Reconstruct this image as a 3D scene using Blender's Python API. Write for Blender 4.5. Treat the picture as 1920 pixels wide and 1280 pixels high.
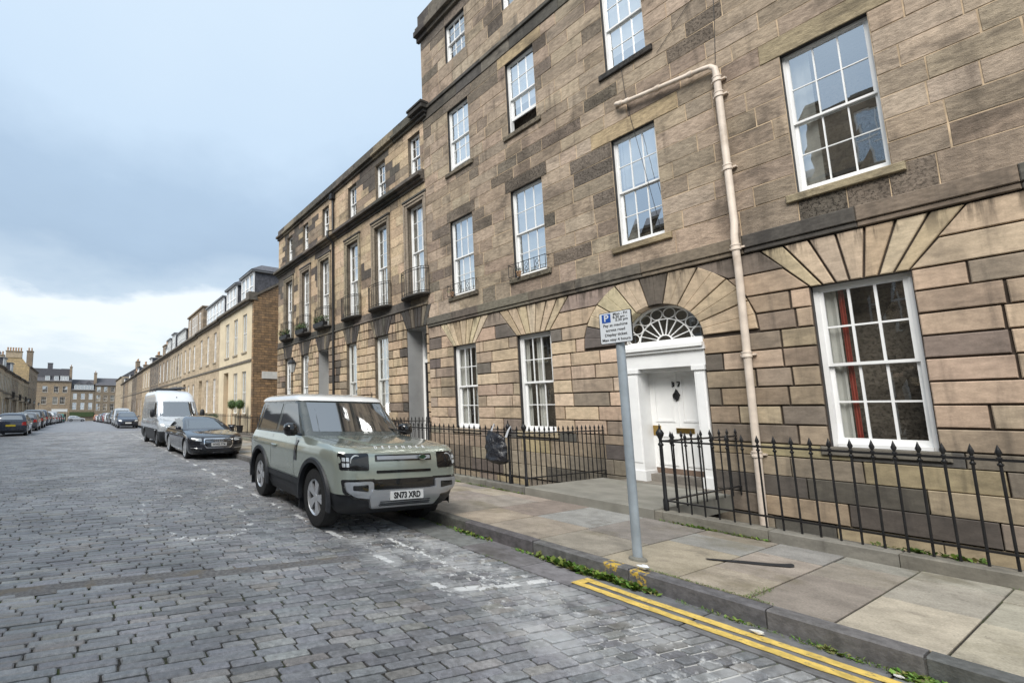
import bpy, bmesh, math, random
from mathutils import Vector, Matrix
from mathutils.bvhtree import BVHTree
random.seed(37)
R = math.radians
scn = bpy.context.scene
for o in list(bpy.data.objects):
    bpy.data.objects.remove(o)
COL = scn.collection

# ---------------------------------------------------------------- camera
CAM_H = 1.70
PITCH, YAW = 6.84009, 27.26243            # degrees up, degrees right of the street (+Y)
F_PX, CX, CY = 842.0, 590.0, 665.0        # focal length and optical centre in a 1920 x 1280 frame
cam_d = bpy.data.cameras.new('camera')
cam_d.sensor_width = 36.0
cam_d.lens = 36.0 * F_PX / 1920.0
cam_d.shift_x = (960.0 - CX) / 1920.0
cam_d.shift_y = (CY - 640.0) / 1920.0
cam_d.clip_start = 0.05
cam_d.clip_end = 2000.0
cam = bpy.data.objects.new('camera', cam_d)
COL.objects.link(cam)
cam.location = (0, 0, CAM_H)
cam.rotation_euler = (R(90 + PITCH), 0, R(-YAW))
scn.camera = cam

# ---------------------------------------------------------------- sky (overcast, layered cloud all round)
SUN_EL, SUN_AZ = 47.0, 243.0              # degrees; azimuth clockwise from +Y (behind and to the left)
world = bpy.data.worlds.new('World')
scn.world = world
world.use_nodes = True
wn, wl = world.node_tree.nodes, world.node_tree.links
wn.clear()
def N(t, **kw):
    n = wn.new(t)
    for k, v in kw.items():
        setattr(n, k, v)
    return n
def wmath(op, a, b=None, c=None, clamp=False):
    n = N('ShaderNodeMath', operation=op); n.use_clamp = clamp
    for i, x in enumerate((a, b, c)):
        if x is None: continue
        if isinstance(x, (int, float)): n.inputs[i].default_value = x
        else: wl.new(x, n.inputs[i])
    return n.outputs[0]
tc = N('ShaderNodeTexCoord')
sep = N('ShaderNodeSeparateXYZ'); wl.new(tc.outputs['Generated'], sep.inputs[0])
dx, dy, dz = sep.outputs
den = wmath('ADD', wmath('MAXIMUM', dz, 0.0), 0.16)
comb = N('ShaderNodeCombineXYZ')
wl.new(wmath('DIVIDE', dx, den), comb.inputs[0]); wl.new(wmath('DIVIDE', dy, den), comb.inputs[1])
nz = N('ShaderNodeTexNoise'); nz.inputs['Scale'].default_value = 0.75
nz.inputs['Detail'].default_value = 7.0; nz.inputs['Roughness'].default_value = 0.52
wl.new(comb.outputs[0], nz.inputs['Vector'])
nz2 = N('ShaderNodeTexNoise'); nz2.inputs['Scale'].default_value = 2.6
nz2.inputs['Detail'].default_value = 6.0; nz2.inputs['Roughness'].default_value = 0.55
wl.new(comb.outputs[0], nz2.inputs['Vector'])
# elevation (0 horizon .. 1 zenith) bent by the noise so that the cloud decks have ragged edges
el = wmath('ADD', wmath('ADD', dz, wmath('MULTIPLY', wmath('SUBTRACT', nz.outputs['Fac'], 0.5), 0.36)),
           wmath('MULTIPLY', wmath('SUBTRACT', nz2.outputs['Fac'], 0.5), 0.10))
ramp = N('ShaderNodeValToRGB'); wl.new(el, ramp.inputs[0])
cr = ramp.color_ramp
SKYK = 0.41
stops = [(0.00, (.56, .65, .74)), (0.09, (.62, .70, .77)), (0.15, (.78, .83, .86)), (0.215, (.80, .85, .88)),
         (0.25, (.50, .60, .70)), (0.33, (.36, .47, .60)), (0.43, (.40, .52, .66)), (0.54, (.54, .67, .81)),
         (0.70, (.60, .72, .84)), (1.0, (.64, .74, .84))]
cr.elements[0].position = stops[0][0]; cr.elements[0].color = (*[c * SKYK for c in stops[0][1]], 1)
cr.elements[1].position = stops[-1][0]; cr.elements[1].color = (*[c * SKYK for c in stops[-1][1]], 1)
for p_, c_ in stops[1:-1]:
    e = cr.elements.new(p_); e.color = (*[c * SKYK for c in c_], 1)
sky = N('ShaderNodeTexSky', sky_type='NISHITA'); sky.sun_disc = False
sky.sun_elevation = R(SUN_EL); sky.sun_rotation = R(SUN_AZ)
sky.air_density = 1.2; sky.dust_density = 2.0
bg1 = N('ShaderNodeBackground'); wl.new(sky.outputs[0], bg1.inputs[0]); bg1.inputs[1].default_value = 0.10
bg2 = N('ShaderNodeBackground'); wl.new(ramp.outputs[0], bg2.inputs[0]); bg2.inputs[1].default_value = 1.0
mx = N('ShaderNodeMixShader'); mx.inputs[0].default_value = 0.93
wl.new(bg1.outputs[0], mx.inputs[1]); wl.new(bg2.outputs[0], mx.inputs[2])
wo = N('ShaderNodeOutputWorld'); wl.new(mx.outputs[0], wo.inputs[0])

# ---------------------------------------------------------------- sun behind the cloud
sd = bpy.data.lights.new('sun', 'SUN'); sd.energy = 1.5; sd.angle = R(35); sd.color = (1.0, 0.96, 0.90)
sun = bpy.data.objects.new('sun', sd); COL.objects.link(sun)
dv = Vector((math.sin(R(SUN_AZ)) * math.cos(R(SUN_EL)), math.cos(R(SUN_AZ)) * math.cos(R(SUN_EL)), math.sin(R(SUN_EL))))
sun.rotation_euler = dv.to_track_quat('Z', 'Y').to_euler()
sun.location = (-20, -20, 40)

scn.view_settings.view_transform = 'Standard'
scn.view_settings.look = 'None'
scn.view_settings.exposure = 1.56
scn.view_settings.gamma = 1.0
scn.view_settings.use_curve_mapping = False
# ================================================================ helpers
Z = Vector((0, 0, 1))
p_, y_ = R(PITCH), R(YAW)
CF = Vector((math.sin(y_) * math.cos(p_), math.cos(y_) * math.cos(p_), math.sin(p_)))
CR = Vector((math.cos(y_), -math.sin(y_), 0)); CU = CR.cross(CF)
def px(P):
    """pixel in the 1920 frame, and depth (only used to rank how large a piece shows)"""
    d = Vector(P) - Vector((0, 0, CAM_H)); z = d.dot(CF)
    if z < 0.1: return None
    return (CX + F_PX * d.dot(CR) / z, CY - F_PX * d.dot(CU) / z, z)
def shown(pts):
    """how large a piece shows in the picture (square pixels)"""
    q = [px(p) for p in pts]
    if any(a is None for a in q): return 0.0
    x0, x1 = max(0, min(a[0] for a in q)), min(1920, max(a[0] for a in q))
    y0, y1 = max(0, min(a[1] for a in q)), min(1280, max(a[1] for a in q))
    if x1 <= x0 or y1 <= y0: return 0.0
    return (x1 - x0) * (y1 - y0)

def tag(o, label=None, cat=None, group=None, kind=None):
    if label: o['label'] = label
    if cat: o['category'] = cat
    if group: o['group'] = group
    if kind: o['kind'] = kind
    return o
def empty(name, loc=(0, 0, 0), parent=None, rz=0.0):
    o = bpy.data.objects.new(name, None); COL.objects.link(o)
    o.empty_display_size = 0.2
    o.location = loc; o.rotation_euler = (0, 0, rz); o.parent = parent
    return o
def inst(name, mesh, parent=None, loc=(0, 0, 0), rot=(0, 0, 0), scale=None):
    o = bpy.data.objects.new(name, mesh); COL.objects.link(o)
    o.location = loc; o.rotation_euler = rot; o.parent = parent
    if scale: o.scale = scale
    return o
def copy_tree(o, parent=None):
    c = o.copy(); COL.objects.link(c); c.parent = parent
    for ch in o.children:
        copy_tree(ch, c)
    return c

class MB:
    """collects faces; build() links them as one mesh object"""
    def __init__(s):
        s.v, s.f, s.c, s.m = [], [], [], []
    def face(s, pts, col=(1, 1, 1), m=0):
        i = len(s.v)
        s.v.extend([tuple(p) for p in pts]); s.f.append(tuple(range(i, i + len(pts)))); s.c.append(col); s.m.append(m)
    def grid(s, rows, col=(1, 1, 1), m=0, close=False, flip=False):
        """rows of points -> quads with shared vertices"""
        i = len(s.v); n = len(rows[0])
        for r in rows: s.v.extend([tuple(p) for p in r])
        for a in range(len(rows) - 1):
            for b in range(n if close else n - 1):
                b2 = (b + 1) % n
                q = (i + a * n + b, i + a * n + b2, i + (a + 1) * n + b2, i + (a + 1) * n + b)
                s.f.append(q[::-1] if flip else q); s.c.append(col); s.m.append(m)
        return i
    def cap(s, idx, col=(1, 1, 1), m=0):
        s.f.append(tuple(idx)); s.c.append(col); s.m.append(m)
    def box(s, x0, x1, y0, y1, z0, z1, col=(1, 1, 1), m=0):
        s.hexa([(x0, y0, z0), (x1, y0, z0), (x1, y1, z0), (x0, y1, z0)],
               [(x0, y0, z1), (x1, y0, z1), (x1, y1, z1), (x0, y1, z1)], col, m)
    def hexa(s, a, b, col=(1, 1, 1), m=0):
        i = len(s.v); n = len(a)
        s.v.extend([tuple(p) for p in a] + [tuple(p) for p in b])
        s.f.append(tuple(range(i + n - 1, i - 1, -1))); s.f.append(tuple(range(i + n, i + 2 * n)))
        for k in range(n):
            k2 = (k + 1) % n
            s.f.append((i + k, i + k2, i + n + k2, i + n + k))
        s.c.extend([col] * (n + 2)); s.m.extend([m] * (n + 2))
    def tube(s, pts, r, n=8, col=(1, 1, 1), m=0, caps=True):
        pts = [Vector(p) for p in pts]; rr = r if isinstance(r, (list, tuple)) else [r] * len(pts)
        rows = []; up = None
        for k, p in enumerate(pts):
            t = (pts[min(k + 1, len(pts) - 1)] - pts[max(k - 1, 0)]).normalized()
            if up is None:
                up = t.orthogonal().normalized()
            up = (up - t * up.dot(t)); up = up.normalized() if up.length > 1e-5 else t.orthogonal().normalized()
            w = t.cross(up)
            rows.append([p + (up * math.cos(2 * math.pi * a / n) + w * math.sin(2 * math.pi * a / n)) * rr[k] for a in range(n)])
        i = s.grid(rows, col, m, close=True)
        if caps:
            s.cap(range(i + n - 1, i - 1, -1), col, m); e = i + (len(pts) - 1) * n; s.cap(range(e, e + n), col, m)
    def lathe(s, prof, axis='z', o=(0, 0, 0), n=16, col=(1, 1, 1), m=0, caps=True):
        rows = []
        for r, h in prof:
            ring = []
            for a in range(n):
                c, q = r * math.cos(2 * math.pi * a / n), r * math.sin(2 * math.pi * a / n)
                ring.append({'z': (o[0] + c, o[1] + q, o[2] + h), 'y': (o[0] + q, o[1] + h, o[2] + c), 'x': (o[0] + h, o[1] + c, o[2] + q)}[axis])
            rows.append(ring)
        i = s.grid(rows, col, m, close=True)
        if caps:
            s.cap(range(i + n - 1, i - 1, -1), col, m); e = i + (len(prof) - 1) * n; s.cap(range(e, e + n), col, m)
    def mesh(s, name, mats, smooth=None, tint=True):
        me = bpy.data.meshes.new(name)
        me.from_pydata(s.v, [], s.f)
        for mt in (mats if isinstance(mats, (list, tuple)) else [mats]):
            me.materials.append(mt)
        if any(s.m): me.polygons.foreach_set('material_index', s.m)
        if tint and any(c != (1, 1, 1) for c in s.c):
            at = me.color_attributes.new('tint', 'FLOAT_COLOR', 'CORNER')
            buf = []
            for f, c in zip(s.f, s.c):
                buf.extend((c[0], c[1], c[2], 1.0) * len(f))
            at.data.foreach_set('color', buf)
        if smooth is not None:
            me.shade_smooth()
            me.set_sharp_from_angle(angle=R(smooth))
        me.update()
        return me
    def build(s, name, mats, parent=None, smooth=None, loc=(0, 0, 0), rot=(0, 0, 0)):
        return inst(name, s.mesh(name, mats, smooth), parent, loc, rot)

def recalc(me):
    b = bmesh.new(); b.from_mesh(me); bmesh.ops.recalc_face_normals(b, faces=b.faces); b.to_mesh(me); b.free()

class Fac:
    """a wall plane: a along the wall, z up, d outward"""
    def __init__(s, o, u, n):
        s.o, s.u, s.n = Vector(o), Vector(u), Vector(n)
        s.flip = s.u.cross(Z).dot(s.n) < 0
    def P(s, a, z, d=0.0):
        return s.o + s.u * a + s.n * d + Z * z
    def quad(s, mb, pts, col=(1, 1, 1), m=0):
        """pts (a,z,d) counter-clockwise in a-z seen with u x z outward"""
        q = [s.P(*p) for p in pts]
        mb.face(q[::-1] if s.flip else q, col, m)
    def box(s, mb, a0, a1, z0, z1, d0, d1, col=(1, 1, 1), m=0):
        A = [s.P(a0, z0, d0), s.P(a1, z0, d0), s.P(a1, z1, d0), s.P(a0, z1, d0)]
        B = [s.P(a0, z0, d1), s.P(a1, z0, d1), s.P(a1, z1, d1), s.P(a0, z1, d1)]
        if s.flip: A, B = A[::-1], B[::-1]
        mb.hexa(A, B, col, m)
    def prism(s, mb, poly, d0, d1, col=(1, 1, 1), m=0):
        A = [s.P(a, z, d0) for a, z in poly]; B = [s.P(a, z, d1) for a, z in poly]
        if s.flip: A, B = A[::-1], B[::-1]
        mb.hexa(A, B, col, m)

def inset(poly, e):
    """inset a convex counter-clockwise polygon by e"""
    n = len(poly); out = []
    for i in range(n):
        p0, p1, p2 = poly[i - 1], poly[i], poly[(i + 1) % n]
        a = Vector((p1[0] - p0[0], p1[1] - p0[1])); b = Vector((p2[0] - p1[0], p2[1] - p1[1]))
        if a.length < 1e-6 or b.length < 1e-6:
            out.append(p1); continue
        a.normalize(); b.normalize()
        na, nb = Vector((-a.y, a.x)), Vector((-b.y, b.x))
        k = na + nb
        if k.length < 1e-4: out.append(p1); continue
        k.normalize(); q = e / max(0.35, k.dot(na))
        out.append((p1[0] + k.x * q, p1[1] + k.y * q))
    return out
def block(F, mb, poly, d1, ch, col, d0=-0.02, m=0, tilt=0.0):
    """a dressed stone: poly (a,z) counter-clockwise, front face chamfered"""
    fr = inset(poly, ch)
    t = [random.uniform(-tilt, tilt) for _ in poly]
    r0 = [F.P(a, z, d0) for a, z in poly]; r1 = [F.P(a, z, d1 - ch * 0.9) for a, z in poly]
    r2 = [F.P(a, z, d1 + q) for (a, z), q in zip(fr, t)]
    if F.flip: r0, r1, r2 = r0[::-1], r1[::-1], r2[::-1]
    i = mb.grid([r0, r1, r2], col, m, close=True)
    n = len(poly)
    mb.cap(range(i + 2 * n, i + 3 * n), col, m)

class Pieces:
    """pieces of one kind on one parent: the 300 that show largest become objects, the rest one 'stuff' part"""
    def __init__(s, name, rest, parent, mat, limit=300, smooth=None):
        s.name, s.rest, s.parent, s.mat, s.limit, s.smooth = name, rest, parent, mat, limit, smooth
        s.items = []
    def add(s, mb):
        s.items.append((shown(mb.v), mb))
    def done(s):
        s.items.sort(key=lambda t: -t[0])
        big = [t for t in s.items[:s.limit]]
        for k, mb in big:
            mb.build(s.name, s.mat, s.parent, s.smooth)
        rest = s.items[s.limit:]
        if rest:
            al = MB()
            for k, mb in rest:
                i = len(al.v); al.v.extend(mb.v)
                al.f.extend([tuple(q + i for q in f) for f in mb.f]); al.c.extend(mb.c); al.m.extend(mb.m)
            tag(al.build(s.rest, s.mat, s.parent, s.smooth), kind='stuff')

def rnd(a, b): return random.uniform(a, b)
def vary(c, k=0.1):
    g = rnd(1 - k, 1 + k)
    return tuple(max(0, x * g * rnd(1 - k * 0.25, 1 + k * 0.25)) for x in c)
def pick(pal):
    t = rnd(0, sum(w for w, c in pal))
    for w, c in pal:
        t -= w
        if t <= 0: return c
    return pal[-1][1]

def text_mesh(name, s, size, mat, depth=0.003, bold=0.0, align='CENTER', spacing=1.0):
    cu = bpy.data.curves.new(name, 'FONT'); cu.body = s; cu.size = size; cu.extrude = depth
    cu.align_x = align; cu.align_y = 'CENTER'; cu.offset = bold; cu.space_character = spacing
    cu.resolution_u = 3
    o = bpy.data.objects.new(name, cu); COL.objects.link(o)
    dg = bpy.context.evaluated_depsgraph_get(); dg.update()
    me = bpy.data.meshes.new_from_object(o.evaluated_get(dg))
    bpy.data.objects.remove(o); bpy.data.curves.remove(cu)
    me.name = name; me.materials.clear(); me.materials.append(mat)
    return me

# ================================================================ materials
def mat(name, col=(.5, .5, .5), rough=.6, metal=0.0, spec=.5, coat=0.0, ior=1.5, sheen=0):
    m = bpy.data.materials.new(name); m.use_nodes = True
    b = m.node_tree.nodes['Principled BSDF']
    b.inputs['Base Color'].default_value = (*col, 1); b.inputs['Roughness'].default_value = rough
    b.inputs['Metallic'].default_value = metal; b.inputs['Specular IOR Level'].default_value = spec
    b.inputs['IOR'].default_value = ior
    b.inputs['Coat Weight'].default_value = coat; b.inputs['Coat Roughness'].default_value = 0.03
    return m
class NT:
    def __init__(s, m):
        s.t = m.node_tree; s.n, s.l = s.t.nodes, s.t.links; s.b = s.n['Principled BSDF']
        g = s.n.new('ShaderNodeNewGeometry'); s.pos = g.outputs['Position']; s.nor = g.outputs['Normal']
    def noise(s, scale, detail=4, rough=.55, vec=None, stretch=None, off=None, dist=0.0):
        v = vec or s.pos
        if stretch or off:
            mp = s.n.new('ShaderNodeMapping'); s.l.new(v, mp.inputs[0])
            if stretch: mp.inputs['Scale'].default_value = stretch
            if off: mp.inputs['Location'].default_value = off
            v = mp.outputs[0]
        k = s.n.new('ShaderNodeTexNoise'); s.l.new(v, k.inputs['Vector'])
        k.inputs['Scale'].default_value = scale; k.inputs['Detail'].default_value = detail; k.inputs['Roughness'].default_value = rough
        k.inputs['Distortion'].default_value = dist
        return k.outputs['Fac']
    def ramp(s, f, a, b, lo=0.0, hi=1.0):
        k = s.n.new('ShaderNodeMapRange'); s.l.new(f, k.inputs[0]); k.interpolation_type = 'SMOOTHSTEP'
        k.inputs[1].default_value = a; k.inputs[2].default_value = b; k.inputs[3].default_value = lo; k.inputs[4].default_value = hi
        return k.outputs[0]
    def math(s, op, a, b=None, clamp=False):
        k = s.n.new('ShaderNodeMath'); k.operation = op; k.use_clamp = clamp
        for i, x in enumerate((a, b)):
            if x is None: continue
            if isinstance(x, (int, float)): k.inputs[i].default_value = x
            else: s.l.new(x, k.inputs[i])
        return k.outputs[0]
    def attr(s, nm='tint'):
        k = s.n.new('ShaderNodeVertexColor'); k.layer_name = nm; return k.outputs[0]
    def mix(s, f, a, b, mode='MIX'):
        k = s.n.new('ShaderNodeMix'); k.data_type = 'RGBA'; k.blend_type = mode; k.clamp_factor = True
        for sock, x in ((k.inputs[0], f), (k.inputs[6], a), (k.inputs[7], b)):
            if isinstance(x, (int, float)): sock.default_value = x
            elif isinstance(x, tuple): sock.default_value = (*x, 1) if len(x) == 3 else x
            else: s.l.new(x, sock)
        return k.outputs[2]
    def bright(s, c, f):
        """multiply a colour by a scalar"""
        k = s.n.new('ShaderNodeVectorMath'); k.operation = 'SCALE'
        if isinstance(c, tuple): k.inputs[0].default_value = c
        else: s.l.new(c, k.inputs[0])
        s.l.new(f, k.inputs['Scale']); return k.outputs[0]
    def bump(s, h, strength=.4, dist=.01):
        k = s.n.new('ShaderNodeBump'); s.l.new(h, k.inputs['Height']); k.inputs['Strength'].default_value = strength; k.inputs['Distance'].default_value = dist
        s.l.new(k.outputs[0], s.b.inputs['Normal']); return k
    def col(s, c): s.l.new(c, s.b.inputs['Base Color'])
    def rgh(s, c): s.l.new(c, s.b.inputs['Roughness'])
    def sepz(s):
        k = s.n.new('ShaderNodeSeparateXYZ'); s.l.new(s.pos, k.inputs[0]); return k.outputs

def stone(name, rough=.85, grain=90, relief=.35, soot=.6, streak=.5, rd=.006, coarse=18, ccol=(.035, .032, .03), pits=0.0, drip=None, amp=.30):
    """stone whose own colour comes from the tint of each block; soot and weather stains from noise"""
    m = mat(name, rough=rough, spec=.25); t = NT(m)
    a = t.attr()
    n1 = t.noise(coarse, 6, .62, stretch=(1, 1, 2.1)); n2 = t.noise(grain, 3, .6); n3 = t.noise(1.0, 6, .66, stretch=(1, 1, 1.9), dist=.4)
    nv = t.noise(5.0, 5, .6, stretch=(1, 1, .12))
    c = t.bright(a, t.ramp(n1, .25, .78, 1 - amp, 1 + amp * .85))
    c = t.bright(c, t.ramp(n2, .2, .8, .92, 1.08))
    c = t.mix(t.ramp(n3, .47, .70, 0, soot), c, ccol)
    c = t.mix(t.ramp(nv, .52, .78, 0, streak), c, ccol); c = t.mix(t.ramp(t.noise(1.3, 5, .6, stretch=(1, 1, .22)), .50, .72, 0, streak * .8), c, ccol)
    h = t.math('ADD', t.math('MULTIPLY', n1, 1.0), t.math('MULTIPLY', n2, .35))
    if pits:                                             # old dark stones have weathered into pits
        bw = t.n.new('ShaderNodeRGBToBW'); t.l.new(a, bw.inputs[0])
        k = t.math('MULTIPLY', t.ramp(t.noise(26, 7, .72), .36, .50, 1, 0), t.ramp(bw.outputs[0], .12, .26, pits, pits * .08))
        c = t.mix(k, c, (.03, .026, .022)); h = t.math('SUBTRACT', h, t.math('MULTIPLY', k, .8))
    if drip:                                             # grime washed down from the course above
        z = t.sepz()[2]
        k = t.math('MULTIPLY', t.ramp(z, drip - .42, drip, 0, 1), t.ramp(t.noise(11, 4, .6, stretch=(1, 1, .10)), .47, .62))
        c = t.mix(t.math('MULTIPLY', k, .75), c, (.045, .036, .028))
    t.col(c)
    t.bump(h, relief, rd)
    return m
def plain(name, col, rough=.6, k=.12, scale=6, bump=0.0, bscale=60, spec=.4, metal=0, dirt=0.0, dcol=(.05, .045, .04), coat=0):
    m = mat(name, col, rough, metal, spec, coat); t = NT(m)
    c = t.bright(col, t.ramp(t.noise(scale, 5), .25, .75, 1 - k, 1 + k))
    if dirt: c = t.mix(t.ramp(t.noise(scale * .4, 6, .65), .5, .75, 0, dirt), c, dcol)
    t.col(c)
    if bump: t.bump(t.noise(bscale, 4), bump, .004)
    return m

M = {}
M['upper'] = stone('weathered_ashlar', relief=.9, rd=.02, soot=.62, streak=.55, coarse=9, pits=.80, amp=.26, ccol=(.055, .045, .036))
M['rust'] = stone('channelled_sandstone', relief=.45, rd=.008, soot=.30, streak=.50, coarse=6, grain=55, drip=4.40, amp=.20)
M['dark_stone'] = stone('sooty_stone', relief=.4, soot=.7, streak=.7, coarse=10)
M['mortar'] = plain('mortar', (.52, .40, .27), .95, .35, 3, .5, dirt=.5)
M['mortar_dark'] = plain('channel_joint', (.058, .045, .036), .95, .35, 3, .5)
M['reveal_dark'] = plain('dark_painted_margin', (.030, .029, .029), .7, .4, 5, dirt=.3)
M['white'] = plain('white_gloss_paint', (.80, .80, .79), .35, .05, 3, dirt=.06)
M['white_old'] = plain('aged_white_paint', (.66, .66, .63), .5, .10, 4, dirt=.18)
M['grey_paint'] = plain('grey_masonry_paint', (.36, .36, .355), .7, .08, 2, dirt=.15)
M['iron'] = plain('black_iron', (.012, .012, .013), .42, .3, 12, .25, 120)
M['pipe'] = plain('cream_pipe_paint', (.66, .565, .475), .5, .12, 5, .2, 40, dirt=.45, dcol=(.26, .18, .11))
M['blackpipe'] = plain('black_downpipe', (.02, .02, .021), .5, .2, 4)
M['slate'] = plain('slate_roof', (.085, .085, .095), .6, .4, 7, .6, 14)
M['lead'] = plain('lead', (.16, .165, .17), .55, .2, 2)
M['curtain'] = plain('curtain_cloth', (.50, .49, .46), .9, .06, 4)
M['sheer'] = plain('pale_blind', (.80, .80, .78), .9, .04, 4)
M['curtain_red'] = plain('red_curtain', (.35, .06, .04), .9, .1, 4)
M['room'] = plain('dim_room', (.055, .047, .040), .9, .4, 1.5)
M['door_black'] = mat('black_door', (.012, .013, .016), .2)
M['door_wood'] = plain('varnished_door', (.28, .14, .05), .4, .15, 8)
M['brass'] = mat('brass', (.45, .30, .10), .35, 1.0)
M['pole'] = plain('galvanised_grey_pole', (.36, .41, .45), .5, .14, 5, .15, 60, metal=.15, dirt=.3, dcol=(.16, .16, .15))
M['steel'] = mat('dull_steel', (.35, .36, .38), .4, 1.0)
M['signplate'] = mat('sign_white', (.72, .75, .78), .4)
M['signblue'] = mat('sign_blue', (.02, .09, .38), .4)
M['ink'] = mat('black_lettering', (.012, .012, .014), .5)
M['clay'] = plain('clay_pot', (.42, .26, .15), .8, .2, 5)
M['ashlar_far'] = None

def glass_pane(name, base):  # base: reflectance added beyond real glass so the panes look brighter
    m = bpy.data.materials.new(name); m.use_nodes = True
    t = m.node_tree; t.nodes.clear()
    o = t.nodes.new('ShaderNodeOutputMaterial'); mixs = t.nodes.new('ShaderNodeMixShader')
    tr = t.nodes.new('ShaderNodeBsdfTransparent'); tr.inputs[0].default_value = (.95, .97, .96, 1)
    gl = t.nodes.new('ShaderNodeBsdfGlossy'); gl.inputs['Roughness'].default_value = .012
    gl.inputs[0].default_value = (.97, .99, 1, 1)
    lw = t.nodes.new('ShaderNodeLayerWeight'); lw.inputs[0].default_value = .5          # Schlick curve, the same from both sides of the pane
    pw = t.nodes.new('ShaderNodeMath'); pw.operation = 'POWER'; pw.inputs[1].default_value = 5.0; t.links.new(lw.outputs['Facing'], pw.inputs[0])
    fr = t.nodes.new('ShaderNodeMath'); fr.operation = 'MULTIPLY_ADD'; fr.inputs[1].default_value = .904; fr.inputs[2].default_value = .096; t.links.new(pw.outputs[0], fr.inputs[0])
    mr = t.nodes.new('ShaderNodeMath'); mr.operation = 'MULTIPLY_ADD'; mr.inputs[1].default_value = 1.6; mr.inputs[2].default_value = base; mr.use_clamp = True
    nz = t.nodes.new('ShaderNodeTexNoise'); nz.inputs['Scale'].default_value = 3.0; nz.inputs['Detail'].default_value = 1.0
    g = t.nodes.new('ShaderNodeNewGeometry'); t.links.new(g.outputs['Position'], nz.inputs['Vector'])
    bp = t.nodes.new('ShaderNodeBump'); bp.inputs['Strength'].default_value = .010; bp.inputs['Distance'].default_value = .05
    t.links.new(nz.outputs['Fac'], bp.inputs['Height']); t.links.new(bp.outputs[0], gl.inputs['Normal'])
    t.links.new(fr.outputs[0], mr.inputs[0]); t.links.new(mr.outputs[0], mixs.inputs[0])
    t.links.new(tr.outputs[0], mixs.inputs[1]); t.links.new(gl.outputs[0], mixs.inputs[2]); t.links.new(mixs.outputs[0], o.inputs[0])
    return m
M['glass'] = glass_pane('window_glass', .34)
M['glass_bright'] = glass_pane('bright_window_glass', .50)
M['glass_plain'] = glass_pane('plain_window_glass', .03)
# things whose parts are written in world coordinates
WB = {}
_inst0 = inst
def inst(name, mesh, parent=None, loc=(0, 0, 0), rot=(0, 0, 0), scale=None):
    o = _inst0(name, mesh, parent, loc, rot, scale)
    if parent is not None and parent.name in WB:
        o.matrix_parent_inverse = Matrix.Translation(-WB[parent.name])
    return o
def thing(name, loc, label, cat, group=None):
    """an Empty at the thing's base; its parts are given in world coordinates"""
    o = empty(name, loc); WB[o.name] = Vector(loc)
    return tag(o, label, cat, group)

# ================================================================ masonry and windows
def rows(F, PC, za, zb, u0, u1, voids, lens, pal, d, ch, j, tilt=0.0, dj=.004, phase=None, colf=None):
    vs = sorted([v for v in (f(za, zb) for f in voids) if v], key=lambda v: v[0] + v[1])
    cur = (u0, u0); segs = []
    for l0, l1, r0, r1 in vs:
        if r0 < u0 or l0 > u1: continue
        if l0 - cur[0] > .03 or l1 - cur[1] > .03: segs.append((cur, (l0, l1)))
        cur = (r0, r1)
    if u1 - cur[0] > .03: segs.append((cur, (u1, u1)))
    for (a0, a1), (b0, b1) in segs:
        lo, hi = max(a0, a1), min(b0, b1); cuts = []
        p = lo + rnd(lens[0] * .45, lens[1])
        while p < hi - lens[0] * .45:
            cuts.append(p); p += rnd(*lens)
        e0 = [(a0, a1)] + [(c, c) for c in cuts]; e1 = [(c, c) for c in cuts] + [(b0, b1)]
        for (p0, p1), (q0, q1) in zip(e0, e1):
            if min(q0 - p0, q1 - p1) < .05 and max(q0 - p0, q1 - p1) < .12: continue
            w_ = lambda: rnd(-.004, .004)
            po = [(p0 + j + w_(), za + j + w_()), (max(q0 - j + w_(), p0 + j + .012), za + j + w_()), (max(q1 - j + w_(), p1 + j + .012), zb - j + w_()), (p1 + j + w_(), zb - j + w_())]
            mb = MB(); c = vary(pick(pal), .13)
            if colf: c = colf((p0 + q0) / 2, (za + zb) / 2, c)
            block(F, mb, po, d + rnd(-dj, dj), ch, c, tilt=tilt)
            PC.add(mb)
def rect_void(u0, u1, z0, z1):
    def f(za, zb):
        return (u0, u0, u1, u1) if (min(zb, z1) - max(za, z0)) > .3 * (zb - za) else None
    return f
def trap_void(c, w0, w1, z0, z1):
    def f(za, zb):
        if za < z0 - .02 or zb > z1 + .02: return None
        h = lambda z: (w0 + (w1 - w0) * (z - z0) / (z1 - z0)) / 2
        return (c - h(za), c - h(zb), c + h(za), c + h(zb))
    return f
def ring_void(c, zc, r, zmin):
    def f(za, zb):
        if zb <= zmin + .02 or za >= zc + r: return None
        h = lambda z: math.sqrt(max(0.0025, r * r - max(0, z - zc) ** 2))
        return (c - h(za), c - h(zb), c + h(za), c + h(zb))
    return f
def spread(z0, z1, n): return [(z0 + (z1 - z0) * i / n, z0 + (z1 - z0) * (i + 1) / n) for i in range(n)]
def fan(F, PC, c, w, z0, z1, spreadw, n, d, ch, pal, j=.014, colf=None):
    """flat arch of wedge stones over an opening"""
    for i in range(n):
        b0, b1 = c - w / 2 + w * i / n, c - w / 2 + w * (i + 1) / n
        W_ = w + spreadw; t0, t1 = c - W_ / 2 + W_ * i / n, c - W_ / 2 + W_ * (i + 1) / n
        mb = MB(); col = vary(pick(pal), .12)
        if colf: col = colf((t0 + t1) / 2, z1, col)
        block(F, mb, [(b0 + j, z0), (b1 - j, z0), (t1 - j, z1 - j), (t0 + j, z1 - j)], d, ch, col, d0=-.12)
        PC.add(mb)
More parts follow.
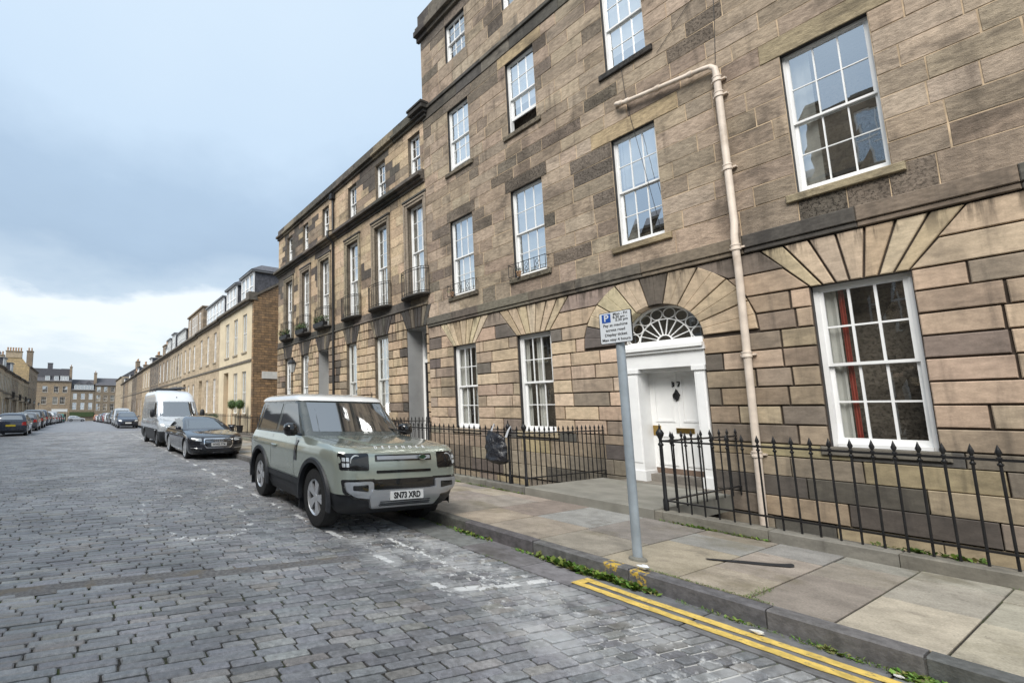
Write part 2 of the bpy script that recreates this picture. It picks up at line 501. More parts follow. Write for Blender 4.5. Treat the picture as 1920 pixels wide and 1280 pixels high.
def wall_sheet(F, mb, u0, u1, z0, z1, ops, rv=.30, m=0, mr=1):
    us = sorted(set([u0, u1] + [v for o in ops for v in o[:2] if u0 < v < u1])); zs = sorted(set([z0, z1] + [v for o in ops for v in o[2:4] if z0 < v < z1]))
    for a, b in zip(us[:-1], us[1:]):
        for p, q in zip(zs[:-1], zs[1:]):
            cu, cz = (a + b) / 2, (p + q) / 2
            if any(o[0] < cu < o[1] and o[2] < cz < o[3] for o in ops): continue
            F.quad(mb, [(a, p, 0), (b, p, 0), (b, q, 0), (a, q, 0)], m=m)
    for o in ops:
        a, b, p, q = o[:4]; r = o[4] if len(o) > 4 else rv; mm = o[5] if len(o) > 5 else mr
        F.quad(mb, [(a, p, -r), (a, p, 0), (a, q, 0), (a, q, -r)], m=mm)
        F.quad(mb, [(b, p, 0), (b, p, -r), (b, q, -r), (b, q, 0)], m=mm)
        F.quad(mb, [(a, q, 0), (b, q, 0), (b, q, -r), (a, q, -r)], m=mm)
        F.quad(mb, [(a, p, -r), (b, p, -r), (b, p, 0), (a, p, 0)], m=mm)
def pane_mesh(F, a0, a1, z0, z1, d, jit=.0025):
    mb = MB(); q = [(a0, z0, d + rnd(-jit, jit)), (a1, z0, d + rnd(-jit, jit)), (a1, z1, d + rnd(-jit, jit)), (a0, z1, d + rnd(-jit, jit))]
    F.quad(mb, q); return mb
def sash(F, mb, a0, a1, z0, z1, d, nx, ny, st=.05, bar=.022, dp=.04, top=None, bot=None):
    top = top or st; bot = bot or st
    F.box(mb, a0, a0 + st, z0, z1, d - dp, d); F.box(mb, a1 - st, a1, z0, z1, d - dp, d)
    F.box(mb, a0 + st, a1 - st, z0, z0 + bot, d - dp, d - .001); F.box(mb, a0 + st, a1 - st, z1 - top, z1, d - dp, d - .001)
    ia, ib, ja, jb = a0 + st, a1 - st, z0 + bot, z1 - top
    for i in range(1, nx):
        c = ia + (ib - ia) * i / nx; F.box(mb, c - bar / 2, c + bar / 2, ja, jb, d - dp * .8, d - .004)
    for i in range(1, ny):
        c = ja + (jb - ja) * i / ny; F.box(mb, ia, ib, c - bar / 2, c + bar / 2, d - dp * .8, d - .006)
    return ia, ib, ja, jb
def curtain(F, parent, a0, a1, z0, z1, d, mt, folds=6, amp=.016):
    mb = MB(); n = folds * 4
    r0 = [F.P(a0 + (a1 - a0) * i / n, z0, d + amp * math.sin(i * math.pi / 2 + .4)) for i in range(n + 1)]
    r1 = [p + Z * (z1 - z0) for p in r0]
    mb.grid([r0, r1], flip=F.flip); mb.build('curtain', mt, parent, 60)
def window(F, parent, u0, u1, z0, z1, rv=.13, nx=3, ny=(2, 2), mt=None, panes=True, opened=0.0, room=True, sill=None, cur=None, st=.05, bar=.022, split=.5, blind=0.0, cw=.055, gm=None):
    """sliding sash window; parts: sashes, every pane, sill, room behind"""
    mt = mt or M['white']; f = MB()
    F.box(f, u0, u0 + cw, z0, z1, -rv - .13, -rv); F.box(f, u1 - cw, u1, z0, z1, -rv - .13, -rv)
    F.box(f, u0 + cw, u1 - cw, z1 - cw, z1, -rv - .13, -rv - .001); F.box(f, u0 + cw, u1 - cw, z0, z0 + .05, -rv - .13, -rv + .03)
    w = f.build('window', mt, parent)
    a0, a1, b0, b1 = u0 + cw, u1 - cw, z0 + .05, z1 - cw; zm = b0 + (b1 - b0) * split
    for nm, c0, c1, dd, nyy, kw in (('upper_sash', zm - .02, b1, -rv - .02, ny[0], {}), ('lower_sash', b0 + opened, zm + .02 + opened, -rv - .066, ny[1], {'bot': .085})):
        s_ = MB(); ia, ib, ja, jb = sash(F, s_, a0, a1, c0, c1, dd, nx, nyy, st, bar, **kw); s_.build(nm, mt, w)
        if panes:
            for i in range(nx):
                for k in range(nyy):
                    pane_mesh(F, ia + (ib - ia) * i / nx, ia + (ib - ia) * (i + 1) / nx, ja + (jb - ja) * k / nyy, ja + (jb - ja) * (k + 1) / nyy, dd - .02).build('pane', gm or M['glass'], w)
        else:
            pane_mesh(F, ia, ib, ja, jb, dd - .02, 0).build('pane', M['glass'], w)
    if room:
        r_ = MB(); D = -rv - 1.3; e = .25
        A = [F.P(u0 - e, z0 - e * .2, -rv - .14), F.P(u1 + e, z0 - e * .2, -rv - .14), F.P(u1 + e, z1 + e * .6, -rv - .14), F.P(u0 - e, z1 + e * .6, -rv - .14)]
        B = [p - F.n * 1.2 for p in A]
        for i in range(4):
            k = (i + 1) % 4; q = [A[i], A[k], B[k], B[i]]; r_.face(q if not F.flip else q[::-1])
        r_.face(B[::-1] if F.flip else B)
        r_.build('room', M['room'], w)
    if cur:
        for (ca, cb, m_) in cur:
            curtain(F, w, u0 + (u1 - u0) * ca, u0 + (u1 - u0) * cb, z0 + .03, z1, -rv - .150, m_, max(2, int(8 * (cb - ca))))
    if blind:
        bl = MB(); F.box(bl, u0 + .06, u1 - .06, z1 - (z1 - z0) * blind, z1 - .02, -rv - .142, -rv - .137); bl.build('blind', M['sheer'], w)
    if sill:
        sm, ex, h, pr, col = sill; sb = MB()
        block_box(F, sb, u0 - ex, u1 + ex, z0 - h, z0 - .001, -rv - .02, pr, .012, col)
        sb.build('sill', sm, w)
    return w
def block_box(F, mb, a0, a1, z0, z1, d0, d1, ch, col=(1, 1, 1), m=0):
    block(F, mb, [(a0, z0), (a1, z0), (a1, z1), (a0, z1)], d1, ch, col, d0=d0, m=m)
def course(F, PC, u0, u1, z0, z1, d, lens, pal, ch=.012, prof=None):
    """projecting course of long stones; prof lists (z0,z1,d) steps"""
    u = u0
    while u < u1 - .02:
        L = min(rnd(*lens), u1 - u)
        if u1 - (u + L) < lens[0] * .4: L = u1 - u
        mb = MB(); c = vary(pick(pal), .14)
        for k, (p, q, dd) in enumerate(prof or [(z0, z1, d)]):
            block_box(F, mb, u + .002, u + L - .002, p + .0015, q - .0015, -.02, dd, ch, c)
        PC.add(mb); u += L
# ================================================================ ground
KX = 4.93                                  # kerb face, either side of the crown of the road
WX = 10.2                                  # house fronts
PV = 0.115                                 # pavement above the road's crown
def slope(y): return 0.0 if y < 55 else -0.0205 * (y - 55)
def zroad(x, y): return -0.035 * (x / KX) ** 2 + slope(y)

def slab(mb, poly, zt, ch, depth, col, tilt=0.0, m=0):
    """stone lying flat: poly (x,y) counter-clockwise, zt a number or z(x,y) of its top"""
    zf = zt if callable(zt) else (lambda x, y: zt)
    fr = inset(poly, ch)
    r0 = [(x, y, zf(x, y) - depth) for x, y in poly]; r1 = [(x, y, zf(x, y) - ch * .8) for x, y in poly]
    r2 = [(x, y, zf(x, y) + rnd(-tilt, tilt)) for x, y in fr]
    i = mb.grid([r0, r1, r2], col, m, close=True); n = len(poly)
    mb.cap(range(i + 2 * n, i + 3 * n), col, m)

# --- materials with the worn paint on them
def paint_mask(t, joints=False):
    x, y, z = t.sepz()
    def band(v, c, w, soft=.02):
        d = t.math('ABSOLUTE', t.math('SUBTRACT', v, c))
        return t.ramp(d, w, w + soft, 1, 0)
    def span(v, a, b, soft=.12):
        return t.math('MULTIPLY', t.ramp(v, a, a + soft), t.ramp(v, b - soft, b, 1, 0))
    wear = t.noise(7, 5, .65); wear2 = t.noise(2.2, 3)
    # outer line of the parking bays, broken
    l1 = t.math('MULTIPLY', band(x, 3.20, .035), t.math('MULTIPLY', span(y, 3.3, 34), t.ramp(t.math('FRACT', t.math('MULTIPLY', y, .93)), .38, .42, 1, 0)))
    l1 = t.math('MULTIPLY', l1, t.ramp(t.math('ADD', wear, t.math('MULTIPLY', wear2, .5)), .66, .78))
    # inner line and the end of the bay
    l2 = t.math('MULTIPLY', band(x, 3.74, .03), span(y, 3.4, 5.2))
    l2 = t.math('MULTIPLY', l2, t.ramp(wear, .46, .54))
    yy = t.math('ADD', y, t.math('MULTIPLY', x, .215))
    l3 = t.math('MULTIPLY', band(yy, 4.11, .045), span(x, 3.2, 4.7))
    l3 = t.math('MULTIPLY', l3, t.ramp(wear, .40, .50))
    # ghost of an old marking further up the road
    ex = t.math('DIVIDE', t.math('SUBTRACT', x, 1.72), .78); ey = t.math('DIVIDE', t.math('SUBTRACT', y, 7.75), 1.65)
    rr = t.math('SQRT', t.math('ADD', t.math('MULTIPLY', ex, ex), t.math('MULTIPLY', ey, ey)))
    l4 = t.math('MULTIPLY', band(rr, 1.0, .05, .06), t.ramp(wear, .55, .63))
    f = t.math('MAXIMUM', t.math('MAXIMUM', l1, l2), t.math('MAXIMUM', l3, l4))
    # smeared paint over the end of the bay
    zone = t.math('MULTIPLY', span(x, 2.9, 4.45, .35), span(y, .3, 6.0, .7))
    if joints:
        f = t.math('MAXIMUM', f, t.math('MULTIPLY', zone, t.ramp(t.noise(2.6, 4), .34, .42)))
    else:
        f = t.math('MAXIMUM', f, t.math('MULTIPLY', zone, t.ramp(t.noise(9, 6, .7), .53, .68, 0, .8)))
        f = t.math('MAXIMUM', f, t.math('MULTIPLY', zone, t.ramp(t.noise(1.9, 4, .6, off=(3, 1, 0)), .42, .60, 0, .42)))
    return f
m = mat('granite_sett', rough=.55, spec=.5); t = NT(m)
n1, n2, n3 = t.noise(24, 5), t.noise(150, 2), t.noise(.7, 4)
c = t.bright(t.attr(), t.ramp(n1, .25, .75, .72, 1.25)); c = t.bright(c, t.ramp(n2, .25, .75, .8, 1.2)); c = t.bright(c, t.ramp(n3, .3, .7, .74, 1.22)); c = t.mix(t.ramp(t.noise(2.4, 6, .7), .56, .70, 0, .45), c, (.085, .078, .068))
c = t.mix(paint_mask(t), c, (.66, .66, .65)); t.col(c)
t.rgh(t.ramp(n1, .3, .7, .34, .56)); t.bump(t.math('ADD', n1, t.math('MULTIPLY', n2, .25)), .35, .006)
M['sett'] = m
m = mat('joint_dirt', rough=.95, spec=.2); t = NT(m)
c = t.bright((.05, .046, .04), t.ramp(t.noise(40, 4), .25, .75, .5, 1.5))
c = t.mix(t.ramp(t.noise(1.3, 5, .65), .48, .62, 0, .75), c, (.06, .085, .022))
c = t.mix(paint_mask(t, True), c, (.62, .61, .58)); t.col(c); t.bump(t.noise(80, 3), .6, .006)
M['joint'] = m
def brick_mat(name, c1, c2, mo, bw, bh, axes, rough=.8, ms=.012, k=.25, bumpd=.01, off=.5, mort=.1, spec=.3):
    """far surfaces: courses too small to tell apart, mapped on two world axes"""
    m = mat(name, rough=rough, spec=spec); t = NT(m); s = t.sepz()
    cb = t.n.new('ShaderNodeCombineXYZ'); t.l.new(s[axes[0]], cb.inputs[0]); t.l.new(s[axes[1]], cb.inputs[1])
    b = t.n.new('ShaderNodeTexBrick'); t.l.new(cb.outputs[0], b.inputs['Vector'])
    b.inputs['Color1'].default_value = (*c1, 1); b.inputs['Color2'].default_value = (*c2, 1); b.inputs['Mortar'].default_value = (*mo, 1)
    b.inputs['Scale'].default_value = 1.0; b.inputs['Brick Width'].default_value = bw; b.inputs['Row Height'].default_value = bh
    b.inputs['Mortar Size'].default_value = ms; b.inputs['Mortar Smooth'].default_value = .3; b.offset = off; b.inputs['Bias'].default_value = 0
    c = t.bright(b.outputs['Color'], t.ramp(t.noise(2.3, 6, .62), .25, .75, 1 - k, 1 + k))
    c = t.bright(c, t.ramp(t.noise(14, 4), .25, .75, .85, 1.15))
    c = t.mix(t.ramp(t.noise(.5, 5, .6, stretch=(1, 1, .4)), .56, .75, 0, .45), c, (.05, .045, .04))
    t.col(c)
    h = t.math('SUBTRACT', t.math('MULTIPLY', t.noise(20, 3), .3), b.outputs['Fac'])
    t.bump(h, .6, bumpd)
    return m
M['sett_far'] = brick_mat('setts_far', (.25, .258, .285), (.185, .192, .212), (.09, .088, .082), .33, .098, (0, 1), .45, .010, .15)
M['flag_far'] = brick_mat('flags_far', (.27, .235, .20), (.22, .20, .175), (.09, .08, .07), 1.2, .62, (0, 1), .85, .01, .2)

# --- big ground sheet out to the horizon, below everything
g = MB(); g.face([(-900, -900, -6.2), (900, -900, -6.2), (900, 900, -6.2), (-900, 900, -6.2)])
M['earth'] = plain('far_ground', (.12, .115, .10), .95, .2, .05)
tag(g.build('ground', M['earth']), kind='structure')

# --- road bed
NEAR = 38.0
rb = MB()
xs = [-KX + 2 * KX * i / 12 for i in range(13)]
ys = [-9, -4, 0, 4, 8, 12, 16, 20, 24, 28, 32, NEAR]
rb.grid([[(x, y, zroad(x, y) - .019) for x in xs] for y in ys], m=0)
ys2 = [NEAR, 44, 50, 55, 70, 100, 140, 172]
rb.grid([[(x, y, zroad(x, y)) for x in xs] for y in ys2], m=1)
zc = slope(172)
rb.grid([[(x, y, slope(y)) for x in (-40, -20, 0, 20, 40)] for y in (172, 181, 189.9)], m=1)
road = tag(rb.build('road', [M['joint'], M['sett_far']]), kind='structure')
SETT = [(4, (.220, .222, .232)), (3, (.190, .192, .200)), (2.4, (.255, .256, .262)), (1.0, (.235, .223, .21)), (.8, (.285, .28, .272)), (.5, (.145, .147, .152))]
setts = Pieces('sett', 'sett_paving', road, M['sett'])
def in_strip(x, y):
    return x < 2.95 and abs(y - (5.16 - .185 * x + .03 * math.sin(3 * x))) < .095
TILT = -.15
y0 = -3.2; r = 0
while y0 < NEAR + .7:
    wid = rnd(.078, .096)
    far = y0 > 13
    x = -KX + .42 + rnd(0, .2)
    while x < 4.30:
        kerbside = x > 3.25
        k_ = min(1, max(0, (x - .3) / 1.6)); ln = rnd(.14, .22) if kerbside else rnd(.26 - .08 * k_, .40 - .12 * k_)
        if 4.36 - (x + ln) < .12: ln = 4.36 - x
        xm = x + ln / 2
        ym = y0 + wid / 2 + TILT * xm + .02 * math.sin(xm * 1.7 + y0 * .4)
        if -2.6 < ym < NEAR and not in_strip(xm, ym):
            gj = rnd(.010, .018) if not kerbside else rnd(.014, .024); gr_ = rnd(.007, .013) if not kerbside else rnd(.012, .022)
            a0, a1 = x + gj / 2, x + ln - gj / 2; b0, b1 = ym - wid / 2 + gr_ / 2, ym + wid / 2 - gr_ / 2
            tl = TILT * ln / 2 * .9
            q = [(a0 + rnd(-.005, .005), b0 - tl + rnd(-.004, .004)), (a1 + rnd(-.005, .005), b0 + tl + rnd(-.004, .004)),
                 (a1 + rnd(-.005, .005), b1 + tl + rnd(-.004, .004)), (a0 + rnd(-.005, .005), b1 - tl + rnd(-.004, .004))]
            if not far:
                k = [rnd(.10, .22) for _ in range(4)]; o8 = []
                for i in range(4):
                    p0, p1, p2 = q[i - 1], q[i], q[(i + 1) % 4]
                    e = .010
                    def tw(p, w):
                        d = math.hypot(w[0] - p[0], w[1] - p[1]); s = min(.3, e * rnd(.5, 1.2) / d); return (p[0] + (w[0] - p[0]) * s, p[1] + (w[1] - p[1]) * s)
                    o8 += [tw(p1, p0), tw(p1, p2)]
                q = o8
            mb = MB(); dzz = rnd(-.005, .005)
            slab(mb, q, lambda X, Y: zroad(X, Y) + dzz, .011 if not far else .008, .045, vary(pick(SETT), .08), .0022)
            setts.add(mb)
        x += ln
    y0 += wid; r += 1
setts.done()

# --- tarred trench across the road
m = mat('tar', rough=.8); t = NT(m)
c = t.bright((.15, .143, .14), t.ramp(t.noise(30, 5), .25, .75, .6, 1.4)); c = t.mix(t.ramp(t.noise(2.5, 4), .5, .62, 0, .7), c, (.17, .14, .10)); t.col(c); t.bump(t.noise(120, 3), .6, .006)
M['tar'] = m
tb = MB(); ra, rbk = [], []
for i in range(60):
    x = -4.5 + 7.45 * i / 59; yc = 5.16 - .185 * x + .03 * math.sin(3 * x)
    ra.append((x, yc - .13 + rnd(-.015, .015), zroad(x, yc) - .006)); rbk.append((x, yc + .13 + rnd(-.015, .015), zroad(x, yc) - .006))
tb.grid([ra, rbk]); tb.build('tar_strip', M['tar'], road)

# --- gutter of long smooth stones, with the double yellow line on it
m = mat('gutter_stone', rough=.6); t = NT(m)
c = t.bright(t.attr(), t.ramp(t.noise(9, 6, .65), .25, .75, .7, 1.3)); c = t.mix(t.ramp(t.noise(1.6, 6, .7), .5, .68, 0, .55), c, (.055, .05, .042)); t.col(c); t.bump(t.noise(60, 4), .35, .006)
M['gutter'] = m
gut = Pieces('gutter_stone', 'gutter_stones', road, M['gutter'])
for sx in (1, -1):
    y = -2.4
    while y < NEAR:
        L = rnd(.55, 1.0)
        if sx < 0: L *= 2
        mb = MB(); xa, xb = sorted((sx * 4.375, sx * (KX + .02)))
        slab(mb, [(xa, y + .006), (xb, y + .006), (xb, y + L - .006), (xa, y + L - .006)], lambda X, Y: zroad(X, Y) + .002, .008, .05, vary((.185, .183, .185), .15), .001)
        gut.add(mb); y += L
gut.done()
m = mat('yellow_line_paint', rough=.7); t = NT(m)
c = t.bright((.74, .52, .13), t.ramp(t.noise(16, 5), .25, .75, .75, 1.2)); c = t.mix(t.ramp(t.noise(26, 5, .7), .56, .68, 0, .8), c, (.16, .145, .12)); t.col(c)
M['yellow'] = m
def strip(name, xf, w, ya, yb, n, mt, jit=.006, zoff=.008):
    mb = MB(); a, b = [], []
    for i in range(n + 1):
        y = ya + (yb - ya) * i / n; x = xf(y)
        a.append((x - w / 2 + rnd(-jit, jit), y, zroad(x, y) + zoff)); b.append((x + w / 2 + rnd(-jit, jit), y, zroad(x, y) + zoff))
    mb.grid([a, b], flip=True); return mb.build(name, mt, road)
strip('yellow_line', lambda y: 4.50 + .012 * math.sin(y * 2), .098, -2.3, 3.03, 90, M['yellow'])
strip('yellow_line', lambda y: 4.67 + .012 * math.sin(y * 2), .098, -2.3, 3.03, 90, M['yellow'])
mb = MB(); mb.face([(4.45, 2.955, zroad(4.5, 3) + .009), (4.715, 2.955, zroad(4.5, 3) + .009), (4.715, 3.03, zroad(4.5, 3) + .009), (4.45, 3.035, zroad(4.5, 3) + .009)]); mb.build('yellow_line', M['yellow'], road)

# --- kerbs
m = mat('kerb_whin', rough=.7); t = NT(m)
c = t.bright(t.attr(), t.ramp(t.noise(12, 6, .65), .25, .75, .65, 1.35)); c = t.mix(t.ramp(t.noise(2.5, 6, .7), .52, .7, 0, .6), c, (.04, .045, .022))
x, y, z = t.sepz()
ym = t.math('MULTIPLY', t.ramp(y, 2.58, 2.60), t.ramp(y, 2.98, 3.0, 1, 0))
ym = t.math('MULTIPLY', ym, t.ramp(t.math('ABSOLUTE', t.math('SUBTRACT', y, 2.79)), .055, .065))
ym = t.math('MULTIPLY', ym, t.math('MULTIPLY', t.ramp(t.noise(14, 5, .65), .47, .56), t.ramp(x, 5.2, 5.25, 1, 0)))
c = t.mix(ym, c, (.60, .40, .06)); t.col(c); t.bump(t.noise(40, 5), .5, .01)
M['kerb'] = m
for sx, nm in ((1, 'kerb'), (-1, 'kerb')):
    kb = MB()
    xa, xb = sorted((sx * (KX + .01), sx * (KX + .14)))
    kb.grid([[(xa, yy, slope(yy) - .3), (xa, yy, PV + slope(yy) - (.02 if yy < NEAR else 0)), (xb, yy, PV + slope(yy) - (.02 if yy < NEAR else 0)), (xb, yy, slope(yy) - .3)] for yy in (-9, 10, NEAR, NEAR + .01, 55, 100, 172)], col=(.11, .108, .105))
    ko = tag(kb.build(nm, M['kerb']), kind='structure'); recalc(ko.data)
    P_ = Pieces('kerb_stone', 'kerb_stones', ko, M['kerb'])
    y = -3.0
    while y < NEAR:
        L = rnd(.75, 1.25) if sx > 0 else 1.8
        F = Fac((sx * (KX + .15), 0, 0), (0, 1, 0), (-sx, 0, 0))
        mb = MB(); e = .006; jx = rnd(-.006, .006)
        xa, xb = sorted((sx * (KX + jx), sx * (KX + .152)))
        b = .012
        prof = [(xa, -.12), (xb, -.12), (xb, PV), (xa + b if sx > 0 else xa, PV), (xa, PV - b)] if sx > 0 else [(xa, -.12), (xb, -.12), (xb, PV - b), (xb - b, PV), (xa, PV)]
        jz = rnd(-.004, .004)
        mb.grid([[(X, y + e, Zv + jz + slope(y)) for X, Zv in prof], [(X, y + L - e, Zv + jz + slope(y)) for X, Zv in prof]], col=vary((.125, .122, .118), .18), close=True)
        n = len(prof); c_ = mb.c[0]; mb.cap(range(n), c_); mb.cap(range(2 * n - 1, n - 1, -1), c_)
        P_.add(mb); y += L
    P_.done()

# --- pavements
m = mat('flagstone', rough=.85, spec=.3); t = NT(m)
c = t.bright(t.attr(), t.ramp(t.noise(4.5, 6, .62), .25, .75, .78, 1.2)); c = t.bright(c, t.ramp(t.noise(70, 3), .25, .75, .85, 1.15))
c = t.mix(t.ramp(t.noise(1.2, 6, .65), .50, .70, 0, .55), c, (.13, .11, .06)); c = t.mix(t.ramp(t.noise(3.1, 6, .7, off=(5, 2, 1)), .56, .70, 0, .5), c, (.14, .12, .10)); c = t.mix(t.ramp(t.noise(38, 2, .5), .70, .74, 0, .5), c, (.08, .075, .07)); t.col(c); t.bump(t.math('ADD', t.noise(45, 5), t.noise(5, 4)), .4, .008)
M['flag'] = m
AW = 7.44                                  # pavement meets the area coping
pb = MB()
def sheet(mb, x0, x1, ya, yb, dz, m):
    yy = [v for v in (-9, 10, 20, 31, 55, 100, 172) if ya < v < yb]
    mb.grid([[(x0, v, PV + slope(v) + dz), (x1, v, PV + slope(v) + dz)] for v in [ya] + yy + [yb]], m=m)
sheet(pb, KX + .13, AW + .1, -9, 31, -.014, 0)
sheet(pb, KX + .13, AW + .1, 31, 172, 0, 1)
pave = tag(pb.build('pavement', [M['joint'], M['flag_far']]), kind='structure')
FLAG = [(3, (.315, .27, .22)), (3, (.285, .25, .21)), (2, (.26, .238, .21)), (1.8, (.34, .295, .225)), (1.0, (.235, .20, .17)), (1.4, (.28, .27, .25))]
fl = Pieces('flagstone', 'flagstones', pave, M['flag'])
cuts = [-3.0, -2.1, -1.3, -.6, -.1, .40, .895, 1.395, 1.89, 2.41]
while cuts[-1] < 31: cuts.append(cuts[-1] + rnd(.55, .85))
for i in range(len(cuts) - 1):
    ya, yb = cuts[i], cuts[i + 1]
    xs_ = [KX + .158]
    s = rnd(5.75, 6.2) + (i % 2) * .25
    xs_.append(s)
    if rnd(0, 1) < .55 or i > 12: xs_.append(min(AW - .35, s + rnd(.7, 1.0)))
    xs_.append(AW - .004)
    for a, b in zip(xs_[:-1], xs_[1:]):
        mb = MB(); c = vary(pick(FLAG), .10)
        if yb < 1.45: c = vary((.44, .39, .305) if a < 5.5 else (.35, .32, .262), .06)
        e = .007
        slab(mb, [(a + e, ya + e), (b - e, ya + e + rnd(-.003, .003)), (b - e, yb - e), (a + e, yb - e + rnd(-.003, .003))], PV + rnd(-.003, .003), .005, .05, c, .0015)
        fl.add(mb)
fl.done()
pl = MB(); sheet(pl, -45, -KX - .13, -20, 172, 0, 0)
tag(pl.build('pavement', M['flag_far']), kind='structure')
# right-hand strip behind the railing line further up (front gardens and the lane mouth)
fb = MB(); fb.grid([[(x, y, PV + slope(y) - .012) for x in (AW + .1, 30)] for y in (24.6, 31, 55, 100, 172)])
tag(fb.build('lane', M['flag_far']), kind='structure')
# sunken area in front of the tall houses
ab = MB(); ab.face([(AW + .2, -9, -2.3), (WX + .3, -9, -2.3), (WX + .3, 24.6, -2.3), (AW + .2, 24.6, -2.3)])
tag(ab.build('area_floor', M['flag_far']), kind='structure')
# ================================================================ the tall house with the white door (number 37)
FR = Fac((WX, 0, 0), (0, 1, 0), (-1, 0, 0))
NB0, NB1 = -4.6, 11.42
PAL_RUST = [(5, (.505, .385, .275)), (3, (.45, .342, .25)), (2, (.37, .29, .22)), (1.3, (.27, .22, .175)), (.7, (.155, .135, .115)), (1.0, (.54, .425, .31))]
PAL_UPX = [(.00, (.150, .127, .103)), (.14, (.205, .168, .132)), (.30, (.30, .238, .180)), (.48, (.385, .305, .228)), (.74, (.44, .352, .265)), (1.0, (.47, .362, .235))]
import mathutils
def up_col(u, z, c):
    """dark and pale stones lie in drifts over the wall"""
    k = .485 + .45 * mathutils.noise.noise(Vector((u * .45, z * 1.1, 3.1))) + .22 * mathutils.noise.noise(Vector((u * 1.7, z * 2.6, 8.1))) + rnd(-.20, .20)
    col = PAL_UPX[0][1]
    for q, cc in PAL_UPX:
        if k >= q: col = cc
    return vary(col, .10)
PAL_UP = [(4, (.285, .220, .175)), (3, (.235, .190, .155)), (2, (.32, .25, .19)), (2, (.165, .14, .118)), (1.1, (.095, .085, .075)), (1, (.33, .245, .155)), (1, (.20, .178, .155))]
PAL_STR = [(3, (.115, .103, .088)), (2, (.155, .135, .11)), (2, (.09, .083, .074)), (1, (.21, .175, .13))]
PAL_BASE = [(3, (.30, .245, .18)), (3, (.24, .20, .155)), (2, (.11, .10, .09)), (1.5, (.36, .29, .18))]
nb = thing('tenement_house', (WX, 3.4, -2.3), 'tall brown stone tenement with white arched number 37 door and beige drainpipe', 'building')
gw = [(-1.15, -.18, 1.13, 3.62), (1.60, 2.58, 1.13, 3.62), (7.06, 8.02, 1.13, 3.62), (9.43, 10.33, 1.13, 3.62)]
door_o = (4.035, 5.435, -.2, 3.76)
f1 = [(-1.15, -.2, 5.18, 7.63), (1.62, 2.58, 5.18, 7.63), (4.47, 5.33, 5.18, 7.63), (7.05, 8.0, 5.18, 7.63), (9.38, 10.3, 5.18, 7.63)]
f2 = [(a, b, 9.27, 11.42) for a, b in ((-1.15, -.2), (1.62, 2.56), (4.5, 5.32), (7.07, 7.96), (9.36, 10.25))]
f3 = [(a, b, 13.12, 14.50) for a, b in ((-1.15, -.2), (1.62, 2.56), (4.5, 5.32), (7.10, 7.96), (9.36, 10.23))]
bw = [(1.60, 2.58, -1.5, -.2), (7.06, 8.02, -1.5, -.2)]
wb = MB()
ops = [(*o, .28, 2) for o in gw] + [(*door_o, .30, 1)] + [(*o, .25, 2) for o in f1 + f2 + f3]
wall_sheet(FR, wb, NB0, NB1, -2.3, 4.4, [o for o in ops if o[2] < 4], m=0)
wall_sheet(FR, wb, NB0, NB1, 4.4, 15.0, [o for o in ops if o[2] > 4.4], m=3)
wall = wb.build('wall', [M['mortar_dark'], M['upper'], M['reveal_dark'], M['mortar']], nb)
# give the reveals a stone colour
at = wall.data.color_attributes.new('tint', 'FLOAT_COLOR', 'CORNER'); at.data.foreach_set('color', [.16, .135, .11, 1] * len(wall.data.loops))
sh = MB(); sh.box(WX + .6, WX + 11, NB0, NB1, -2.3, 15.0, col=(.2, .17, .14))
sh.box(WX + .01, WX + .6, NB1 - .3, NB1 - .001, 4, 15.0, col=(.2, .17, .14)); sh.box(WX + .01, WX + .6, NB0, NB0 + .3, -2.3, 15.0, col=(.2, .17, .14))
sh.build('shell', M['upper'], nb)
PC = Pieces('stone', 'stonework', nb, M['rust'], limit=150)
PU = Pieces('ashlar_stone', 'ashlar', nb, M['upper'], limit=300)
PD = Pieces('course_stone', 'course_stones', nb, M['dark_stone'])
DC, DZ = 4.735, 3.05                      # centre of the fanlight
v_g = [rect_void(*o) for o in gw] + [rect_void(4.03, 5.44, -1, DZ)] + [ring_void(DC, DZ, 1.50, DZ)]
v_f = [trap_void((o[0] + o[1]) / 2, o[1] - o[0], o[1] - o[0] + 1.05, 3.62, 4.38) for o in gw]
def stain(u, z, c):
    """stones by the doorway, the drainpipe and low down have blackened with age"""
    k = 1.0
    if 5.5 < u < 7.1 or 8.1 < u < 9.4: k = 1.05
    if z < 1.1: k *= rnd(.45, 1.0)
    if 2.7 < u < 4.1: k *= rnd(.62, .92)
    if u < 1.5: k *= rnd(.85, 1.1)
    return tuple(x * k for x in c)
for za, zb in spread(1.13, 3.62, 8):
    rows(FR, PC, za, zb, NB0, NB1, v_g, (.42, .95), PAL_RUST, .042, .010, .013, colf=stain)
for za, zb in spread(3.62, 4.38, 2):
    rows(FR, PC, za, zb, NB0, NB1, [ring_void(DC, DZ, 1.50, DZ)] + v_f, (.45, .95), PAL_RUST, .042, .010, .013, colf=stain)
PAL_FAN = [(3, (.51, .41, .295)), (2, (.45, .355, .245)), (1.4, (.53, .435, .29))]
for o in gw:
    fan(FR, PC, (o[0] + o[1]) / 2, o[1] - o[0], 3.625, 4.38, 1.05, 7, .044, .010, PAL_FAN)
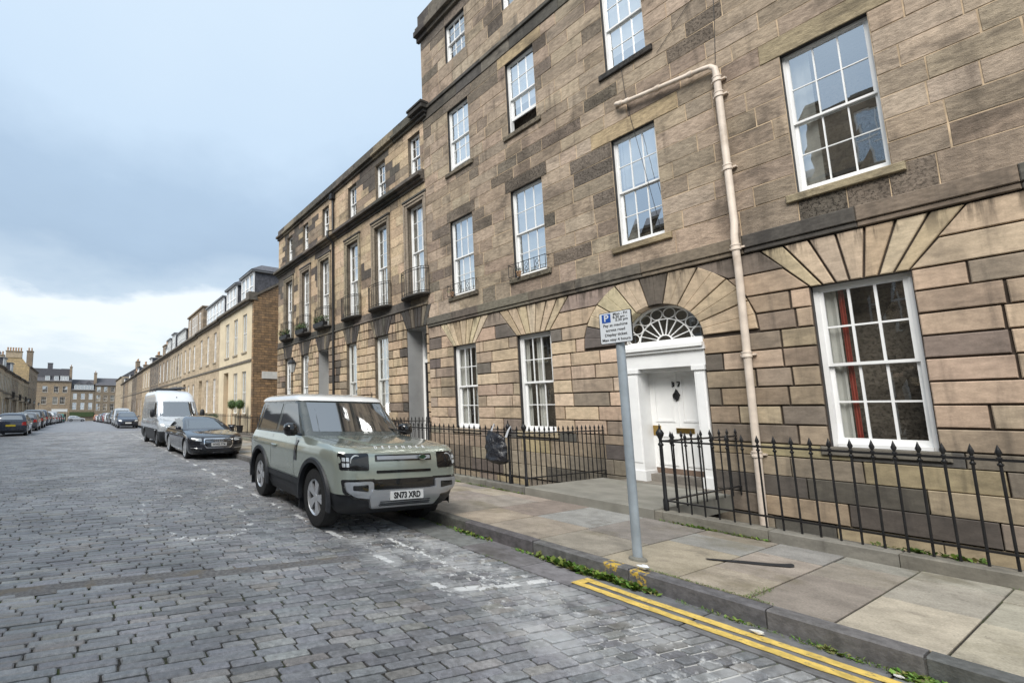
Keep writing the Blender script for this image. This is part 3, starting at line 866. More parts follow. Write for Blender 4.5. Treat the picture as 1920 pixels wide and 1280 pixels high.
# voussoirs round the fanlight
nv = 9
for i in range(nv):
    a0, a1 = math.pi * i / nv, math.pi * (i + 1) / nv
    r0, g = .735, .012
    def pt(a, r): return (DC + r * math.cos(a), min(4.37, DZ + r * math.sin(a)))
    ro = 1.49
    poly = [pt(a0 + g, r0), pt(a0 + g * .6, ro), pt((a0 + a1) / 2, ro), pt(a1 - g * .6, ro), pt(a1 - g, r0), pt((a0 + a1) / 2, r0)]
    mb = MB(); c = vary(pick(PAL_FAN), .10)
    if i == 4: c = (.13, .11, .09)
    if i == 0: c = (.14, .12, .11)
    # six-sided wedge is slightly concave inside: build as two convex halves sharing the joint line
    block(FR, mb, [poly[0], poly[1], poly[2], poly[5]], .05, .010, c, d0=-.28); block(FR, mb, [poly[5], poly[2], poly[3], poly[4]], .05, .010, c, d0=-.28)
    PC.add(mb)
# base courses below the windows and down into the area
for za, zb, d in ((.93, 1.13, .05), (.62, .93, .05), (.30, .62, .075), (-.02, .30, .085), (-.40, -.02, .05), (-.8, -.4, .05), (-1.2, -.8, .05), (-1.6, -1.2, .05), (-2.0, -1.6, .05), (-2.3, -2.0, .05)):
    pal = PAL_BASE if za > .6 or za < -.1 else [(2, (.12, .105, .088)), (2, (.19, .16, .125)), (2, (.30, .245, .185)), (1, (.075, .068, .06)), (1, (.36, .29, .20))]
    rows(FR, PC, za, zb, NB0, NB1, [rect_void(4.03, 5.44, -.5, 1.2)] if za > -.45 else [], (.6, 1.3), pal, d, .008, .006)
# upper walls
LINT = []
vu = [rect_void(*o) for o in f1 + f2 + f3]
def lint(o, ext, h, col, PCx=PU):
    mb = MB(); block_box(FR, mb, o[0] - ext, o[1] + ext, o[3] + .004, o[3] + h - .004, -.02, .016, .005, col); PCx.add(mb)
    vu.append(rect_void(o[0] - ext, o[1] + ext, o[3], o[3] + h))
TAN = (.44, .34, .21)
lint(f1[1], .24, .35, (.33, .27, .175)); lint(f1[2], .42, .35, TAN); lint(f1[3], .15, .35, (.15, .125, .10)); lint(f1[4], .12, .35, (.2, .165, .13)); lint(f1[0], .2, .35, (.22, .18, .14))
lint(f2[3], .24, .33, TAN)
for k in (0, 1, 2, 4): lint(f2[k], .15, .33, (.21, .175, .14))
crit = [(4.70, 5.18, 1), (5.18, 7.63, 7), (7.63, 7.98, 1), (7.98, 9.27, 4), (9.27, 11.42, 6), (11.42, 11.75, 1)]
for za, zb, n in crit:
    for p, q in spread(za, zb, n):
        rows(FR, PU, p, q, NB0, NB1, vu, (.38, 1.05), PAL_UP, .009, .005, .0075, tilt=.004, dj=.003, colf=up_col)
for p, q in spread(12.22, 13.12, 2) + spread(13.12, 14.5, 4):
    rows(FR, PU, p, q, NB0, NB1, vu, (.45, 1.0), PAL_UP, .009, .005, .0075, tilt=.003, colf=up_col)
course(FR, PU, NB0, NB1, 14.5, 14.86, .014, (.8, 1.4), PAL_UP)
# string courses and cornice
course(FR, PD, NB0, NB1, 4.39, 4.70, .10, (1.0, 1.7), PAL_STR, prof=[(4.385, 4.47, .085), (4.47, 4.70, .115)])
course(FR, PD, NB0, NB1, 11.75, 12.22, .06, (1.0, 1.6), PAL_STR, prof=[(11.75, 12.10, .035), (12.10, 12.22, .09)])
course(FR, PD, NB0, NB1 + .1, 14.86, 15.35, .2, (1.2, 1.8), PAL_STR, prof=[(14.86, 15.02, .12), (15.02, 15.22, .26), (15.22, 15.40, .18), (15.40, 15.95, .04)])
# moulded stub of cornice where the neighbour's roof line dies into the wall
mb = MB()
for a, b, d in ((11.86, 11.98, .12), (11.98, 12.10, .22), (12.10, 12.26, .34), (12.26, 12.34, .38)):
    block_box(FR, mb, 11.20 - (d - .12) * .4, 11.72 + (d - .12) * .6, a + .001, b, -.02, d, .01, (.06, .057, .052))
PD.add(mb)
PC.done(); PU.done(); PD.done()

# windows
W_ = {'white': M['white']}
window(FR, nb, *gw[0][:4], gm=M['glass_plain'], rv=.11, nx=3, ny=(2, 2))
window(FR, nb, *gw[1][:4], gm=M['glass_plain'], rv=.09, nx=3, ny=(2, 2), cur=[(.79, .98, M['curtain']), (.71, .77, M['curtain_red'])], st=.045, bar=.028, sill=(M['rust'], .10, .13, .09, (.16, .145, .12)))
window(FR, nb, *gw[2][:4], gm=M['glass_plain'], rv=.09, nx=3, ny=(2, 2), cur=[(.82, 1, M['curtain']), (.40, .60, M['curtain'])], sill=(M['rust'], .10, .13, .09, (.36, .30, .20)))
window(FR, nb, *gw[3][:4], gm=M['glass_plain'], rv=.09, nx=3, ny=(2, 2), cur=[(.60, .95, M['curtain']), (.10, .30, M['curtain'])], sill=(M['rust'], .10, .13, .09, (.33, .27, .2)))
sc = [(.16, .14, .11), (.33, .275, .18), (.34, .27, .17), (.19, .165, .125), (.19, .165, .125)]
for k, o in enumerate(f1):
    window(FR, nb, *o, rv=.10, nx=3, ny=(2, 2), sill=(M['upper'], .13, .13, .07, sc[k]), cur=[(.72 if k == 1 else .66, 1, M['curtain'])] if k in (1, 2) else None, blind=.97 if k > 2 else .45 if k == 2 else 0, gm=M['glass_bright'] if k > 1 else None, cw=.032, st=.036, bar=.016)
for k, o in enumerate(f2):
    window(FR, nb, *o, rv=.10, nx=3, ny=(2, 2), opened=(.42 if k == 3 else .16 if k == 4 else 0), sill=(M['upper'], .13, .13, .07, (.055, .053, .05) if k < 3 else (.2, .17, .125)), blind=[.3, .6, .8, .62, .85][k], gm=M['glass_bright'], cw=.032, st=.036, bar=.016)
for k, o in enumerate(f3):
    window(FR, nb, *o, rv=.10, nx=3, ny=(2, 2), cw=.032, st=.036, bar=.016)

# white doorway
dw = MB(); xo = .02
FR.box(dw, 5.17, 5.432, .262, 2.50, -.40, xo + .03); FR.box(dw, 4.038, 4.20, .262, 2.50, -.40, xo + .03)       # pilasters
FR.box(dw, 5.20, 5.402, .62, 2.36, xo + .028, xo + .042); FR.box(dw, 4.066, 4.172, .62, 2.36, xo + .028, xo + .042)
FR.box(dw, 5.15, 5.45, .262, .46, -.38, xo + .055); FR.box(dw, 4.02, 4.22, .262, .46, -.38, xo + .055)
FR.box(dw, 5.14, 5.45, 2.42, 2.50, -.1, xo + .06); FR.box(dw, 4.02, 4.23, 2.42, 2.50, -.1, xo + .06)
FR.box(dw, 4.01, 5.46, 2.502, 2.80, -.40, xo + .04); FR.box(dw, 3.99, 5.48, 2.80, 2.86, -.40, xo + .09); FR.box(dw, 4.0, 5.47, 2.86, 2.93, -.40, xo + .13); FR.box(dw, 4.02, 5.45, 2.93, 3.03, -.32, xo + .03)
FR.box(dw, 4.20, 5.17, 2.44, 2.502, -.40, -.05)
sur = dw.build('door_surround', M['white'], nb)
sp = MB(); FR.box(sp, 3.95, 5.5, .02, .262, -.5, .34, col=(.2, .18, .15)); FR.box(sp, 4.2, 5.17, .262, .40, -.45, -.10, col=(.21, .19, .165)); sp.build('door_step', M['rust'], nb)
dd = MB(); D0 = -.36
FR.box(dd, 4.20, 5.17, .40, 2.44, D0 - .05, D0)
door = dd.build('door', M['white'], nb)
def leaf(mb, a0, a1, z0, z1):
    for e, d in ((0, .004), (.02, .016), (.045, .006)):
        for (p, q, r, s) in ((a0 + e, a1 - e, z0 + e, z0 + e + .02), (a0 + e, a1 - e, z1 - e - .02, z1 - e), (a0 + e, a0 + e + .02, z0 + e + .02, z1 - e - .02), (a1 - e - .02, a1 - e, z0 + e + .02, z1 - e - .02)):
            FR.box(mb, p, q, r, s, D0 - .002, D0 + d)
pm = MB()
for a0, a1 in ((4.26, 4.63), (4.74, 5.11)):
    leaf(pm, a0, a1, 1.42, 2.34); leaf(pm, a0, a1, .56, 1.18)
FR.box(pm, 4.678, 4.692, .42, 2.42, D0, D0 + .012)
pm.build('door_panel', M['white'], door)
kp = MB(); FR.box(kp, 4.21, 5.16, .41, .52, D0, D0 + .006); kp.build('kick_plate', plain('brown_board', (.17, .12, .09), .6, .15, 8), door)
lb = MB(); FR.box(lb, 4.45, 4.75, 1.22, 1.32, D0, D0 + .014); FR.box(lb, 5.02, 5.16, 1.16, 1.36, D0, D0 + .012); lb.build('letter_plate', M['brass'], door)
kn = MB(); kn.lathe([(.0, 0), (.028, .004), (.03, .02), (.018, .045), (.0, .05)], 'x', FR.P(5.12, 1.66, D0), 12); kn.build('knob', M['ink'], door)
kk = MB(); KP = (4.69, 1.97)
FR.prism(kk, [(KP[0], KP[1] - .13), (KP[0] + .06, KP[1]), (KP[0], KP[1] + .13), (KP[0] - .06, KP[1])][::-1] if False else [(KP[0], KP[1] - .13), (KP[0] + .06, KP[1]), (KP[0], KP[1] + .13), (KP[0] - .06, KP[1])], D0, D0 + .02)
kk.tube([FR.P(KP[0] + .05 * math.sin(a), KP[1] - .02 + .07 * math.cos(a), D0 + .035) for a in [i * math.pi / 6 for i in range(13)]], .010, 6)
kk.build('knocker', M['ink'], door)
tm = text_mesh('number_37', '3 7', .135, M['ink'], .006, .006)
inst('house_number', tm, door, FR.P(4.69, 2.18, D0 + .008), (R(90), 0, R(-90)))
# fanlight
fb_ = MB(); fr_, fd = .70, -.20
def arc(r, n=28, a0=0, a1=math.pi): return [(DC + r * math.cos(a0 + (a1 - a0) * i / n), DZ + r * math.sin(a0 + (a1 - a0) * i / n)) for i in range(n + 1)]
def bar_line(mb, pts, w, d0, d1):
    for (p, q) in zip(pts[:-1], pts[1:]):
        v = Vector((q[0] - p[0], q[1] - p[1])); n = Vector((-v.y, v.x)).normalized() * (w / 2)
        FR.prism(mb, [(p[0] + n.x, p[1] + n.y), (p[0] - n.x, p[1] - n.y), (q[0] - n.x, q[1] - n.y), (q[0] + n.x, q[1] + n.y)], d0, d1)
bar_line(fb_, arc(fr_ + .005), .04, fd - .04, fd + .02)
bar_line(fb_, arc(.455), .016, fd - .02, fd + .008); bar_line(fb_, arc(.13, 12), .022, fd - .02, fd + .010)
FR.box(fb_, 4.03, 5.44, 3.03, 3.075, fd - .04, fd + .02)
for i in range(1, 9):
    a = math.pi * i / 9; bar_line(fb_, [(DC + .13 * math.cos(a), DZ + .13 * math.sin(a)), (DC + .45 * math.cos(a), DZ + .45 * math.sin(a))], .014, fd - .02, fd + .006)
for i in range(8):
    a = math.pi * (i + .5) / 8; c = (DC + .572 * math.cos(a), DZ + .572 * math.sin(a)); r_ = .104
    bar_line(fb_, [(c[0] + r_ * math.cos(k * math.pi / 9), c[1] + r_ * math.sin(k * math.pi / 9)) for k in range(19)], .013, fd - .02, fd + .004)
fl_ = fb_.build('fanlight', M['white'], nb)
gp = MB(); pts = [FR.P(u, z, fd - .012) for u, z in arc(.70)]; gp.face(pts if FR.flip else pts[::-1]); gp.build('pane', M['glass_plain'], fl_)
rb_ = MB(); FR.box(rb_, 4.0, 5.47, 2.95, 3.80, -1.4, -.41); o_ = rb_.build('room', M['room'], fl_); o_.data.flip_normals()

# beige drainpipe
dp = MB(); xw = .11
def pipe(pts, r): dp.tube(pts, r, 14)
P0 = [FR.P(5.12, 8.36, .0), FR.P(5.10, 8.36, .10), FR.P(5.02, 8.31, .13), FR.P(4.90, 8.27, .13), FR.P(3.56, 8.06, .13), FR.P(3.45, 8.03, .13), FR.P(3.385, 7.95, .13), FR.P(3.37, 7.80, .13)]
pipe(P0, [.045] * 7 + [.05])
pipe([FR.P(3.37, 7.80, .13), FR.P(3.36, 4.95, .13), FR.P(3.36, 4.70, .19), FR.P(3.36, 4.36, .19), FR.P(3.37, 4.1, .15), FR.P(3.40, 1.0, .15), FR.P(3.42, -.6, .15), FR.P(3.42, -2.2, .15)], .053)
dpo = dp.build('drainpipe', M['pipe'], nb, 50)
for u, z, d in ((3.37, 7.72, .13), (3.37, 7.42, .13), (3.365, 6.0, .13), (3.36, 4.50, .19), (3.39, 2.62, .15), (3.405, .95, .15)):
    cl = MB(); o = FR.P(u, z, d); cl.lathe([(.052, -.05), (.070, -.05), (.070, -.02), (.063, -.012), (.063, .025), (.070, .03), (.070, .05), (.052, .05)], 'z', o, 16); FR.box(cl, u - .10, u + .10, z - .015, z + .015, 0, d - .05); cl.build('collar', M['pipe'], dpo, 40)
for u, z in ((5.0, 8.30), (4.30, 8.175), (4.86, 8.265), (3.75, 8.09)):
    cl = MB(); o = FR.P(u, z, .13); cl.lathe([(.044, -.035), (.060, -.035), (.060, .035), (.044, .035)], 'y', o, 14); cl.build('collar', M['pipe'], dpo, 40)
# thin wires down the face
for pts in ([(4.98, 9.2), (4.95, 8.6), (4.88, 7.9), (4.70, 6.6), (4.52, 5.3)], [(3.30, 9.9), (3.34, 9.0), (3.40, 8.1)], [(2.95, 10.5), (3.6, 9.7), (4.3, 9.0)]):
    w_ = MB(); w_.tube([FR.P(a, z, .028) for a, z in pts], .005, 5); w_.build('cable', M['blackpipe'], nb)

# small iron guards on two first-floor sills, with pots
def guard(o, z):
    g = MB(); a0, a1 = o[0] - .08, o[1] + .06; d = .16
    for zz in (z + .03, z + .36):
        g.tube([FR.P(a0, zz, .0), FR.P(a0, zz, d), FR.P(a1, zz, d), FR.P(a1, zz, .0)], .009, 5)
    n = 7
    for i in range(n + 1):
        a = a0 + (a1 - a0) * i / n
        g.tube([FR.P(a, z + .03, d), FR.P(a, z + .38, d)], [.008, .008], 5)
        if i < n and i % 2 == 1:
            c = a + (a1 - a0) / n / 2
            for s in (-1, 1):
                g.tube([FR.P(c + s * .045 * math.sin(k * math.pi / 4), z + .06 + .26 * k / 8, d) for k in range(9)], .006, 4)
    go = g.build('window_guard', M['iron'], nb)
    return go
for o in (f1[3], f1[4]):
    guard(o, 5.16)
# ================================================================ platform, copings and railings before number 37
M['slabstone'] = plain('worn_platform_stone', (.225, .215, .185), .9, .18, 2.5, .4, 40, dirt=.35, dcol=(.08, .085, .05))
pf = MB()
slab(pf, [(7.43, 3.72), (WX - .352, 3.72), (WX - .352, 5.86), (7.43, 5.86)], .262, .018, .26, (1, 1, 1))
plat = tag(pf.build('door_platform', M['slabstone']), 'flat stone platform bridging the sunken area to the white door', 'platform')
def coping(ya, yb, label, x0=AW - .01, x1=AW + .24, zt=.25):
    t = thing('area_wall', (AW, (ya + yb) / 2, -2.3), label, 'low wall')
    b = MB(); b.box(x0 + .02, x1 - .02, ya, yb, -2.3, .10, col=(.16, .14, .115)); b.build('retaining_wall', M['upper'], t)
    PCp = Pieces('coping_stone', 'coping_stones', t, M['rust'], limit=120)
    y = ya
    while y < yb - .05:
        L = min(rnd(.9, 1.5), yb - y)
        mb = MB(); slab(mb, [(x0, y + .003), (x1, y + .003), (x1, y + L - .003), (x0, y + L - .003)], zt + rnd(-.003, .003), .014, .16, vary((.205, .195, .165), .14))
        PCp.add(mb); y += L
    PCp.done(); return t
coping(-6.0, 3.715, 'stone coping wall under the railing beside the drainpipe')
coping(5.865, 11.35, 'stone coping wall under the railing with the black bag')
coping(12.75, 24.4, 'stone coping wall before the three-storey balcony house')

bar_me = {}
def bar_mesh(h, fancy=True, r=.0105):
    k = (h, fancy, r)
    if k not in bar_me:
        b = MB(); b.lathe([(r * .95, 0), (r, h - .20)], 'z', n=8, caps=False)
        if fancy:
            b.lathe([(r, h - .20), (r * 1.9, h - .19), (r * 1.9, h - .178), (r, h - .168), (r * .9, h - .135), (r * 1.6, h - .13), (r * 1.6, h - .12), (r * .8, h - .112), (r * 2.1, h - .075), (r * 1.2, h - .04), (.001, h)], 'z', n=8, caps=False)
        else:
            b.lathe([(r, h - .20), (r, h - .06), (.001, h)], 'z', n=6, caps=False)
        bar_me[k] = b.mesh('bar', M['iron'], 40)
    return bar_me[k]
def post_mesh(h):
    k = ('post', h)
    if k not in bar_me:
        b = MB(); b.lathe([(.034, 0), (.034, .16), (.024, .18), (.022, h - .30), (.034, h - .29), (.034, h - .27), (.020, h - .25), (.020, h - .20), (.045, h - .14), (.05, h - .11), (.03, h - .07), (.012, h - .05), (.012, h - .02), (.001, h + .03)], 'z', n=10)
        bar_me[k] = b.mesh('post', M['iron'], 40)
    return bar_me[k]
def railing(pts, label, z=.25, pitch=.152, h=1.12, top=.98, low=None, posts=(), group=None, fancy=True, joined=False, r=.0105, extra=(), pitches=None):
    """pts: corner points (x,y) in plan"""
    t = thing('railing', (pts[0][0], pts[0][1], z), label, 'railing', group)
    rl = MB(); bars = MB() if joined else None
    me = bar_mesh(h, fancy, r)
    for si, (a, b) in enumerate(zip(pts[:-1], pts[1:])):
        if pitches: pitch = pitches[si]
        A, B = Vector((*a, 0)), Vector((*b, 0)); L = (B - A).length; u = (B - A) / L; n = Vector((-u.y, u.x, 0))
        za = z + slope(A.y); zb = z + slope(B.y)
        for zz, hh, ww in [(top, .012, .022)] + [(e, .010, .018) for e in extra] + ([(low, .010, .020)] if low else []):
            q = lambda P, zz_, s, k: P + n * (ww * s) + Z * (zz_ + hh * k)
            rl.hexa([q(A, za + zz, -1, -1), q(B, zb + zz, -1, -1), q(B, zb + zz, 1, -1), q(A, za + zz, 1, -1)], [q(A, za + zz, -1, 1), q(B, zb + zz, -1, 1), q(B, zb + zz, 1, 1), q(A, za + zz, 1, 1)])
        k = max(1, round(L / pitch))
        for i in range(k + 1):
            P = A + u * (L * i / k)
            if any((P.xy - Vector(p)).length < .05 for p in posts): continue
            zz = z + slope(P.y)
            if joined:
                bars.box(P.x - r, P.x + r, P.y - r, P.y + r, zz, zz + h)
            else:
                inst('bar', me, t, (P.x, P.y, zz), (rnd(-.006, .006), rnd(-.006, .006), 0))
    rl.build('rail', M['iron'], t)
    if joined: tag(bars.build('bars', M['iron'], t), kind='stuff')
    for p in posts: inst('post', post_mesh(h + .10), t, (p[0], p[1], z - .01 + slope(p[1])))
    return t
RX = AW + .125
railing([(RX, -4.5), (RX, 3.62), (WX - .1, 3.68)], 'black spearhead railing standing on the coping beside the beige drainpipe', posts=[(RX, 3.62)], low=.14, pitches=(.152, .30))
railing([(WX - .1, 5.92), (RX, 5.92), (RX, 11.3)], 'black spearhead railing with the black bag hung on it', posts=[(RX, 5.92), (RX, 6.28)], low=.14)
# curved stay by the door
# ================================================================ three-storey house with iron balconies
F2 = Fac((WX + .03, 0, 0), (0, 1, 0), (-1, 0, 0))
B0, B1 = 11.43, 24.62
b2 = thing('balcony_house', (WX, 18, 0), 'three-storey brown stone house with bowed iron balconies and rusticated ground floor', 'building')
PAL_B2 = [(4, (.44, .325, .20)), (3, (.38, .28, .18)), (2, (.30, .23, .16)), (1.6, (.17, .14, .11)), (1.2, (.085, .075, .065)), (1, (.50, .38, .235))]
PAL_B2R = [(4, (.47, .355, .23)), (2, (.40, .30, .20)), (2, (.14, .12, .10)), (2.2, (.07, .064, .06)), (1, (.30, .235, .17))]
g2 = [(22.66, 23.48, 1.15, 4.5), (20.50, 21.36, 1.15, 4.5), (15.92, 16.74, 1.15, 4.5), (13.72, 14.60, 1.15, 4.5)]
dr2 = [(18.36, 19.40, .3, 4.5), (11.56, 12.60, .3, 4.5)]
u2 = [(22.56, 23.50, 5.56, 8.98), (20.42, 21.34, 5.56, 8.98), (18.30, 19.22, 5.56, 8.98), (15.74, 16.66, 5.56, 8.98), (13.66, 14.52, 5.56, 8.98), (11.56, 12.42, 5.56, 8.98)]
t2 = [(22.64, 23.34, 10.02, 11.62), (20.58, 21.24, 10.02, 11.62), (18.32, 19.0, 10.02, 11.62), (15.84, 16.54, 10.02, 11.62), (13.72, 14.40, 10.02, 11.62), (11.64, 12.30, 10.02, 11.62)]
wb = MB()
wall_sheet(F2, wb, B0, B1, -2.3, 5.2, [(*o, .25, 1) for o in g2] + [(*o, .75, 3) for o in dr2], m=0)
wall_sheet(F2, wb, B0, B1, 5.2, 12.0, [(*o, .24, 1) for o in u2] + [(*o, .22, 1) for o in t2], m=2)
w2 = wb.build('wall', [M['mortar_dark'], M['upper'], M['mortar'], M['grey_paint']], b2)
at = w2.data.color_attributes.new('tint', 'FLOAT_COLOR', 'CORNER'); at.data.foreach_set('color', [.20, .165, .125, 1] * len(w2.data.loops))
sh = MB(); sh.box(WX + .85, WX + 11, B0, B1, -2.3, 11.9, col=(.30, .235, .16)); sh.box(WX + .04, WX + .85, B1 - .3, B1 - .001, -2.3, 11.9, col=(.30, .235, .16))
sh.box(WX + .04, WX + .85, B0 + .001, B0 + .08, 11.7, 12.0, col=(.2, .165, .125))
sh.build('shell', M['upper'], b2)
rf = MB(); rf.hexa([(WX + .2, B0, 12.0), (WX + 10, B0, 12.0), (WX + 10, B1, 12.0), (WX + .2, B1, 12.0)], [(WX + 4, B0, 13.1), (WX + 6, B0, 13.1), (WX + 6, B1, 13.1), (WX + 4, B1, 13.1)]); rf.build('roof', M['slate'], b2)
PC = Pieces('stone', 'stonework', b2, M['rust'], limit=170); PU = Pieces('ashlar_stone', 'ashlar', b2, M['upper'], limit=130); PD = Pieces('course_stone', 'course_stones', b2, M['dark_stone'], limit=60)
M['b2ash'] = stone('smooth_ashlar', relief=.35, rd=.008, soot=.55, streak=.45, coarse=10)
PU.mat = M['b2ash']
def b2_col(u, z, c):
    k = mathutils.noise.noise(Vector((u * .6, z * .55, 1.7))) + rnd(-.32, .32)
    return vary((.52, .40, .27) if k > .10 else (.44, .335, .225) if k > -.12 else (.27, .21, .155) if k > -.30 else (.105, .09, .077), .11)
vg = [rect_void(*o) for o in g2 + dr2]
for za, zb in spread(.30, 4.5, 13):
    rows(F2, PC, za, zb, B0, B1, vg, (.38, .75), PAL_B2R, .05, .016, .016, colf=b2_col)
for za, zb in spread(4.5, 5.2, 2):
    rows(F2, PC, za, zb, B0, B1, [trap_void((o[0] + o[1]) / 2, o[1] - o[0], o[1] - o[0] + .6, 4.5, 5.2) for o in g2 + dr2], (.38, .7), PAL_B2R, .05, .016, .016, colf=b2_col)
for za, zb in spread(-2.3, .30, 6):
    rows(F2, PC, za, zb, B0, B1, [], (.7, 1.2), [(1, (.08, .075, .07)), (1, (.16, .14, .115))], .06, .01, .008)
for o in g2 + dr2:
    fan(F2, PC, (o[0] + o[1]) / 2, o[1] - o[0], 4.505, 5.2, .6, 7, .055, .016, [(3, (.075, .07, .066)), (2, (.11, .10, .088)), (1, (.2, .17, .13))], .010)
vu = [rect_void(o[0] - .20, o[1] + .20, 5.5, o[3] + .28) for o in u2] + [rect_void(*o) for o in t2]
for za, zb in spread(5.56, 9.26, 10) + spread(9.26, 9.56, 1) + spread(10.02, 11.62, 5) + spread(11.62, 11.9, 1):
    rows(F2, PU, za, zb, B0, B1, vu, (.5, 1.0), PAL_B2, .012, .004, .004, tilt=.001, colf=b2_col)
course(F2, PD, B0, B1, 5.2, 5.55, .05, (.9, 1.5), PAL_STR, prof=[(5.2, 5.27, .09), (5.27, 5.55, .03)])
course(F2, PD, B0, B1 + .12, 9.56, 10.02, .2, (1.2, 1.8), PAL_STR, prof=[(9.56, 9.66, .07), (9.66, 9.76, .18), (9.76, 9.90, .33), (9.90, 10.02, .16)])
course(F2, PD, B0, B1 + .06, 11.9, 12.5, .1, (1.2, 1.8), PAL_STR, prof=[(11.9, 12.02, .10), (12.02, 12.14, .22), (12.14, 12.52, .06)])
# moulded architraves round the first-floor windows
for o in u2:
    mb = MB(); c = vary((.30, .25, .185), .2)
    for e, w, d in ((0, .10, .05), (.10, .08, .085)):
        for a0, a1, z0, z1 in ((o[0] - e - w, o[0] - e, 5.56, o[3] + e), (o[1] + e, o[1] + e + w, 5.56, o[3] + e), (o[0] - e - w, o[1] + e + w, o[3] + e, o[3] + e + w)):
            block_box(F2, mb, a0, a1, z0, z1, -.02, d, .010, c)
    block_box(F2, mb, o[0] - .20, o[1] + .20, o[3] + .20, o[3] + .28, -.02, .11, .012, vary((.08, .075, .068), .2))
    mb.build('architrave', M['b2ash'], b2)
PC.done(); PU.done(); PD.done()
for k, o in enumerate(g2): window(F2, b2, *o, rv=.12, nx=3, ny=(2, 3), sill=(M['rust'], .08, .12, .07, (.16, .14, .11)), cur=[(0, 1, M['curtain'])] if k >= 2 else [(0, .4, M['curtain'])], mt=M['white_old'] if k > 1 else M['white'])
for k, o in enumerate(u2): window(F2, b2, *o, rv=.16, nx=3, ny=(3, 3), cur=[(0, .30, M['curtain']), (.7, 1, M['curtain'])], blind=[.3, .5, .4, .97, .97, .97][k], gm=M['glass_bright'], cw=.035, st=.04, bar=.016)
for k, o in enumerate(t2): window(F2, b2, *o, rv=.14, nx=3 if k > 2 else 2, ny=(2, 2), cw=.035, st=.04, bar=.016)
# doors, far back between grey painted reveals
for k, o in enumerate(dr2):
    f = MB(); d0 = -.68
    F2.box(f, o[0], o[0] + .10, o[2], o[3], d0 - .1, d0); F2.box(f, o[1] - .10, o[1], o[2], o[3], d0 - .1, d0); F2.box(f, o[0] + .1, o[1] - .1, 3.34, 3.46, d0 - .1, d0 + .03); F2.box(f, o[0] + .1, o[1] - .1, o[3] - .08, o[3], d0 - .1, d0)
    c = (o[0] + o[1]) / 2
    for i in range(3):
        z = 3.46 + .16 + i * .32
        f.tube([F2.P(c + .14 * math.sin(a), z + .16 * math.cos(a), d0 + .0) for a in [j * math.pi / 7 for j in range(15)]], .012, 5)
    df = f.build('door_frame', M['white'], b2)
    d = MB(); F2.box(d, o[0] + .1, o[1] - .1, o[2] + .3, 3.34, d0 - .08, d0 - .03)
    for a0, a1 in ((o[0] + .17, c - .03), (c + .03, o[1] - .17)):
        for z0, z1 in ((.75, 1.5), (1.62, 3.2)):
            F2.box(d, a0, a1, z0, z1, d0 - .032, d0 - .018)
    do = d.build('door', M['door_black'] if k else M['white_old'], b2)
    h = MB(); h.lathe([(0, 0), (.03, .005), (.03, .02), (0, .05)], 'x', F2.P(o[1] - .2, 1.75, d0), 10); h.build('handle', M['brass'], do)
    g = MB(); F2.quad(g, [(o[0] + .1, 3.46, d0 - .04), (o[1] - .1, 3.46, d0 - .04), (o[1] - .1, o[3] - .08, d0 - .04), (o[0] + .1, o[3] - .08, d0 - .04)]); g.build('pane', M['glass'], df)
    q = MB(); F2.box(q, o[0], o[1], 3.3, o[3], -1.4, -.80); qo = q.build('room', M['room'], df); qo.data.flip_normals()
# bowed balconies
M['plant'] = None
def balcony(o):
    c, hw = (o[0] + o[1]) / 2, (o[1] - o[0]) / 2 + .27
    def bow(t, r=1.0): return (c + hw * r * math.cos(t), .05 + .36 * r * math.sin(t) ** .8 if math.sin(t) > 0 else .06)
    ts = [math.pi * i / 14 for i in range(15)]
    fl = MB(); top = [F2.P(*((lambda q: (q[0], 5.60, q[1]))(bow(t)))) for t in ts]; bot = [F2.P(*((lambda q: (q[0], 5.545, q[1]))(bow(t)))) for t in ts]
    low = [F2.P(*((lambda q: (q[0], 5.49, q[1]))(bow(t, .80)))) for t in ts]
    fl.grid([low, bot, top], col=(.07, .065, .06)); n = len(ts)
    fl.cap(range(2 * n, 3 * n), (.07, .065, .06)); fl.cap(range(n - 1, -1, -1), (.07, .065, .06))
    bo = fl.build('balcony', M['dark_stone'], b2); recalc(bo.data)
    for zz in (5.66, 6.42, 6.50):
        r = MB(); r.tube([F2.P(bow(t, .95)[0], zz, bow(t, .95)[1]) for t in ts], .012, 5); r.build('balcony_rail', M['iron'], bo)
    for i in range(15):
        t = math.pi * i / 14; a, d = bow(t, .95)
        q = MB(); q.tube([F2.P(a, 5.6, d), F2.P(a, 6.5, d)], .009, 5); q.build('baluster', M['iron'], bo)
    return bo
bals = [balcony(o) for o in u2]
# black downpipe with hopper
dp = MB(); dp.tube([F2.P(17.78, 11.9, .10), F2.P(17.78, 10.1, .10), F2.P(17.78, 9.98, .40), F2.P(17.78, 9.7, .40), F2.P(17.78, 9.5, .10), F2.P(17.78, 5.3, .11), F2.P(17.78, -2, .11)], .055, 10)
F2.box(dp, 17.66, 17.90, 11.62, 11.88, .02, .24)
dp.build('downpipe', M['blackpipe'], b2, 40)
# platforms, stairs rail and gate guard at its doors
for k, o in enumerate(dr2):
    p = MB(); p.box(AW + .02, WX - .055, o[0] - .16, o[1] + .16, .02, .34); tag(p.build('door_platform', M['slabstone']), ['stone platform leading to the pale door with the lantern', 'stone platform leading to the black door by the wall spikes'][k], 'platform')
railing([(RX, 11.42), (WX - .12, 11.38)], 'black railing along the near side of the black door platform', z=.34, low=.14)
railing([(WX - .12, 12.86), (RX, 12.86), (RX, 18.1)], 'black railing running from the black door past the tall white windows', posts=[(RX, 12.86)], low=.14)
railing([(RX, 19.6), (RX, 24.4), (WX - .1, 24.4)], 'black railing under the lantern at the end of the balcony house', posts=[(RX, 19.6)], low=.14, fancy=False)
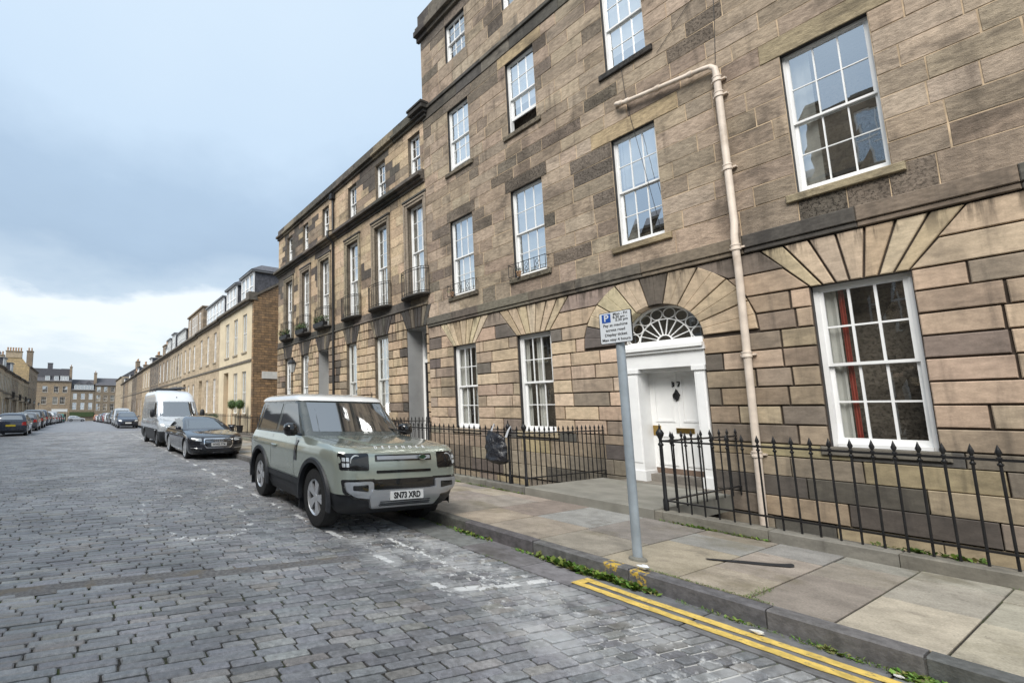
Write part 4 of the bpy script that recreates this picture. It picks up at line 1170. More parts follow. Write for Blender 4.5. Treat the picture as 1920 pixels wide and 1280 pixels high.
# raised guard with a fan of spikes beside the steps
gd = thing('spike_guard', (8.9, 12.95, .34), 'black iron fan of spikes above the railing by the black door', 'guard')
c = Vector((8.9, 12.95, 1.45)); gm = MB()
for i in range(8):
    a = math.pi / 2 * i / 7; d = Vector((-math.cos(a), 0, math.sin(a)))
    gm.tube([c + d * .1, c + d * .78], [.010, .007], 5)
gm.tube([c + Vector((-math.cos(math.pi / 2 * i / 10), 0, math.sin(math.pi / 2 * i / 10))) * .66 for i in range(11)], .012, 5)
gm.tube([c, c + Z * .8], .016, 6); gm.tube([c - Z * 1.1, c], .016, 6); gm.tube([c, c + Vector((-.8, 0, 0))], .014, 6)
gm.build('spikes', M['iron'], gd)
# lantern on a stem by the far door
def lantern(loc, label, h=2.6, group=None):
    t = thing('lamp_post', loc, label, 'lamp', group); x, y, z = loc
    b = MB(); b.lathe([(.05, 0), (.05, .12), (.025, .16), (.022, h), (.04, h + .02), (.03, h + .06)], 'z', loc, 8); b.build('stem', M['iron'], t, 40)
    g = MB(); g.lathe([(.09, h + .06), (.17, h + .40)], 'z', loc, 6, caps=False); g.build('lamp_glass', mat('lantern_glass', (.55, .56, .55), .1), t)
    c = MB(); c.lathe([(.20, h + .40), (.20, h + .43), (.10, h + .56), (.05, h + .58), (.05, h + .63), (.01, h + .68)], 'z', loc, 6)
    for i in range(6):
        a = 2 * math.pi * i / 6; c.tube([(x + .09 * math.cos(a), y + .09 * math.sin(a), z + h + .06), (x + .175 * math.cos(a), y + .175 * math.sin(a), z + h + .41)], .008, 4)
    c.build('lamp_cap', M['iron'], t)
    return t
lantern((RX, 16.69, .25), 'black lantern on a slim stem standing in the railing of the balcony house', 2.87)
# ================================================================ terraces and houses further off
def housemat(name, c1, c2, mo, bw=.9, bh=.34, axes=(1, 2), **kw): return brick_mat(name, c1, c2, mo, bw, bh, axes, .85, .007, .18, .004, **kw)
M['cream'] = plain('cream_painted_front', (.60, .51, .36), .8, .09, 1.2, .2, 30, dirt=.12, dcol=(.25, .18, .1))
M['tan'] = housemat('tan_ashlar', (.45, .36, .25), (.375, .30, .21), (.22, .18, .13))
M['brown'] = housemat('brown_ashlar', (.30, .235, .165), (.22, .175, .13), (.12, .10, .08))
M['sooty'] = housemat('sooty_ashlar', (.20, .165, .13), (.12, .105, .09), (.07, .06, .05))
M['buff'] = housemat('buff_ashlar', (.41, .335, .24), (.31, .26, .19), (.15, .125, .095))
M['end1'] = housemat('end_ashlar', (.27, .215, .15), (.20, .165, .125), (.10, .085, .07), axes=(0, 2))
M['end2'] = housemat('end_ashlar_tan', (.34, .26, .17), (.24, .19, .14), (.11, .09, .07), axes=(0, 2))
M['gable_y'] = housemat('yellow_gable', (.50, .37, .20), (.40, .30, .18), (.2, .16, .1), axes=(0, 2))
m = mat('rubble_gable', rough=.9); t = NT(m); s = t.sepz()
cb = t.n.new('ShaderNodeCombineXYZ'); t.l.new(t.math('ADD', s[0], t.math('MULTIPLY', t.noise(1.2, 2), .25)), cb.inputs[0]); t.l.new(t.math('ADD', s[2], t.math('MULTIPLY', t.noise(1.7, 2), .10)), cb.inputs[1])
b = t.n.new('ShaderNodeTexBrick'); t.l.new(cb.outputs[0], b.inputs['Vector']); b.inputs['Scale'].default_value = 1
b.inputs['Color1'].default_value = (.36, .225, .115, 1); b.inputs['Color2'].default_value = (.21, .14, .085, 1); b.inputs['Mortar'].default_value = (.10, .075, .05, 1)
b.inputs['Brick Width'].default_value = .52; b.inputs['Row Height'].default_value = .17; b.inputs['Mortar Size'].default_value = .014; b.inputs['Bias'].default_value = .1
c = t.bright(b.outputs[0], t.ramp(t.noise(3, 6, .65), .25, .75, .65, 1.35)); c = t.mix(t.ramp(t.noise(.8, 5, .65), .52, .7, 0, .55), c, (.07, .055, .04)); t.col(c)
t.bump(t.math('SUBTRACT', t.noise(9, 4), b.outputs['Fac']), .9, .03); M['rubble'] = m
M['dark_pane'] = None
M['sash_grey'] = plain('grey_white_sash', (.60, .61, .60), .5, .06, 3)

def far_window(F, parent, a0, a1, z0, z1, rv=.09, nx=2, ny=2, mt=None, sill=True, blind=False):
    mt = mt or M['white']; f = MB(); w = .07
    F.box(f, a0, a0 + w, z0, z1, -rv - .06, -rv); F.box(f, a1 - w, a1, z0, z1, -rv - .06, -rv)
    zm = (z0 + z1) / 2
    for p, q in ((z0, z0 + w), (zm - .03, zm + .03), (z1 - w, z1)): F.box(f, a0 + w, a1 - w, p, q, -rv - .06, -rv - .002)
    for i in range(1, nx): c = a0 + (a1 - a0) * i / nx; F.box(f, c - .015, c + .015, z0 + w, z1 - w, -rv - .05, -rv - .004)
    wo = f.build('window', mt, parent)
    for p, q in ((z0 + w, zm - .03), (zm + .03, z1 - w)): pane_mesh(F, a0 + w, a1 - w, p, q, -rv - .03, .004).build('pane', M['glass'], wo)
    r = MB(); F.box(r, a0 - .1, a1 + .1, z0 - .05, z1 + .1, -rv - 1.0, -rv - .07); ro = r.build('room', M['curtain'] if blind else M['room'], wo); ro.data.flip_normals()
    if sill: s = MB(); F.box(s, a0 - .1, a1 + .1, z0 - .12, z0 - .002, -rv + .01, .07); s.build('sill', M['end_sill'], wo)
    return wo
M['end_sill'] = plain('sill_stone', (.33, .28, .21), .85, .15, 4)
M['cornice'] = plain('weathered_cornice', (.13, .115, .095), .85, .25, 3, dirt=.3)
def chimney(parent, x0, x1, y0, y1, z0, z1, n, along='y', mt=None):
    c = MB(); c.box(x0, x1, y0, y1, z0, z1); c.box(x0 - .1, x1 + .1, y0 - .1, y1 + .1, z1, z1 + .16)
    co = c.build('chimney', mt or M['brown'], parent)
    for i in range(n):
        t_ = (i + .5) / n; x = (x0 + x1) / 2 if along == 'y' else x0 + (x1 - x0) * t_; y = (y0 + y1) / 2 if along == 'x' else y0 + (y1 - y0) * t_
        p = MB(); p.lathe([(.15, 0), (.13, .55), (.16, .6), (.16, .72), (.12, .74)], 'z', (x, y, z1 + .16), 8); p.build('chimney_pot', M['clay'], co, 40)
    return co
def dormer(F, parent, a0, a1, z0, z1, back=2.6, nx=3, face=-.55, canted=False, mt=None, nw=None):
    """box or canted dormer with white windows, slate cheeks"""
    nw = nw or nx
    d = MB(); F.box(d, a0 + .05, a1 - .05, z0, z1, face - back, face - .12)
    do = d.build('dormer', M['slate'], parent)
    t_ = MB(); F.box(t_, a0 - .12, a1 + .12, z1, z1 + .14, face - back, face + .16); t_.build('dormer_roof', M['lead'], do)
    f = MB(); F.box(f, a0, a1, z0, z0 + .18, face - .12, face); F.box(f, a0, a1, z1 - .14, z1, face - .12, face)
    for i in range(nw + 1):
        c = a0 + (a1 - a0) * i / nw; c0, c1 = max(a0, c - .09), min(a1, c + .09); F.box(f, c0, c1, z0 + .18, z1 - .14, face - .12, face)
    zm = (z0 + z1) / 2
    for i in range(nw):
        F.box(f, a0 + (a1 - a0) * i / nw + .09, a0 + (a1 - a0) * (i + 1) / nw - .09, zm - .035, zm + .035, face - .1, face - .02)
    f.build('dormer_frame', mt or M['white'], do)
    for i in range(nw):
        pane_mesh(F, a0 + (a1 - a0) * i / nw + .08, a0 + (a1 - a0) * (i + 1) / nw - .08, z0 + .17, z1 - .13, face - .06, .004).build('pane', M['glass'], do)
    return do
def house(F, u0, u1, zb, ze, mt, label, rows_, doors=(), roof=2.2, depth=10.0, eave=.35, cat='building', name='terraced_house', group=None, string=None, blinds=.15, rmat=None, wmt=None, sides=True, gutter=True):
    """rows_: list of (z0, z1, [(a0,a1)...], nx)"""
    c = F.P((u0 + u1) / 2, zb)
    h = thing(name, tuple(c), label, cat, group)
    ops = [(a, b, z0, z1) for z0, z1, l, nx in rows_ for a, b in l] + [(a, b, z0, z1, .45) for a, b, z0, z1, k in doors]
    w = MB(); wall_sheet(F, w, u0, u1, zb, ze, ops, rv=.24, m=0, mr=0)
    F.quad(w, [(u0, zb, -depth), (u0, zb, 0), (u0, ze, 0), (u0, ze, -depth)]); F.quad(w, [(u1, zb, 0), (u1, zb, -depth), (u1, ze, -depth), (u1, ze, 0)])
    w.build('wall', mt, h)
    co = MB(); F.box(co, u0 - .001, u1 + .001, ze - .30, ze - .12, .002, .16); F.box(co, u0 - .001, u1 + .001, ze - .12, ze + .04, -.3, eave)
    if string: F.box(co, u0, u1, string, string + .16, .002, .07)
    co.build('cornice', M['cornice'], h)
    r = MB(); A = [F.P(u0, ze + .03, .05), F.P(u1, ze + .03, .05), F.P(u1, ze + roof, -depth / 2), F.P(u0, ze + roof, -depth / 2)]
    r.face(A[::-1] if F.flip else A); B = [F.P(u0, ze + roof, -depth / 2), F.P(u1, ze + roof, -depth / 2), F.P(u1, ze, -depth), F.P(u0, ze, -depth)]; r.face(B[::-1] if F.flip else B)
    for u, s in ((u0, 1), (u1, -1)):
        q = [F.P(u, ze, 0), F.P(u, ze + roof, -depth / 2), F.P(u, ze, -depth)]; r.face(q)
    r.build('roof', rmat or M['slate'], h)
    for z0, z1, l, nx in rows_:
        for a, b in l: far_window(F, h, a, b, z0, z1, nx=nx, blind=rnd(0, 1) < blinds, mt=wmt)
    for a, b, z0, z1, k in doors:
        d = MB(); F.box(d, a + .08, b - .08, z0, z1 - .75, -.45, -.38); F.box(d, a, b, z1 - .75, z1 - .68, -.45, -.34); F.box(d, a, a + .08, z0, z1, -.45, -.36); F.box(d, b - .08, b, z0, z1, -.45, -.36)
        do = d.build('door', {'wood': M['door_wood'], 'black': M['door_black'], 'white': M['white_old']}[k], h)
        pane_mesh(F, a + .08, b - .08, z1 - .68, z1, -.42, 0).build('pane', M['glass'], do)
        q = MB(); F.box(q, a, b, z1 - .75, z1 + .1, -1.2, -.46); qo = q.build('room', M['room'], do); qo.data.flip_normals()
        hk = MB(); hk.lathe([(0, 0), (.03, .01), (0, .05)], 'x', F.P(b - .2, z0 + 1.0, -.36), 8); hk.build('handle', M['brass'], do)
    return h
def bays(u0, u1, n, w, m0=.5): s = (u1 - u0) / n; return [(u0 + s * (i + .5) - w / 2, u0 + s * (i + .5) + w / 2) for i in range(n)]

# --- right-hand terrace beyond the lane
FT = Fac((WX, 0, 0), (0, 1, 0), (-1, 0, 0))
hA = house(FT, 29.3, 37.5, -.3, 9.4, M['cream'], 'cream painted end house with rubble gable and bay dormers', [(5.75, 8.5, [(30.4, 31.35), (32.55, 33.55), (34.75, 35.8)], 2), (1.35, 4.35, [(30.4, 31.35), (32.4, 33.4)], 2)], [(34.75, 36.05, .3, 4.55, 'wood')], string=4.95, wmt=M['sash_grey'], roof=2.9)
g = MB()
gx = [(WX + .005, 0), (WX + .005, 9.4), (WX + 5, 12.3), (WX + 10, 9.4), (WX + 10, 0)]
a = [(x, 29.298, z) for x, z in gx]; g.face(a[::-1]); g.face(a); 
gb = MB(); gb.hexa([(x, 29.0, z) for x, z in gx][::-1], [(x, 29.297, z) for x, z in gx][::-1]); go = gb.build('gable', M['rubble'], hA); recalc(go.data)
sk = MB()
for (xa, za), (xb, zb_) in (((WX - .05, 9.42), (WX + 5, 12.36)), ((WX + 5, 12.36), (WX + 10, 9.42))):
    sk.hexa([(xa, 28.93, za - .05), (xb, 28.93, zb_ - .05), (xb, 29.4, zb_ - .05), (xa, 29.4, za - .05)], [(xa, 28.93, za + .12), (xb, 28.93, zb_ + .12), (xb, 29.4, zb_ + .12), (xa, 29.4, za + .12)])
sk.build('verge', M['cornice'], hA)
bl = MB(); bl.box(WX - .38, WX + .25, 28.95, 29.6, 9.2, 9.75); bl.build('skew_stone', M['cornice'], hA)
# two canted bay dormers
for a0, a1 in ((29.9, 32.6), (33.9, 36.6)):
    dormer(FT, hA, a0, a1, 9.5, 11.5, nx=3, back=3.0, face=-.25)
    pr = MB(); zt = 11.64; q = [(WX + .05, a0 - .15), (WX + 3.2, a0 - .15), (WX + 3.2, a1 + .15), (WX + .05, a1 + .15)]; i = len(pr.v)
    pr.hexa([(x, y, zt) for x, y in q], [(WX + 1.3, (a0 + a1) / 2 - .2, zt + .8), (WX + 3.2, (a0 + a1) / 2 - .2, zt + .8), (WX + 3.2, (a0 + a1) / 2 + .2, zt + .8), (WX + 1.3, (a0 + a1) / 2 + .2, zt + .8)]); pr.build('dormer_hip', M['slate'], hA)
hB = house(FT, 37.5, 45.9, -.3, 9.3, M['tan'], 'tan stone terraced house with wide white box dormer', [(5.75, 8.4, [(38.6, 39.5), (41.2, 42.1), (43.8, 44.7)], 2), (1.35, 4.3, [(38.6, 39.5), (41.2, 42.1)], 2)], [(43.6, 44.9, .3, 4.4, 'white')], string=4.95)
dormer(FT, hB, 38.6, 44.6, 9.45, 11.6, nw=5); chimney(hB, WX + 2.4, WX + 3.3, 44.9, 45.9, 9.6, 12.6, 2)
hC = house(FT, 45.9, 53.6, -.3, 9.2, M['tan'], 'tan stone house with an extra attic storey of stone', [(5.75, 8.3, [(47.0, 47.9), (49.3, 50.2), (51.6, 52.5)], 2), (1.35, 4.2, [(47.0, 47.9), (49.3, 50.2)], 2)], [(51.4, 52.7, .3, 4.4, 'wood')], string=4.95)
at_ = MB(); FT.box(at_, 46.0, 53.4, 9.25, 12.2, -6, -.5); FT.box(at_, 45.9, 53.5, 12.2, 12.35, -6, -.35); ao = at_.build('attic_storey', M['brown'], hC)
FA = Fac((WX + .5, 0, 0), (0, 1, 0), (-1, 0, 0))
for a in (47.0, 48.6, 49.5, 50.4, 52.0): far_window(FA, hC, a, a + .7, 9.7, 11.8, rv=-.02, sill=False)
pal_h = [M['buff'], M['brown'], M['sooty'], M['tan'], M['brown'], M['sooty'], M['buff'], M['brown'], M['sooty'], M['buff']]
lab = ['buff stone house with glazed dormers over pillared windows', 'brown stone house with two tall bay dormers', 'dark sooty house with chimney pots beside a small dormer', 'tan stone house with plain parapet between sooty neighbours',
       'brown stone terraced house with slate roof behind the van', 'blackened terraced house with an iron balcony', 'buff house with a lead-cheeked white dormer', 'brown house with a tiny white dormer and slate roof', 'narrow blackened house near the far tenement', 'buff stone house against the far tall tenement']
edges = [53.6, 62.7, 72, 82, 92.5, 103, 113, 123, 133, 139, 146]
for i in range(10):
    a, b = edges[i], edges[i + 1]; s = slope((a + b) / 2); ze = 9.15 + (.0 if i < 4 else -.05 * (i - 3))
    n = 3 if b - a > 7 else 2
    tri = i in (0, 2, 4, 5, 7)
    up = [(x0 - .15, x1 + .15) for x0, x1 in bays(a, b, n, 1.0)] if not tri else [(x0, x0 + .75) for x0, x1 in bays(a, b, 5, .75)]
    h = house(FT, a, b, s - .4, ze, pal_h[i], lab[i], [(5.5, 8.3, up, 2), (1.3 + s, 4.1 + s * .5, bays(a, b, n, 1.1)[:-1], 2)], [(b - 2.3, b - 1.0, s + .2, 4.2 + s * .5, 'black')], string=4.8, roof=2.0)
    if i == 0: dormer(FT, h, 54.5, 59.5, 9.3, 11.2, nw=6, mt=M['sash_grey'], face=-.4); dormer(FT, h, 60.2, 62.2, 9.3, 11.5, nw=2, mt=M['sash_grey'], face=-.2)
    elif i == 1: dormer(FT, h, 63.4, 66.0, 9.3, 11.2, nw=3, mt=M['sash_grey'], face=-.2); dormer(FT, h, 68.0, 69.6, 9.2, 10.6, nw=1)
    elif i == 2: chimney(h, WX + 1.0, WX + 2.2, 73, 75.5, 9.2, 11.6, 4)
    elif i % 2: dormer(FT, h, a + 3, a + 5.4, ze, ze + 1.6, nw=2)
    else: chimney(h, WX + 2.5, WX + 3.4, a + .2, a + 2.2, ze, ze + 3.0, 4)
hT = house(FT, 146, 171, -3.5, 11.3, M['buff'], 'tall brown tenement closing the right-hand terrace', [(7.6, 9.8, bays(146, 171, 7, 1.2), 2), (3.6, 6.0, bays(146, 171, 7, 1.2), 2), (-.6, 1.9, bays(146, 171, 7, 1.2)[1:], 2)], [(147, 148.6, -2.2, 1.6, 'black')], roof=3.4, name='tenement_house')
chimney(hT, WX + 4, WX + 5, 146.0, 150.0, 13.0, 16.0, 6)
# --- left-hand terrace
FL = Fac((-WX, 0, 0), (0, 1, 0), (1, 0, 0))
left_rows = [(-16, -4, 16.2, 'sooty', 'tall sooty tenement opposite the beige drainpipe'), (-4, 7.2, 16.0, 'brown', 'tall brown tenement opposite the parking sign'), (7.2, 17.5, 12.9, 'buff', 'buff stone house opposite the green off-roader'), (17.5, 27, 10.2, 'tan', 'tan stone house opposite the black saloon'), (27, 37, 9.4, 'brown', 'brown stone house opposite the silver van'),
     (71.5, 78, 7.6, 'tan', 'tan terraced house with pale curtained windows'), (78, 86, 7.4, 'buff', 'buff terraced house with a white box dormer and iron balcony'),
     (86, 95, 7.3, 'brown', 'brown terraced house with a slate-cheeked dormer'), (95, 104, 7.2, 'tan', 'tan terraced house with an iron balcony'), (104, 111, 7.1, 'buff', 'last buff terraced house before the yellow gable')]
for i, (a, b, ze, mk, lb) in enumerate(left_rows):
    s = slope((a + b) / 2); extra = [(5.2, 7.6, bays(a, b, 3, 1.0), 2)] if ze > 9.5 else []
    if ze > 14: extra.append((9.0, 11.4, bays(a, b, 3, 1.0), 2))
    h = house(FL, a, b, s - .4, ze, M[mk], lb, extra + [(ze - 3.1, ze - .9, bays(a, b, 5 if b > 60 else 3, .95), 2), (1.2 + s, 3.6 + s * .7, bays(a, b, 3, 1.1)[:-1], 2)], [(b - 2.5, b - 1.2, s + .15, 3.6 + s * .7, 'black')], string=ze - 3.5, roof=2.4)
    if i in (5, 6, 7): dormer(FL, h, a + 3, a + 5.6, ze, ze + 1.9, nw=2, mt=M['sash_grey'])
    if i % 3 == 1 or i == 0: chimney(h, -WX - 5.3, -WX - 4.3, a + .1, a + 2.6, ze + 1, ze + 4.0, 5, mt=M['tan'])
    if b > 80:
        bb = MB(); c0 = (a + b) / 2
        FL.box(bb, c0 - 1.6, c0 + 1.6, 3.75 + s, 3.85 + s, .0, .9); bo = bb.build('balcony', M['iron'], h)
        for q in range(14): r_ = MB(); r_.tube([FL.P(c0 - 1.55 + 3.1 * q / 13, 3.85 + s, .85), FL.P(c0 - 1.55 + 3.1 * q / 13, 4.8 + s, .85)], .03, 4); r_.build('baluster', M['iron'], bo)
        tr = MB(); FL.box(tr, c0 - 1.6, c0 + 1.6, 4.78 + s, 4.86 + s, .8, .88); tr.build('balcony_rail', M['iron'], bo)
for k, yy in enumerate((84.5, 94.5, 104.5)):
    lantern((-7.6, yy, PV + slope(yy)), ['black lantern on a stem at the buff dormer house', 'black lantern on a stem at the tan balcony house', 'black lantern on a stem before the yellow gable'][k], 3.2)
hL = house(FL, 111.2, 131, -2.6, 10.6, M['brown'], 'tall brown tenement with a yellow gable and wide chimney head', [(7.4, 9.3, bays(111.2, 131, 6, 1.1), 2), (4.0, 6.3, bays(111.2, 131, 6, 1.1), 2), (.3, 2.9, bays(111.2, 131, 6, 1.1), 2)], [(112, 113.3, -1.3, 2.0, 'black')], roof=2.2, name='tenement_house', depth=7)
q = MB(); gx = [(-WX - .01, -2), (-WX - .01, 10.3), (-WX - 1.5, 12.3), (-WX - 4.3, 12.3), (-WX - 7, 10.3), (-WX - 7, -2)]
q.hexa([(x, 111.19, z) for x, z in gx], [(x, 110.9, z) for x, z in gx]); qo = q.build('gable', M['gable_y'], hL); recalc(qo.data)
chimney(hL, -WX - 4.3, -WX - 1.5, 110.8, 112.0, 12.25, 13.5, 6, 'x', M['tan']); chimney(hL, -WX - 1.3, -WX - .2, 117.5, 119.5, 10.8, 14.4, 2, 'x', M['brown'])
chimney(hL, -WX - 6.8, -WX - 4.6, 110.8, 112.0, 11.2, 12.6, 4, 'x', M['tan'])
# --- buildings that close the street
def endblock(x0, x1, ze, zm, mt, label, rws, rooff, name='tenement_house'):
    F = Fac((0, 190, 0), (1, 0, 0), (0, -1, 0))
    return F, house(F, x0, x1, -3.6, ze, mt, label, rws, (), roof=zm, depth=9, name=name, blinds=.35)
F, h1 = endblock(-22, -3.9, 11.7, 4.6, M['end2'], 'brown block closing the street with white dormers in a grey mansard', [(7.6, 9.9, [(-13.0, -11.4), (-9.4, -7.9), (-7.0 + .4, -5.1), (-17, -15.5)], 3), (3.4, 6.0, [(-13.2, -11.6), (-9.6, -8.0), (-7.3, -5.7 + .1), (-17, -15.5)], 3)], 1)
for a0, a1, z0, z1, nw in ((-12.4, -10.9, 12.1, 13.7, 1), (-9.6, -8.1, 12.1, 13.7, 1), (-7.6, -4.8, 12.1, 13.8, 3), (-9.4, -8.0, 14.3, 16.2, 1), (-7.4, -4.9, 14.3, 16.4, 3)):
    dormer(F, h1, a0, a1, z0, z1, nw=nw, face=-.3 if z0 < 14 else -1.6, back=3)
chimney(h1, -12.0, -10.4, 192, 194, 16.0, 18.4, 0, mt=M['slate']); chimney(h1, -4.7, -3.9, 191, 194, 12, 17.2, 2)
m1 = MB(); F.box(m1, -22, -4.0, 11.75, 16.4, -8, -1.4); m1.build('mansard', M['slate'], h1)
aw = MB(); F.box(aw, -9.6, -4.7, -2.9, -.2, .0, .15); a_ = aw.build('shop_front', M['door_black'], h1)
aw = MB(); F.box(aw, -9.7, -4.6, .6, 1.6, .0, .12); aw.build('shop_awning', M['sash_grey'], h1)
for xx in (-9.6, -4.9): c_ = MB(); F.box(c_, xx, xx + .35, -2.9, .6, .0, .2); c_.build('shop_pilaster', M['end_sill'], h1)
ar = MB(); 
for i in range(1): F.prism(ar, [(-13.4, -1.8), (-11.2, -1.8), (-11.2, .1), (-11.7, .8), (-12.9, .8), (-13.4, .1)], -.05, .06)
ar.build('arched_window', M['door_black'], h1)
F, h2 = endblock(-3.8, 4.1, 8.6, 4.2, M['end1'], 'lower brown block with a long glazed attic and twin gablets', [(5.2, 7.4, bays(-3.8, 4.1, 3, 1.3), 3), (1.4, 4.0, bays(-3.8, 4.1, 3, 1.3), 3)], 1)
dormer(F, h2, -2.9, 3.7, 8.8, 10.7, nw=6, mt=M['sash_grey'], face=-.2, back=4)
for c in (-1.2, 2.0):
    q = MB(); q.hexa([(c - 1.5, 190.1, 10.85), (c + 1.5, 190.1, 10.85), (c, 190.1, 12.1)], [(c - 1.5, 194, 10.85), (c + 1.5, 194, 10.85), (c, 194, 12.1)]); qo = q.build('gablet', M['slate'], h2); recalc(qo.data)
chimney(h2, 3.6, 4.6, 191, 194, 11, 15.2, 2)
hd = MB(); F.box(hd, -3.8, 4.1, -1.2, .5, .05, .5); hd.build('hedge_band', plain('ivy_band', (.05, .075, .03), .9, .4, 4), h2)
F, h3 = endblock(4.2, 16.5, 10.6, 3.0, M['end1'], 'plain brown block with white blinds at the end of the street', [(8.1, 10.0, bays(4.2, 11.5, 3, 1.3), 3), (4.6, 6.8, bays(4.2, 11.5, 3, 1.3), 2), (1.0, 3.6, bays(4.2, 11.5, 3, 1.3), 2)], 1)
F, h4 = endblock(-40, -22.2, 11.0, 4.0, M['end2'], 'brown block at the end of the street behind the left tenement', [(7.4, 9.6, bays(-40, -22.2, 5, 1.3), 3), (3.4, 6.0, bays(-40, -22.2, 5, 1.3), 3)], 1)
# railings and clipped trees before the cream house
railing([(WX - .2, 28.7), (8.3, 28.7), (8.3, 37.0)], 'black railing around the front of the cream gable house', z=.15, fancy=False, joined=False, pitch=.17, h=1.25, top=1.1)
railing([(8.3, 39.0), (8.3, 54.0)], 'dark railing before the tan terraced houses', z=.15, fancy=False, joined=True, pitch=.2, h=1.2, top=1.05)
# ================================================================ vehicles
def paint(name, col, metal=.35, rough=.28, coat=1.0, dirt=.55):
    m = mat(name, col, rough, metal, .5, coat); t = NT(m)
    tcn = t.n.new('ShaderNodeTexCoord')
    f = t.ramp(t.noise(5, 5, .6, vec=tcn.outputs['Object']), .35, .7, 0, 1)
    t.rgh(t.ramp(f, 0, 1, rough * .8, rough * 1.4))
    sx = t.n.new('ShaderNodeSeparateXYZ'); t.l.new(tcn.outputs['Object'], sx.inputs[0])
    d = t.math('MULTIPLY', t.ramp(sx.outputs[2], .2, .95, 1, 0), t.ramp(t.noise(3, 6, .65, vec=tcn.outputs['Object']), .35, .75, .0, dirt))
    t.col(t.mix(d, col, (.11, .10, .085))); return m
M['green'] = paint('sage_green_metallic', (.40, .44, .385), .5, .18, dirt=.05)
M['navy'] = paint('black_blue_paint', (.010, .012, .019), .2, .15, dirt=.1)
M['vanwhite'] = paint('van_white', (.64, .67, .70), 0, .35)
M['vansilver'] = paint('van_silver', (.52, .55, .58), .35, .33)
M['roofwhite'] = mat('white_roof_paint', (.80, .80, .79), .25, 0, .5, 1.0)
CARCOL = {k: paint(k + '_car_paint', c, .2, .28) for k, c in dict(black=(.012, .012, .014), blue=(.02, .03, .055), grey=(.10, .105, .115), silver=(.38, .40, .42), white=(.68, .69, .70), red=(.28, .02, .018), teal=(.03, .22, .16), orange=(.55, .20, .04)).items()}
M['cladding'] = plain('black_cladding', (.022, .024, .028), .5, .2, 8, .2, 200)
M['carglass'] = mat('car_glass', (.012, .016, .018), .045, 0, 1.0, 0.0, ior=2.4)
M['tyre'] = plain('tyre_rubber', (.018, .018, .018), .8, .3, 20, .3, 150)
M['alloy'] = mat('alloy_rim', (.62, .63, .65), .32, .7)
M['alloy_dark'] = mat('grey_rim', (.25, .26, .28), .3, .9)
M['chrome'] = mat('chrome', (.75, .76, .78), .10, 1.0)
M['letter'] = mat('silver_lettering', (.78, .79, .80), .35)
M['satin'] = mat('satin_silver', (.50, .52, .55), .38, .75)
M['blackgloss'] = mat('black_gloss', (.008, .008, .009), .08, 0, .5, .5)
M['lens'] = mat('lamp_lens', (.55, .58, .60), .06, .25, .8, 1.0)
M['lens_dark'] = mat('lamp_dark_lens', (.05, .055, .06), .05, 0, .8, 1.0)
M['tail'] = mat('red_tail_lens', (.40, .012, .015), .1, 0, .6, 1.0)
M['plate_w'] = mat('white_number_plate', (.72, .72, .70), .4)
M['plate_y'] = mat('yellow_number_plate', (.62, .46, .03), .4)
M['well'] = mat('wheel_well', (.008, .008, .008), .9)

def loop(L, K=7, nf=8):
    z, xf, xr, hw, rxf, ryf, rxr, ryr = L
    p = []
    for i in range(K): a = math.pi / 2 * i / (K - 1); p.append((xf - rxf + rxf * math.cos(a), hw - ryf + ryf * math.sin(a)))
    x0, x1 = xf - rxf, xr + rxr
    for i in range(1, nf): p.append((x0 + (x1 - x0) * i / nf, hw))
    for i in range(K): a = math.pi / 2 * i / (K - 1); p.append((xr + rxr - rxr * math.sin(a), hw - ryr + ryr * math.cos(a)))
    q = [(x, -y) for x, y in p[::-1]]
    return [(x, y, z) for x, y in p + q]
def cat(levels, sub=3):
    """Catmull-Rom through the levels"""
    out = []; n = len(levels)
    for i in range(n - 1):
        p0, p1, p2, p3 = levels[max(0, i - 1)], levels[i], levels[i + 1], levels[min(n - 1, i + 2)]
        for s in range(sub):
            t = s / sub
            out.append(tuple(.5 * (2 * b + (c - a) * t + (2 * a - 5 * b + 4 * c - d) * t * t + (-a + 3 * b - 3 * c + d) * t ** 3) for a, b, c, d in zip(p0, p1, p2, p3)))
    out.append(tuple(levels[-1])); return out
def lev(rows_, rxf, ryf, rxr=.15, ryr=.25):
    return [(z, xf, xr, hw, min(rxf, .45 * (xf - xr)), min(ryf, hw * .9), min(rxr, .45 * (xf - xr)), min(ryr, hw * .9)) for z, xf, xr, hw in rows_]
def loft(levels, mats, sub=3, cap0=True, smooth=38):
    mb = MB(); ls = cat(levels, sub); rws = [loop(L) for L in ls]; n = len(rws[0])
    i = mb.grid(rws, close=True); mb.cap(range(i + (len(rws) - 1) * n, i + len(rws) * n))
    if cap0: mb.cap(range(i + n - 1, i - 1, -1))
    me = mb.mesh('loft', mats, smooth); recalc(me); return me
def carve(me, wheels, r, hw, well):
    """cut the wheel arches out of a body mesh"""
    o = bpy.data.objects.new('tmp', me); COL.objects.link(o)
    c = MB()
    for x, z in wheels:
        for s in (-1, 1):
            ya, yb = sorted((s * (hw - .40), s * (hw + .3))); c.lathe([(r, ya), (r, yb)], 'y', (x, 0, z), 36)
    cm = c.mesh('cut', [well]); recalc(cm); co = bpy.data.objects.new('cut', cm); COL.objects.link(co)
    md = o.modifiers.new('b', 'BOOLEAN'); md.operation = 'DIFFERENCE'; md.solver = 'EXACT'; md.object = co
    try: md.material_mode = 'TRANSFER'
    except Exception: pass
    dg = bpy.context.evaluated_depsgraph_get(); dg.update()
    new = bpy.data.meshes.new_from_object(o.evaluated_get(dg))
    bpy.data.objects.remove(o); bpy.data.objects.remove(co); bpy.data.meshes.remove(cm)
    new.shade_smooth(); new.set_sharp_from_angle(angle=R(38))
    return new
